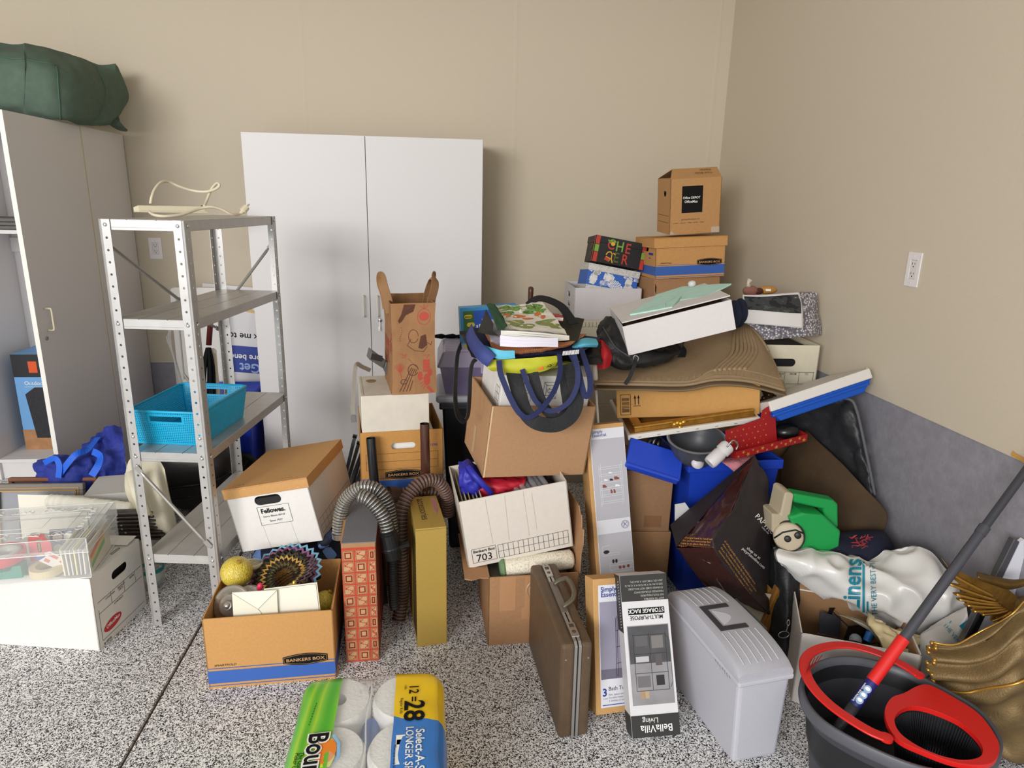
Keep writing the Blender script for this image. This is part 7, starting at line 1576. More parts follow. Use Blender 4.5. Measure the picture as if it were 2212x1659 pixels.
wf = thing('flat_box', 'white flat mailing box tilted on car mat with mint envelopes', 'box', (.927, 2.6, 1.062), (-.103, .046, -.276))
w_, d_, h_ = .413, .36, .116
FB = mat('mailing_white', 'd8d3d0', .7, var=.015, vs=50)
b = B(); b.box(-w_ / 2, -d_ / 2, 0, w_ / 2, d_ / 2, .004); b.box(-w_ / 2, -d_ / 2, .004, w_ / 2, -d_ / 2 + .004, h_); b.box(-w_ / 2, d_ / 2 - .004, .004, w_ / 2, d_ / 2, h_); b.box(-w_ / 2, -d_ / 2 + .004, .004, -w_ / 2 + .004, d_ / 2 - .004, h_ - .002); b.box(w_ / 2 - .004, -d_ / 2 + .004, .004, w_ / 2, d_ / 2 - .004, h_ - .002); b.build('body', FB, wf)
b = B(); T = Matrix.Translation((0, d_ / 2, h_)) @ Matrix.Rotation(-.035, 4, 'X'); b.box(-w_ / 2 + .001, -d_ + .003, 0, w_ / 2 - .001, 0, .004, 0, T); b.build('top_flap', FB, wf)
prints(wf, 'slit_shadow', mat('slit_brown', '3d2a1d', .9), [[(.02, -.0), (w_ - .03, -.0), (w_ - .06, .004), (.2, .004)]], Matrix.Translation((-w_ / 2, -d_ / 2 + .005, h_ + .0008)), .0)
b = B(); b.box(-w_ / 2 + .006, -d_ / 2 + .006, .004, w_ / 2 - .006, d_ / 2 - .006, h_ - .025); b.build('inner_board', mat('inner_brown', '6b4d33', .9), wf)
W = wf.matrix_world; MNT = mat('mint_paper', 'b7dbce', .7, var=.04, vs=30, bump=.1, bs=40)
def flatpack(name, label, c, poly, z, th, a, extra=None):
    o = thing(name, label, 'envelope', M=W @ Matrix.Translation((c[0], c[1], h_ + z)) @ Matrix.Rotation(a, 4, 'Z') @ Matrix.Rotation(.02, 4, 'X'))
    b = B(); b.plate(poly, (), th); b.build('sheet', MNT, o); b = B(); b.plate([(x * .96 + .004, y * .96 - .004) for x, y in poly], (), th * .5, 0, Matrix.Translation((0, 0, -th * .6))); b.build('under_sheet', mat('mint_dark', '8fbcae', .7), o); return o
e1 = flatpack('mint_envelope', 'nearer mint green paper envelope on the white flat box', (-.045, -.055), [(-.12, -.03), (.03, -.09), (.11, .03), (-.02, .08)], .0155, .006, .12)
prints(e1, 'flap_lines', mat('mint_line', '7eaa9c', .8), (), Matrix.Translation((0, 0, .0065)), .0, [(-.08, -.022, .03, -.018), (.03, -.018, .085, .025), (.03, -.018, .015, -.065)], .0015)
e2 = flatpack('mint_envelope', 'farther larger mint green paper envelope overhanging the flat box', (.085, .06), [(-.15, -.04), (.04, -.15), (.18, -.06), (.15, -.02), (.03, .1), (-.09, .08)], .012, .004, .05)
bt2 = thing('white_button', 'small white round plug lying on the mint envelopes', 'plug', M=W @ Matrix.Translation((.14, .12, h_ + .018))); b = B(); b.lathe([(.001, 0), (.013, 0), (.016, .006), (.016, .016), (.01, .022), (.001, .023)], 16); b.build('plug', mat('bottle_white', 'cfcbca', .35), bt2, smooth=True)
# ------------------------------------------------------------------ helpers that lay print on a bulging surface
from mathutils.bvhtree import BVHTree
def pxplate(b, pts, y, th, m=0):
    """flat piece of thickness th standing in the plane y, outline given by photo points"""
    P = [at(px, py, y=y) for px, py in pts]; b.plate([(p.x, p.z) for p in P], (), th, m, Matrix(((1, 0, 0, 0), (0, 0, -1, y + th), (0, 1, 0, 0), (0, 0, 0, 1)))); return b
def bvh_of(P):
    b = B(); b.grid(P); return BVHTree.FromPolygons([V(v) for v in b.v], b.f)
def cast(tree, px, py, lift=.0015):
    d = (_r * ((px - 1106.) / FPX) + _d * ((py - 829.5) / FPX) + _f).normalized()
    h = tree.ray_cast(EYE, d)
    return (h[0] - d * lift) if h[0] else None
def on_surface(tree, m, o, name, me_pts, faces, lift=.0015):
    Q_ = [cast(tree, x, y, lift) for x, y in me_pts]; b = B(); fs = [f for f in faces if all(Q_[i] is not None for i in f)]
    used = sorted({i for f in fs for i in f}); mp_ = {i: k for k, i in enumerate(used)}
    if not fs: return
    b.add([Q_[i] for i in used], [tuple(mp_[i] for i in f) for f in fs]); return b.build(name, m, o)
def surf_text(tree, o, s, org, e1, size, m, bold=0., sx=1., name='lettering', lift=.005, gap=1.):
    """lettering printed on a curved surface: org and e1 are photo points (start, direction)"""
    c = bpy.data.curves.new('t', 'FONT'); c.body = s; c.size = size; c.offset = bold * size; c.resolution_u = 2; c.space_character = gap
    t = bpy.data.objects.new('t', c); me = bpy.data.meshes.new_from_object(t); bpy.data.objects.remove(t); bpy.data.curves.remove(c)
    L = hypot(*e1); ux, uy = e1[0] / L, e1[1] / L; vx, vy = uy, -ux
    pts = [(org[0] + v.co.x * sx * ux + v.co.y * vx, org[1] + v.co.x * sx * uy + v.co.y * vy) for v in me.vertices]
    r = on_surface(tree, m, o, name, pts, [tuple(p.vertices) for p in me.polygons], lift); bpy.data.meshes.remove(me); return r

# printed picture on the topmost bag of the pile
ta = bvh_of(sheet(rows, 6, 6, .003, 16, 21, .003)); GRP = ramp_mat('foliage_print', 'noise', 55, [(0, '2f5a22'), (.42, '5e8f34'), (.52, '87ad3f'), (.58, '3f6f2a'), (.66, 'b9b04a')], .5)
OLV = ramp_mat('olive_print', 'noise', 90, [(0, '7e8a45'), (.5, '97a058'), (.56, '69763a')], .5); ORP = mat('animal_orange', 'd0702c', .5)
def blob(cx, cy, rx, ry, n=18, s=0): return [(cx + rx * (1 + .16 * sin(3 * a + s) + .1 * sin(7 * a + 2 * s)) * cos(a), cy + ry * (1 + .16 * sin(3 * a + s)) * sin(a)) for a in [2 * pi * k / n for k in range(n)]]
def fan(nm, m, cx, cy, rx, ry, s=0, lift=.003):
    p = blob(cx, cy, rx, ry, 18, s) + [(cx, cy)]; return on_surface(ta, m, an, nm, p, [(k, (k + 1) % 18, 18) for k in range(18)], lift)
for q in ((1082, 667, 20, 5), (1105, 664, 22, 7), (1130, 662, 22, 7), (1152, 662, 18, 7), (1166, 668, 14, 8), (1098, 676, 14, 4), (1145, 674, 18, 4)): fan('foliage', GRP, *q, s=q[0])
for q in ((1110, 697, 24, 6), (1135, 704, 22, 5), (1186, 697, 26, 8), (1205, 705, 16, 5)): fan('hill', OLV, *q, s=q[0])
for q in ((1094, 681, 9, 4), (1120, 683, 14, 3.5), (1162, 679, 7, 5), (1172, 684, 6, 4), (1140, 688, 12, 2)): fan('animal', ORP, *q, s=q[0], lift=.0045)
for q in ((1124, 672, 3, 5), (1166, 683, 4, 3), (1090, 685, 3, 2)): fan('white_figure', WINK, *q, s=q[0], lift=.006)

# ------------------------------------------------------------------ against the right wall, low down
bch = thing('covered_chair', 'folded chair in dark grey plastic cover leaning on right wall', 'chair', (0, 0, 0))
CT = [[Q(1668, 892, 2.66), Q(1690, 878, 2.64), Q(1760, 866, 2.55), Q(1815, 860, 2.45), Q(1838, 862, 2.42)], [Q(1690, 935, 2.66), Q(1715, 930, 2.62), Q(1785, 915, 2.50), Q(1838, 905, 2.38), Q(1856, 905, 2.38)], [Q(1715, 990, 2.62), Q(1745, 985, 2.56), Q(1810, 985, 2.42), Q(1858, 980, 2.32), Q(1872, 980, 2.32)], [Q(1760, 1060, 2.5), Q(1790, 1060, 2.46), Q(1840, 1060, 2.36), Q(1878, 1060, 2.26), Q(1888, 1060, 2.26)], [Q(1790, 1170, 2.42), Q(1820, 1170, 2.38), Q(1860, 1175, 2.3), Q(1890, 1180, 2.22), Q(1898, 1180, 2.22)]]
puff(CT, .06, 7, 7, .012, 14, 6, .012, (.5, 1, 0)).build('plastic_cover', mat('plastic_charcoal', '2d2d2f', .45, spec=.4, bump=.3, bs=30), bch, smooth=True)
b = B(); b.tube(spline([Q(1810, 860, 2.42), Q(1838, 864, 2.38), Q(1850, 885, 2.36), Q(1860, 925, 2.335), Q(1876, 1000, 2.28), Q(1890, 1070, 2.24)], 6), .006, 8); b.build('edge_piping', mat('piping_grey', '59595c', .7), bch, smooth=True)
hd = thing('brown_hide', 'dark brown suede sheet draped in the corner before grey wall', 'hide', (0, 0, 0))
CT = [[Q(1684, 992, 2.62), Q(1712, 955, 2.58), Q(1738, 930, 2.55), Q(1744, 932, 2.54)], [Q(1686, 1040, 2.52), Q(1740, 1010, 2.45), Q(1790, 990, 2.39), Q(1812, 995, 2.36)], [Q(1688, 1090, 2.44), Q(1755, 1075, 2.35), Q(1830, 1052, 2.28), Q(1866, 1052, 2.24)], [Q(1690, 1150, 2.38), Q(1770, 1140, 2.28), Q(1850, 1120, 2.20), Q(1915, 1106, 2.15)], [Q(1690, 1215, 2.36), Q(1780, 1200, 2.24), Q(1860, 1180, 2.16), Q(1912, 1140, 2.13)]]
P = sheet(CT, 7, 7, .004, 9, 2); B().grid(P).build('suede_sheet', mat('suede_brown', '46341f', .8, var=.2, vs=10, bump=.2, bs=60), hd, smooth=True, solid=.004)
ny = thing('navy_cloth', 'navy cloth with red embroidery heaped by the grey wall', 'cloth', (0, 0, 0))
lump((1.50, 2.08, .205), .19, .1, .215, .16, 8, 3, 32, 20, .8, -.195, .06).build('cloth', mat('dark_navy', '14182b', .85, bump=.2, bs=80), ny, smooth=True)
b = B(); random.seed(8)
for k in range(16):
    x, y = random.uniform(1838, 1882), random.uniform(1158, 1182); b.tube([Q(x + random.uniform(-9, 9), y + random.uniform(-5, 5), 1.955) for _ in range(4)], .0016, 4)
stuff(b.build('red_embroidery', mat('embroidery_red', '9a2a2c', .7), ny))

# green and beige steam cleaner
sc = thing('steam_cleaner', 'green and beige handheld steam cleaner with black knobs', 'steam cleaner', (0, 0, 0))
GR2 = mat('cleaner_green', '1f9a4c', .4, spec=.45); BEI = mat('cleaner_beige', 'b3a68c', .5)
b = B(); pxplate(b, [(1706, 1118), (1735, 1109), (1779, 1113), (1817, 1148), (1812, 1196), (1733, 1192)], 2.03, .13); b.build('tank', GR2, sc, bevel=.008, seg=3)
b = B(); pxplate(b, [(1713, 1066), (1803, 1082), (1811, 1090), (1812, 1142), (1781, 1140), (1780, 1101), (1714, 1086)], 2.065, .05); b.build('handle', GR2, sc, bevel=.009, seg=3)
b = B(); pxplate(b, [(1696, 1066), (1704, 1063), (1716, 1068), (1707, 1118), (1732, 1128), (1724, 1165), (1680, 1160), (1668, 1150), (1668, 1110), (1686, 1112)], 2.05, .09); b.build('motor_housing', BEI, sc, bevel=.008, seg=3)
c = Q(1703, 1160, 2.02); ax = (EYE - c).normalized(); ax = V((ax.x * .6 - .1, ax.y, ax.z * .45)).normalized(); Tq = ax.to_track_quat('Z', 'Y').to_matrix().to_4x4(); Tq.translation = c
b = B(); b.lathe([(.05, -.03), (.05, -.005), (.047, 0), (.043, .002), (.001, .003)], 32, 0, Tq); b.build('round_end', BEI, sc, smooth=True, auto=.6)
b = B(); b.tube([Tq @ V((.052 * cos(a), .052 * sin(a), -.012)) for a in [k * pi / 12 for k in range(-9, 10)]], .0035, 6); b.tube([Tq @ V((-.046, -.012, .004)), Tq @ V((-.02, .014, .005)), Tq @ V((.02, .03, .005)), Tq @ V((.046, .022, .002))], .0028, 6); b.build('power_cord', BLACK, sc, smooth=True)
for x, y in ((-.002, -.006), (.029, .012)):
    b = B(); b.lathe([(.0115, .001), (.0115, .008), (.009, .0095), (.001, .01)], 18, 0, Tq @ Matrix.Translation((x, y, 0))); b.build('knob', BLACK, sc, smooth=True)

# dark brown stationery bag
pg = thing('stationery_bag', 'glossy dark brown paper bag with white lettering lying on its side', 'bag', (0, 0, 0))
Aa, Lc, N1, N0, Bt, Bl, R1, R2, R3 = Q(1631, 984, 2.24), Q(1461, 1182, 2.06), Q(1556, 1159, 1.95), Q(1541, 1183, 1.93), Q(1661, 1328, 1.95), Q(1519, 1262, 2.06), Q(1670, 1271, 2.06), Q(1667, 1156, 2.12), Q(1658, 1036, 2.18)
GLB = mat('glossy_maroon', '3d1f1c', .22, spec=.6, bump=.25, bs=22); MTB = mat('matte_dark_brown', '292223', .5, bump=.25, bs=22)
fA = [[Aa, Aa.lerp(N1, .02)], [Aa.lerp(Lc, .35), Aa.lerp(N1, .35)], [Aa.lerp(Lc, .7), Aa.lerp(N1, .72)], [Lc, N0]]
PA = sheet(fA, 7, 10, .005, 16, 1, .004); B().grid(PA).build('side_face', GLB, pg, smooth=True, solid=.001)
fB = [[Aa, Aa.lerp(R3, .1), Aa.lerp(R3, .25)], [Aa.lerp(N1, .35), Aa.lerp(N1, .35).lerp(R3, .55), R3], [Aa.lerp(N1, .72), Aa.lerp(N1, .72).lerp(R2, .5) + V((0, -.015, 0)), R2], [N0, N0.lerp(R1, .5) + V((0, -.01, 0)), R1.lerp(R2, .4)], [Bt, Bt.lerp(R1, .5), R1]]
PB = sheet(fB, 7, 8, .004, 14, 5, .004); B().grid(PB).build('front_face', MTB, pg, smooth=True, solid=.001)
fC = [[Lc, Lc.lerp(N0, .5), N0], [Lc.lerp(Bl, .6), Bl.lerp(Bt, .35), N0.lerp(Bt, .5)], [Bl, Bl.lerp(Bt, .5), Bt]]
PC = sheet(fC, 8, 8, .004, 14, 9, .003); B().grid(PC).build('bottom_face', GLB, pg, smooth=True, solid=.001)
bk_ = V((.02, .13, .02)); b = B(); ring = [Aa, R3, R2, R1, Bt, Bl, Lc]; b.add([*ring, Aa + V((0, .03, -.02)), *[q + bk_ for q in ring[1:]]], [(i, (i + 1) % 7, 7 + (i + 1) % 7, 7 + i) for i in range(7)] + [tuple(range(7, 14))]); b.build('back_panel', MTB, pg)
tB, tA, tC = bvh_of(PB), bvh_of(PA), bvh_of(PC); GT = mat('gold_script', 'c98f45', .5)
surf_text(tB, pg, 'PAPYRUS', (1630, 1116), (30, 31), 15.5, WINK, .012); surf_text(tB, pg, 'SINCE 1950', (1645, 1139), (14, 15), 4.2, WINK)
surf_text(tB, pg, 'shop us at', (1612, 1185), (24, 20), 9, WINK); surf_text(tB, pg, 'papyrusonline.com', (1602, 1182 + 4), (40, 36), 9, WINK, .0, .95)
for k, s in enumerate(('changed hand in hand believe', 'the perfect memories feel', 'there is no place like home', 'in grandpa\'s stories and in love')):
    surf_text(tA, pg, s, (1479 - 4.5 * k, 1163 + 6 * k), (78, 5), 5.9, GT, .012, .98)
for k, s in enumerate(('moments shared hand in hand believe a wonderful day', 'the perfect memories feel like the first time again', 'there is no place like home for the holidays and love', 'all of the grandpa stories in the world and more')):
    surf_text(tB, pg, s, (1552 + 4 * k, 1190 - 7 * k), (86, 122), 6.0, GT, .0, .98)
for a_, c_ in ((Q(1548, 1252, 1.94), Q(1570, 1282, 1.94)),):
    pass
on_surface(tC, mat('scuff', '9c8a7c', .6), pg, 'scuff', [(1547, 1251), (1549, 1250), (1568, 1279), (1566, 1280), (1516, 1208), (1535, 1216), (1534, 1218)], [(0, 1, 2, 3), (4, 5, 6)])

# framed pictures and black bag behind the toolbox
for k, (dx, lb) in enumerate(((0, 'wooden picture frame with cream mat leaning behind dark brown bag'), (-16, 'thinner inner wooden frame just left of the other one'))):
    o = thing('framed_picture', lb, 'picture frame', (0, 0, 0)); yy = 1.985 + .03 * k; WD = mat('oak_frame', '8a5f2c', .45, var=.2, vs=40)
    b = B(); pxplate(b, [(1679 + dx, 1268), (1697 + dx, 1284), (1650 + dx, 1392), (1632 + dx, 1382)], yy, .022); b.build('rail', WD, o, bevel=.003)
    b = B(); pxplate(b, [(1672 + dx, 1285), (1632 + dx, 1380), (1600 + dx, 1374), (1598 + dx, 1274)], yy + .014, .004); b.build('mat_board', mat('frame_cream', 'b7ad93', .8), o)
    if not k:
        b = B(); pxplate(b, [(1684, 1274), (1688, 1277), (1641, 1386), (1637, 1384)], yy - .004, .004); b.build('gilt_edge', mat('gilt', 'a8782f', .32, .6), o)
kb3 = thing('black_satchel', 'tall black satchel with key ring hanging beside wooden frame', 'bag', (0, 0, 0))
CT = [[Q(1670, 1182, 2.08), Q(1698, 1176, 2.06), Q(1722, 1186, 2.06)], [Q(1674, 1240, 2.02), Q(1702, 1240, 1.98), Q(1726, 1245, 2.0)], [Q(1672, 1320, 1.98), Q(1702, 1320, 1.94), Q(1726, 1320, 1.97)], [Q(1664, 1400, 1.96), Q(1698, 1400, 1.91), Q(1724, 1405, 1.94)], [Q(1656, 1452, 1.95), Q(1694, 1455, 1.91), Q(1722, 1455, 1.93)]]
puff(CT, .1, 7, 7, .005, 16, 3, .004).build('bag_body', NYL, kb3, smooth=True)
b = B(); c = Q(1694, 1372, 1.89); b.tube(spline([c + V((.019 * cos(k * pi / 6), .003, .013 * sin(k * pi / 6))) for k in range(12)], 3, True), .0014, 6); b.tube(spline([c + V((.005, 0, .014)), c + V((.008, 0, .035)), c + V((.003, 0, .05)), c + V((.009, 0, .06)), c + V((.013, 0, .045)), c + V((.008, 0, .035))], 5), .0018, 6); b.build('key_ring', CHROME, kb3, smooth=True)
ws = thing('white_paper', 'pale sheet of paper stuck between brown cartons and blue tub', 'paper', (0, 0, 0)); b = B(); pxplate(b, [(1458, 1090), (1480, 1086), (1505, 1122), (1500, 1135), (1458, 1160)], 2.22, .003); b.build('sheet', mat('sheet_grey_white', 'c9c7c6', .7), ws)

# white open carton with oddments
p0 = at(1731, 1368, y=1.74)
OWH = p0.z; p1 = at(1717, 1289, z=OWH); oa = atan2(p0.x - p1.x, p1.y - p0.y); Mo = Matrix.Translation((p0.x, p0.y, 0)) @ Matrix.Rotation(oa, 4, 'Z') @ Matrix.Translation((.17, .14, 0))
ow = thing('small_open_carton', 'white open carton of oddments behind the mop bucket', 'box', M=Mo)
ow_in = mat('inner_kraft', '8d6a48', .85)
carton(ow, .34, .28, OWH, mat('white_outer_card', 'd3ccc4', .75, var=.03, vs=40))
b = B(); b.box(-.165, .1355, .01, .165, .1365, OWH - .005); b.box(-.1665, -.13, .01, -.1655, .13, OWH - .003); b.box(.16, -.13, .01, .164, .13, OWH - .004); b.box(-.164, -.134, .0045, .164, .134, .006); b.build('inner_lining', ow_in, ow)
b = B(); b.box(-.17, 0, 0, .05, .003, .09, 0, Matrix.Translation((0, .137, OWH)) @ Matrix.Rotation(-.35, 4, 'X')); b.build('back_flap', ow_in, ow); b = B(); b.box(-.06, -.09, -.002, .1, 0, .001, 0, Matrix.Translation((-.1, -.137, OWH)) @ Matrix.Rotation(-.9, 4, 'X') @ Matrix.Translation((0, .09, 0))); b.build('front_flap', mat('white_outer_card', 'd3ccc4', .75), ow)
bs = thing('mesh_basket', 'small black wire mesh basket standing in white open carton', 'basket', Q(1842, 1405, 1.87), (.2, .12, .1))
b = B(); perf(b, (-.06, 0, 0), (.07, 0, 0), (-.065, 0, .11), (.075, 0, .11), 22, 18, lambda i, j: 1 if j in (0, 17) else 0); perf(b, (.07, 0, 0), (.07, .09, 0), (.075, 0, .11), (.075, .09, .11), 14, 18, lambda i, j: 1 if j in (0, 17) else 0); perf(b, (-.06, .09, 0), (.07, .09, 0), (-.065, .09, .11), (.075, .09, .11), 22, 18, lambda i, j: 1 if j in (0, 17) else 0); b.build('wire_mesh', BLACK, bs, solid=.001)
b = B(); b.tube([(-.065, 0, .11), (.075, 0, .11), (.075, .09, .11), (-.065, .09, .11), (-.065, 0, .11)], .0022, 6); b.build('rim_wire', BLACK, bs)
bc2 = thing('curled_card', 'curled beige card in front of the black mesh basket', 'card', (0, 0, 0)); CT = [[Q(1812, 1328, 1.86), Q(1850, 1336, 1.84), Q(1884, 1352, 1.83)], [Q(1838, 1338, 1.82), Q(1872, 1352, 1.8), Q(1894, 1375, 1.8)], [Q(1850, 1346, 1.82), Q(1884, 1368, 1.8), Q(1902, 1396, 1.8)]]
B().grid(sheet(CT, 6, 6)).build('card', mat('card_beige', 'a59a86', .7), bc2, smooth=True, solid=.0015)
gb3 = thing('glass_ball', 'grey glass ball among the oddments in white carton', 'ball', Q(1848, 1382, 1.80)); B().ball((0, 0, 0), .02, 18).build('ball', mat('smoky_glass', 'aeb4c0', .12, alpha=.8), gb3, smooth=True)
bcn = thing('blue_tube', 'short bright blue tube among the oddments in white carton', 'tube', (0, 0, 0)); b = B(); b.tube([Q(1872, 1385, 1.80), Q(1880, 1366, 1.81)], .0125, 14); b.build('tube', mat('can_blue', '2d7fd3', .35), bcn, smooth=True, auto=.8)
pc2 = thing('glass_plaque', 'small dark glass panel leaning inside left of white carton', 'panel', Q(1790, 1372, 1.88), (.3, -.5, .4)); B().box(-.04, 0, 0, .05, .004, .07).build('glass_panel', mat('dark_glass', '3b3b40', .1), pc2); B().box(-.043, .001, -.003, .053, .006, .0).build('edge_rail', CHROME, pc2)
wires = thing('black_cable', 'thin black cable coiled over oddments in white carton', 'cable', (0, 0, 0)); b = B(); b.tube(spline([Q(1810, 1390, 1.78), Q(1840, 1384, 1.77), Q(1870, 1392, 1.765), Q(1895, 1388, 1.77), Q(1900, 1396, 1.77)], 6), .002, 6); b.build('cable', BLACK, wires, smooth=True)

# white plastic shop bags
PLW = mat('bag_plastic_white', 'dcd9d4', .3, spec=.55, bump=.1, bs=18); TEAL = mat('teal_print', '1d8398', .4)
sb1 = thing('plastic_bag', 'crumpled white plastic shop bag with teal lettering on top of oddments', 'bag', (0, 0, 0))
CT = [[Q(1682, 1185, 2.0), Q(1758, 1190, 2.0), Q(1842, 1208, 1.97), Q(1920, 1201, 1.94), Q(2007, 1191, 1.88), Q(2046, 1236, 1.82)], [Q(1676, 1197, 1.98), Q(1760, 1222, 1.93), Q(1842, 1248, 1.88), Q(1925, 1250, 1.84), Q(2005, 1250, 1.79), Q(2066, 1272, 1.77)],
      [Q(1688, 1213, 1.98), Q(1775, 1258, 1.92), Q(1850, 1290, 1.86), Q(1930, 1306, 1.79), Q(2005, 1315, 1.76), Q(2086, 1306, 1.74)], [Q(1700, 1226, 2.0), Q(1790, 1290, 1.95), Q(1869, 1324, 1.9), Q(1945, 1362, 1.84), Q(2005, 1374, 1.8), Q(2072, 1331, 1.76)]]
PP = sheet(CT, 16, 12, .012, 6, 5, .016)
def close_bag(P, th, m, o, name, sm=True):
    b = B(); b.grid(P); n1, n2 = len(P), len(P[0]); Q_ = [[P[i][j] + V((0, 1, -.3)) * th * (sin(pi * i / (n1 - 1)) * sin(pi * j / (n2 - 1))) ** .5 for j in range(n2)][::-1] for i in range(n1)]
    b.grid(Q_); return b.build(name, m, o, smooth=sm)
close_bag(PP, .12, PLW, sb1, 'bag_body')
tp = bvh_of(PP)
surf_text(tp, sb1, 'Linens', (1856, 1318), (1, -24), 54, TEAL, .02, .80, lift=.009); surf_text(tp, sb1, 'THE VERY BEST PRICES', (1895, 1330), (-1, -24), 17, TEAL, .0, .86, lift=.009)
on_surface(tp, TEAL, sb1, 'teal_rule', [(1863, 1208 + 5 * k) for k in range(24)] + [(1868, 1208 + 5 * k) for k in range(24)], [(k, k + 1, 25 + k, 24 + k) for k in range(23)], .008)
on_surface(tp, TEAL, sb1, 'teal_rule', [(1872, 1300 + 5 * k) for k in range(6)] + [(1876, 1300 + 5 * k) for k in range(6)], [(k, k + 1, 7 + k, 6 + k) for k in range(5)], .008)
sb2 = thing('plastic_bag', 'greyish second plastic bag with teal lettering under the white one', 'bag', (0, 0, 0))
CT = [[Q(1990, 1372, 1.73), Q(2030, 1352, 1.71), Q(2072, 1328, 1.69), Q(2090, 1310, 1.68)], [Q(1988, 1410, 1.7), Q(2030, 1385, 1.68), Q(2068, 1365, 1.66), Q(2090, 1350, 1.66)], [Q(1990, 1470, 1.68), Q(2030, 1440, 1.66), Q(2066, 1420, 1.645), Q(2088, 1405, 1.64)]]
PS = sheet(CT, 8, 8, .003, 12, 4, .003); close_bag(PS, .05, mat('bag_plastic_grey', 'c2beb8', .35, spec=.5), sb2, 'bag_body')
tp2 = bvh_of(PS); surf_text(tp2, sb2, 'THE VERY BEST', (2036, 1350), (38, 46), 13, TEAL, .0, 1, lift=.003)
on_surface(tp2, TEAL, sb2, 'teal_rule', [(2050, 1345), (2054, 1340), (2088, 1378), (2086, 1384), (2072, 1352), (2088, 1340), (2089, 1356), (2080, 1362)], [(0, 1, 2, 3), (4, 5, 6, 7)], .003)
cr = thing('cream_paper', 'crumpled cream tissue paper under the white plastic bag', 'paper', (0, 0, 0))
CT = [[Q(1868, 1322, 1.80), Q(1905, 1345, 1.78), Q(1950, 1365, 1.76), Q(1990, 1372, 1.74)], [Q(1885, 1360, 1.75), Q(1920, 1378, 1.73), Q(1955, 1390, 1.72), Q(1988, 1392, 1.72)], [Q(1905, 1390, 1.72), Q(1935, 1405, 1.7), Q(1960, 1412, 1.69), Q(1978, 1402, 1.7)], [Q(1930, 1425, 1.71), Q(1948, 1432, 1.69), Q(1962, 1434, 1.68), Q(1974, 1412, 1.69)]]
puff(CT, .05, 7, 7, .01, 18, 7, .012).build('tissue', mat('tissue_cream', 'd9c79b', .7), cr, smooth=True)

# white board with bright edge by the right wall
wp3 = thing('whiteboard', 'white board with black and metal edge leaning behind gold angel', 'board', (0, 0, 0))
YW = 1.625
b = B(); pxplate(b, [(2203, 1172), (2212, 1165), (2212, 1402), (2093, 1402)], YW, .012); b.build('white_surface', mat('board_gloss', 'd9d8de', .25), wp3)
b = B(); pxplate(b, [(2192, 1164), (2203, 1171), (2092, 1404), (2078, 1390)], YW - .004, .02); b.build('metal_edge', mat('edge_steel', '77777c', .22, .8), wp3, bevel=.002)
b = B(); pxplate(b, [(2120, 1326), (2128, 1331), (2094, 1402), (2082, 1400)], YW - .007, .003); b.build('black_strip', BLACK, wp3)

# gold angel figure
ga = thing('gold_angel', 'large gold metallic angel figure with pleated skirt and feathered wing', 'figurine', (0, 0, 0))
CT = [[Q(2010, 1386, 1.52), Q(2070, 1388, 1.50), Q(2135, 1358, 1.48), Q(2185, 1322, 1.46), Q(2212, 1300, 1.46)], [Q(2006, 1425, 1.52), Q(2080, 1430, 1.47), Q(2150, 1405, 1.43), Q(2200, 1370, 1.41), Q(2232, 1345, 1.41)], [Q(2008, 1478, 1.52), Q(2085, 1485, 1.46), Q(2150, 1475, 1.41), Q(2200, 1455, 1.39), Q(2240, 1440, 1.39)], [Q(2050, 1520, 1.51), Q(2110, 1545, 1.45), Q(2160, 1550, 1.41), Q(2208, 1545, 1.39), Q(2245, 1545, 1.39)], [Q(2108, 1592, 1.50), Q(2150, 1625, 1.44), Q(2190, 1645, 1.41), Q(2230, 1655, 1.39), Q(2255, 1665, 1.39)]]
CT = [[V((min(p.x, 1.66), p.y, max(p.z, .004))) for p in r] for r in CT]
PG = sheet(CT, 12, 9); n1, n2 = len(PG), len(PG[0])
for i in range(n1):
    for j in range(n2):
        f = j / (n2 - 1); PG[i][j] = PG[i][j] + V((-.2, -1, .2)) * (.02 * (1 - .75 * f) * sin(i / (n1 - 1) * 2 * pi * 5.5 + .6 * sin(j * .3)))
B().grid(PG).build('pleated_skirt', mat('angel_gold', '7a6440', .5, .35, var=.15, vs=25, bump=.2, bs=220), ga, smooth=True, solid=.004)
b = B(); b.tube(spline([PG[int(n1 * .55)][j] + V((0, -.006, .004)) for j in range(0, n2, 4)], 5), .004, 6); b.tube([PG[0][j] + V((0, -.003, .002)) for j in range(0, n2)], .003, 6); b.build('bright_hem', mat('bright_gold', 'd2a04a', .25, .7), ga, smooth=True)
b = B()
for k in range(16): p = PG[int(k * n1 / 34)][0]; b.ball(p + V((.004 * (k % 2), -.006, 0)), .007, 8)
stuff(b.build('bead_trim', mat('bead_gold', 'c79a4d', .25, .8), ga, smooth=True))
b = B(); b.tube([Q(2225, 1300, 1.47), Q(2222, 1420, 1.47), Q(2222, 1600, 1.48)], [.03, .06, .09], 12); b.v = [(min(x, 1.69), y, max(z, 0)) for x, y, z in b.v]; b.build('inner_body', mat('angel_gold', '7a6440', .5, .35), ga, smooth=True)
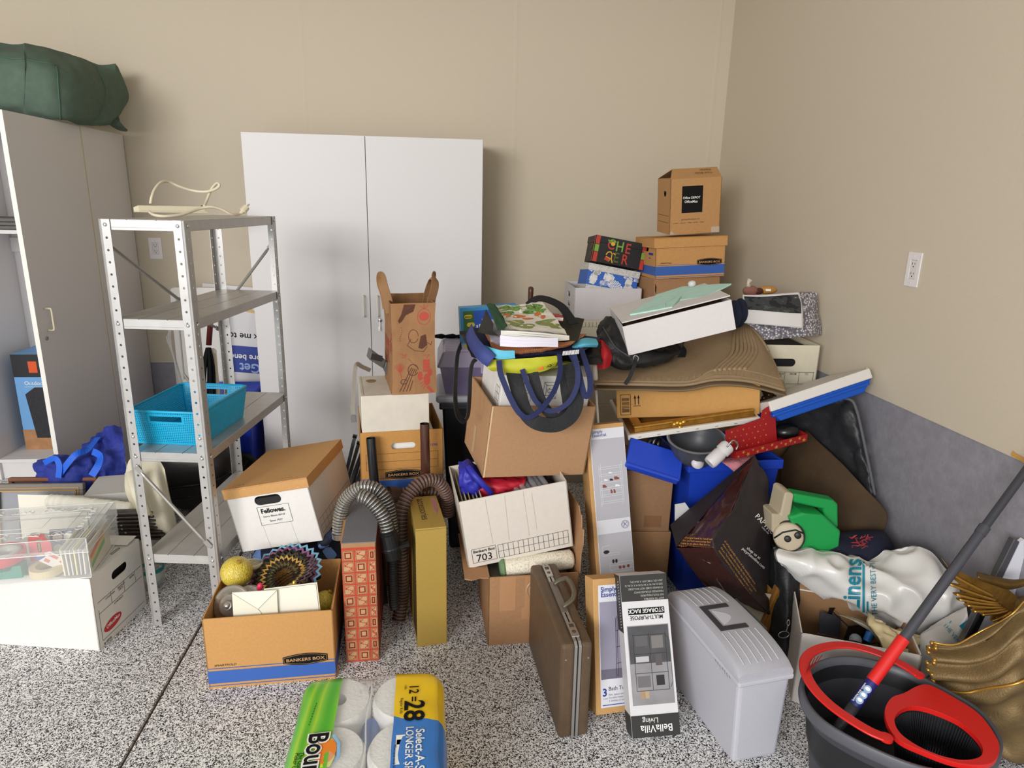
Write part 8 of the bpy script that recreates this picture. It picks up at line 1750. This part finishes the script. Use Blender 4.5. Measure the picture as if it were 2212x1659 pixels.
WO = [(2036, 1207), (2041, 1214), (2056, 1226), (2073, 1236), (2105, 1249), (2146, 1261), (2180, 1275), (2212, 1300), (2212, 1316), (2198, 1325), (2184, 1330), (2180, 1344), (2174, 1342), (2168, 1331), (2164, 1347), (2158, 1346), (2157, 1328), (2146, 1343), (2141, 1341), (2146, 1324), (2122, 1329), (2118, 1326), (2138, 1312), (2102, 1323), (2099, 1319), (2118, 1306), (2086, 1310), (2084, 1307), (2108, 1300), (2069, 1297), (2068, 1293), (2098, 1292), (2062, 1285), (2060, 1282), (2088, 1280), (2050, 1264), (2047, 1259), (2076, 1264), (2046, 1240), (2044, 1235), (2050, 1234), (2072, 1252), (2064, 1240), (2050, 1228)]
YG = 1.58
b = B(); pxplate(b, WO, YG, .006); b.build('wing', mat('wing_gold', '8f6a2c', .35, .55, var=.25, vs=22, bump=.3, bs=60), ga, bevel=.0015)
b = B()
for k, (a_, c_) in enumerate((((2049, 1237), (2150, 1290)), ((2052, 1262), (2155, 1298)), ((2066, 1284), (2160, 1304)), ((2072, 1295), (2165, 1308)), ((2090, 1308), (2170, 1312)), ((2104, 1321), (2175, 1315)), ((2122, 1328), (2180, 1318)), ((2144, 1342), (2186, 1320)))):
    b.tube(spline([Q(*a_, YG - .003), Q((a_[0] + c_[0]) / 2, (a_[1] + c_[1]) / 2 + 2, YG - .008), Q(*c_, YG - .003)], 5), [.004] * 10 + [.001], 6)
b.build('feather_quills', mat('bright_gold', 'd2a04a', .25, .7), ga, smooth=True)
b = B(); CT = [[Q(2110, 1236, 1.54), Q(2150, 1246, 1.54), Q(2185, 1253, 1.54), Q(2212, 1252, 1.53)], [Q(2112, 1247, 1.52), Q(2150, 1257, 1.525), Q(2185, 1264, 1.52), Q(2212, 1258, 1.52)], [Q(2118, 1253, 1.53), Q(2150, 1264, 1.53), Q(2180, 1272, 1.53), Q(2212, 1265, 1.52)]]
b.grid(sheet(CT, 5, 6)); b.build('rear_wing', mat('wing_dark_gold', '6f5426', .35, .55, var=.25, vs=25), ga, smooth=True, solid=.005)

# ------------------------------------------------------------------ mop bucket and mop
RIM = [(1728, 1482), (1733, 1455), (1755, 1432), (1795, 1418), (1842, 1416), (1900, 1426), (1955, 1442), (2012, 1470), (2070, 1500), (2120, 1532), (2155, 1572), (2168, 1612), (2150, 1648), (2105, 1668), (2040, 1668), (1970, 1652), (1895, 1622), (1830, 1590), (1775, 1556), (1742, 1520)]
ZB = .27
rim = spline([at(px, py, z=ZB) for px, py in RIM], 4, True); cx_ = sum((p.x for p in rim)) / len(rim); cy_ = sum((p.y for p in rim)) / len(rim); C0 = V((cx_, cy_, 0))
mb = thing('mop_bucket', 'dark grey oval mop bucket with red handle and wringer', 'bucket', C0)
R0 = [V((p.x - cx_, p.y - cy_, 0)) for p in rim]
BKT = mat('bucket_charcoal', '3c3d43', .42, spec=.4); RDP = mat('bucket_red', 'd8231f', .32, spec=.5)
def ringz(k, z, d=0): return [V((p.x * k, p.y * k, z)) for p in R0]
secs = [ringz(.0, .004), ringz(.70, .004), ringz(.74, 0.0), ringz(.76, .012), ringz(.82, .10), ringz(.9, .2), ringz(.955, .245), ringz(.965, .25)]
P = [[s[j] for s in secs] for j in range(len(R0))]; b = B(); b.grid(P, 0, None, True)
wall_P = [[s[j] + C0 for s in secs[2:]] for j in range(len(R0))] + [[s[0] + C0 for s in secs[2:]]]
secs2 = [ringz(.95, .25), ringz(.93, .24), ringz(.85, .12), ringz(.72, .02), ringz(0, .018)]
b.grid([[s[j] for s in secs2] for j in range(len(R0))], 1, None, True); b.build('bucket_wall', [BKT, mat('bucket_inside', '1f2023', .45)], mb, smooth=True)
b = B(); b.grid([[s[j] for s in (ringz(.955, .235), ringz(1.0, .236), ringz(1.005, .243), ringz(1.0, ZB - .003), ringz(.985, ZB), ringz(.95, ZB - .002), ringz(.94, .24))] for j in range(len(R0))], 0, None, True); b.build('rim', mat('rim_grey', '55565c', .4), mb, smooth=True)
surf_text(bvh_of(wall_P), mb, 'O-Cedar', (1818, 1633), (100, 33), 44, WINK, .03, 1, lift=.002)
HB = [(1914, 1594), (1880, 1580), (1835, 1553), (1790, 1520), (1757, 1485), (1740, 1452), (1740, 1425), (1760, 1405), (1800, 1394), (1845, 1396), (1900, 1412), (1950, 1436), (1985, 1458)]
hp_ = [at(px, py, z=ZB + .012 + .01 * sin(pi * k / 12)) - C0 for k, (px, py) in enumerate(HB)]
b = B(); strap(b, hp_, .03, (0, 0, 1), 6, 0, .007); b.build('carry_handle', RDP, mb, bevel=.003)
b = B(); b.lathe([(.016, -.004), (.016, .004), (.001, .005)], 16, 0, Matrix.Translation(hp_[0])); b.lathe([(.014, -.004), (.014, .004), (.001, .005)], 16, 0, Matrix.Translation(hp_[-1])); stuff(b.build('handle_pivots', RDP, mb, smooth=True, auto=.6))
b = B()
for k in range(4): b.tube([at(1742 + 4.5 * k, 1452 - 3 * k, z=ZB + .030) - C0, at(1752 + 8 * k, 1424 - 3 * k, z=ZB + .030) - C0], .0012, 5)
stuff(b.build('grip_ribs', mat('red_dark', '9c1714', .4), mb))
WOUT = [(1911, 1535), (1926, 1508), (1953, 1498), (1984, 1482), (2011, 1482), (2061, 1508), (2112, 1541), (2145, 1582), (2159, 1615), (2149, 1644), (2118, 1654), (2061, 1648), (1994, 1624), (1943, 1600), (1919, 1570)]
WIN = [(1933, 1550), (1950, 1532), (1977, 1527), (2017, 1536), (2071, 1560), (2110, 1594), (2123, 1621), (2112, 1638), (2071, 1642), (2011, 1626), (1960, 1598), (1937, 1574)]
zw = ZB + .008; wo = [at(px, py, z=zw) - C0 for px, py in WOUT]; wi = [at(px, py, z=zw) - C0 for px, py in WIN]; wo = spline(wo, 4, True); wi = spline(wi, 4, True)
b = B(); b.plate([(p.x, p.y) for p in wo], [[(p.x, p.y) for p in wi]], .014, 0, Matrix.Translation((0, 0, ZB - .004))); b.build('wringer_ring', RDP, mb, bevel=.005, seg=3)
wc_ = sum((p for p in wi), V()) / len(wi); b = B(); b.grid([[V((wc_.x + (p.x - wc_.x) * k, wc_.y + (p.y - wc_.y) * k, z)) for k, z in ((1.01, ZB), (.9, ZB - .06), (.8, ZB - .11), (.0, ZB - .112))] for p in wi], 0, None, True); bsk = b.build('wringer_basket', mat('basket_black', '18191b', .35, spec=.5), mb, smooth=True)
b = B()
for k in range(0, len(wi)):
    for f in (0, .5):
        p = wi[k].lerp(wi[(k + 1) % len(wi)], f); q = V((wc_.x + (p.x - wc_.x), wc_.y + (p.y - wc_.y), 0)); s0 = V((wc_.x + (p.x - wc_.x) * .985, wc_.y + (p.y - wc_.y) * .985, ZB - .006)); s1 = V((wc_.x + (p.x - wc_.x) * .8, wc_.y + (p.y - wc_.y) * .8, ZB - .1))
        b.tube([s0, s1], .0022, 5)
stuff(b.build('basket_ribs', mat('basket_rib', '26272a', .3, spec=.6), bsk))
mo = thing('mop', 'long grey mop pole with red grip standing in bucket', 'mop', (0, 0, 0))
m0, m1 = at(1846, 1524, y=1.42), at(2212, 1022, y=1.60); dl = m1 - m0
def along(px):
    lo, hi = -.5, 1.5
    for _ in range(40):
        mid = (lo + hi) / 2; q = m0 + dl * mid - EYE; x = 1106 + FPX * q.dot(_r) / q.dot(_f)
        if x < px: lo = mid
        else: hi = mid
    return m0 + dl * lo
mtop = m0 + dl * 1.12
b = B(); b.tube([along(1950), along(2120)], .0135, 16); b.tube([along(2116), along(2128)], .015, 16); b.build('lower_tube', mat('pole_charcoal', '45454b', .35), mo, smooth=True, auto=.7)
b = B(); b.tube([along(2126), mtop], .0112, 16); b.build('upper_tube', mat('pole_dark', '3c3c42', .35), mo, smooth=True, auto=.7)
b = B(); b.tube([along(1884), along(1952)], .0165, 18); b.build('red_grip', RDP, mo, smooth=True, auto=.7)
b = B(); b.tube([along(1846), along(1885)], .0158, 18); b.build('label_sleeve', mat('label_navy', '23276a', .35), mo, smooth=True, auto=.7)
toe = along(1800); b = B(); b.tube([m0, m0 - dl.normalized() * .14], [.0155, .012], 14); b.build('pole_foot', mat('pole_dark', '3c3c42', .35), mo, smooth=True)
ex = dl.normalized(); sd = (EYE - m0).normalized(); sd = (sd - ex * sd.dot(ex)).normalized(); up_ = sd.cross(ex)
for px in (1872, 1863, 1855):
    p = along(px) + sd * .0162; Mq = Matrix(((ex.x, up_.x, sd.x, p.x), (ex.y, up_.y, sd.y, p.y), (ex.z, up_.z, sd.z, p.z), (0, 0, 0, 1)))
    prints(mo, 'round_picture', mat('label_pale', '8aa6c4', .5), [oval(0, -.002, .0105, .0095, 16)], Mq); prints(mo, 'mop_picture', WINK, [oval(.001, -.002, .005, .006, 10)], Mq, .0004)
p = along(1847) + sd * .0162; text(mo, 'Spinning mop system', .004, .008, .007, WINK, Matrix(((ex.x, up_.x, sd.x, p.x), (ex.y, up_.y, sd.y, p.y), (ex.z, up_.z, sd.z, p.z), (0, 0, 0, 1))))

# ------------------------------------------------------------------ pack of paper towels in front
pt_ = thing('paper_towel_pack', 'plastic-wrapped pack of white paper towel rolls, green and yellow print', 'paper towels', (-.185, 1.345, 0), (.02, 0, 0))
XW, Y0, Y1, ZT = .19, -.24, .285, .288
PTW = mat('towel_paper', 'e6e3dc', .9, bump=.25, bs=120)
for i, x in enumerate((-.088, .088)):
    for j, y in enumerate((.178, .003, -.15)):
        b = B(); b.lathe([(.021, .008), (.08, .004), (.087, .012), (.087, .265), (.08, .279), (.023, .28), (.021, .27), (.021, .008)], 32, 0, Matrix.Translation((x, y, 0)), cap=False); b.build('towel_roll', PTW, pt_, smooth=True, auto=.7)
B().box(-.022, .03, .06, .022, .15, .25).build('blue_core_wrap', mat('wrap_blue', '2b5fae', .4), pt_, bevel=.02)
prof = [(-XW, .004), (-XW - .004, .10), (-XW - .002, .22)] + [(-XW + .045 - .045 * cos(a), ZT - .045 + .045 * sin(a)) for a in (.3, .8, 1.2)] + [(-.10, ZT + .001), (-.06, ZT), (-.02, ZT - .006), (.0, ZT - .01), (.02, ZT - .006), (.06, ZT), (.10, ZT + .001)] + [(XW - .045 + .045 * cos(a), ZT - .045 + .045 * sin(a)) for a in (1.2, .8, .3)] + [(XW + .002, .22), (XW + .004, .10), (XW, .004)]
prof = [(p.x, p.y) for p in spline([(x, z, 0) for x, z in prof], 3)]
def wrapP(k, y):
    x, z = prof[k]; e = max(0, (y - (Y1 - .05)) / .05); e2 = max(0, ((Y0 + .05) - y) / .05); e = max(e, e2)
    q = 1 - .16 * e * e; zz = .14 + (z - .14) * (1 - .20 * e * e); n_ = .0035 * noise.noise(V((x * 14, y * 14, z * 14))) + .0025 * noise.noise(V((x * 40, y * 9, 3)))
    return V((x * q + n_, y, max(zz + n_, .002)))
ys = [Y0 + (Y1 - Y0) * i / 30 for i in range(31)]; nP = len(prof)
def kx(x): return min(range(nP // 4, nP - nP // 4), key=lambda k: abs(prof[k][0] - x))
kA, kB = kx(-.082), kx(.066)
def strip(k0, k1, name, m, ya=None): b = B(); b.grid([[wrapP(k, y) for y in ys] for k in range(k0, k1 + 1)]); return b.build(name, m, pt_, smooth=True)
GW = ramp_mat('green_wrap', 'wave', 3.2, [(0, '4fae2c'), (.45, '7cc43a'), (.7, 'a9cf3a'), (1, '5fb531')], .22, 0, (1, .6, 1), False, 0, 'Color', 'Object', .6, 6)
strip(0, kA, 'green_wrapper', GW); strip(kA, kB, 'clear_film', mat('film_clear', 'eef0f0', .08, alpha=.22, spec=.8))
YW_, BW_ = mat('yellow_wrap', 'efc41c', .25, spec=.6), mat('blue_wrap', '3a7cc8', .25, spec=.6)
def split(x): return .085 + .35 * max(0, .09 - x) - .02 * max(0, x - .12) * 8
b = B(); rows_y = [[wrapP(k, y) for y in [split(prof[k][0]) + (Y1 - split(prof[k][0])) * i / 16 for i in range(17)]] for k in range(kB, nP)]; b.grid(rows_y); b.build('yellow_wrapper', YW_, pt_, smooth=True)
b = B(); rows_b = [[wrapP(k, y) for y in [Y0 + (split(prof[k][0]) - Y0) * i / 16 for i in range(17)]] for k in range(kB, nP)]; b.grid(rows_b); b.build('blue_wrapper', BW_, pt_, smooth=True)
b = B(); b.grid([[wrapP(k, y).lerp(V((wrapP(k, Y1).x * .15, Y1 + .02, .15)), f) if f else wrapP(k, Y1) for f, y in ((0, Y1), (.5, Y1), (1, Y1))] for k in range(nP)]); b.grid([[wrapP(k, Y0).lerp(V((0, Y0 - .01, .14)), f) for f in (0, .5, 1)] for k in range(nP)]); b.build('gathered_ends', mat('film_clear', 'eef0f0', .08, alpha=.22, spec=.8), pt_, smooth=True)
b = B(); tl = [V((-.022, .19, ZT - .004)), V((-.02, .23, ZT - .006)), V((-.017, .262, ZT - .02)), V((-.013, .285, ZT - .04))]
b.grid([[p + V((s * (.01 + .0012 * i), 0, .003 * sin(5 * s + i))) for s in (-1, -.5, 0, .5, 1)] for i, p in enumerate(spline(tl, 4))]); b.build('film_tail', mat('film_tail', 'f0f0f0', .08, alpha=.45, spec=.8), pt_, smooth=True)
b = B(); b.tube([V((-.004 + .003 * sin(k), .23 - .03 * k, ZT + .0)) for k in range(15)], .0025, 5); b.build('film_seam', mat('film_tail', 'f0f0f0', .08, alpha=.45, spec=.8), pt_, smooth=True)
def wtop(v):
    k = min(range(nP // 4, nP - nP // 4), key=lambda k: abs(prof[k][0] - v[0])); p = wrapP(k, min(max(v[1], Y0), Y1)); return (v[0], v[1], p.z + .0025)
TP = Matrix.Translation((0, 0, ZT)) @ Matrix.Rotation(-pi / 2, 4, 'Z')   # text x runs towards -y, text up towards +x
OUTL = mat('outline_white', 'f4f3ea', .35)
prints(pt_, 'sun_glow', mat('sun_orange', 'f0872a', .35), [oval(.0, -.095, .04, .026, 20)], TP, .001); prints(pt_, 'rainbow_swoosh', mat('swoosh_blue', '8fbfe6', .35), [[(-.05, -.08), (-.02, -.062), (.02, -.058), (.045, -.07), (.02, -.066), (-.02, -.07), (-.045, -.086)]], TP, .0012)
prints(pt_, 'yellow_swoosh', mat('swoosh_yellow', 'e3e23a', .35), [[(-.045, -.088), (-.02, -.075), (.02, -.07), (.05, -.078), (.05, -.1), (-.03, -.1)]], TP, .0007)
for sz, m, bo, lf in ((.066, OUTL, .075, 0), (.066, INK, .018, .0012)): text(pt_, 'Bounty', -.055, -.138, sz, m, TP, lf, bo, shape=lambda v: (lambda q: (q[0], q[1], q[2] + (v[2] - ZT)))(wtop(v)), sx=.92)
text(pt_, 'The Quicker\nPicker Upper', .0, -.152, .0135, INK, TP, .001, .01, shape=lambda v: wtop(v), shear=.2, lead=.8)
for s, x, y, sz, bo, m in (('12 =', -.205, .098, .036, .012, INK), ('28', -.145, .088, .072, .022, INK), ('rolls', -.205, .085, .010, .005, INK), ('Regular Rolls', -.155, .076, .0105, .005, INK), ('Select-A-Size', -.045, .118, .030, .015, OUTL), ('LONGER SHEETS', -.055, .094, .026, .018, OUTL), ("When you need more", .0, .066, .009, 0, INK)):
    text(pt_, s, x, y, sz, m, TP, .001, bo, shape=lambda v: wtop(v))
prints(pt_, 'sheet_picture', OUTL, [rect(-.03, .07, .06, .092), rect(-.015, .072, .0, .09)], TP, .002)
prints(pt_, 'tear_mark', INK, (), TP, .002, [(-.16 + .009 * k, -.139 - .0008 * k, -.155 + .009 * k, -.1394 - .0008 * k) for k in range(9)], .0016)
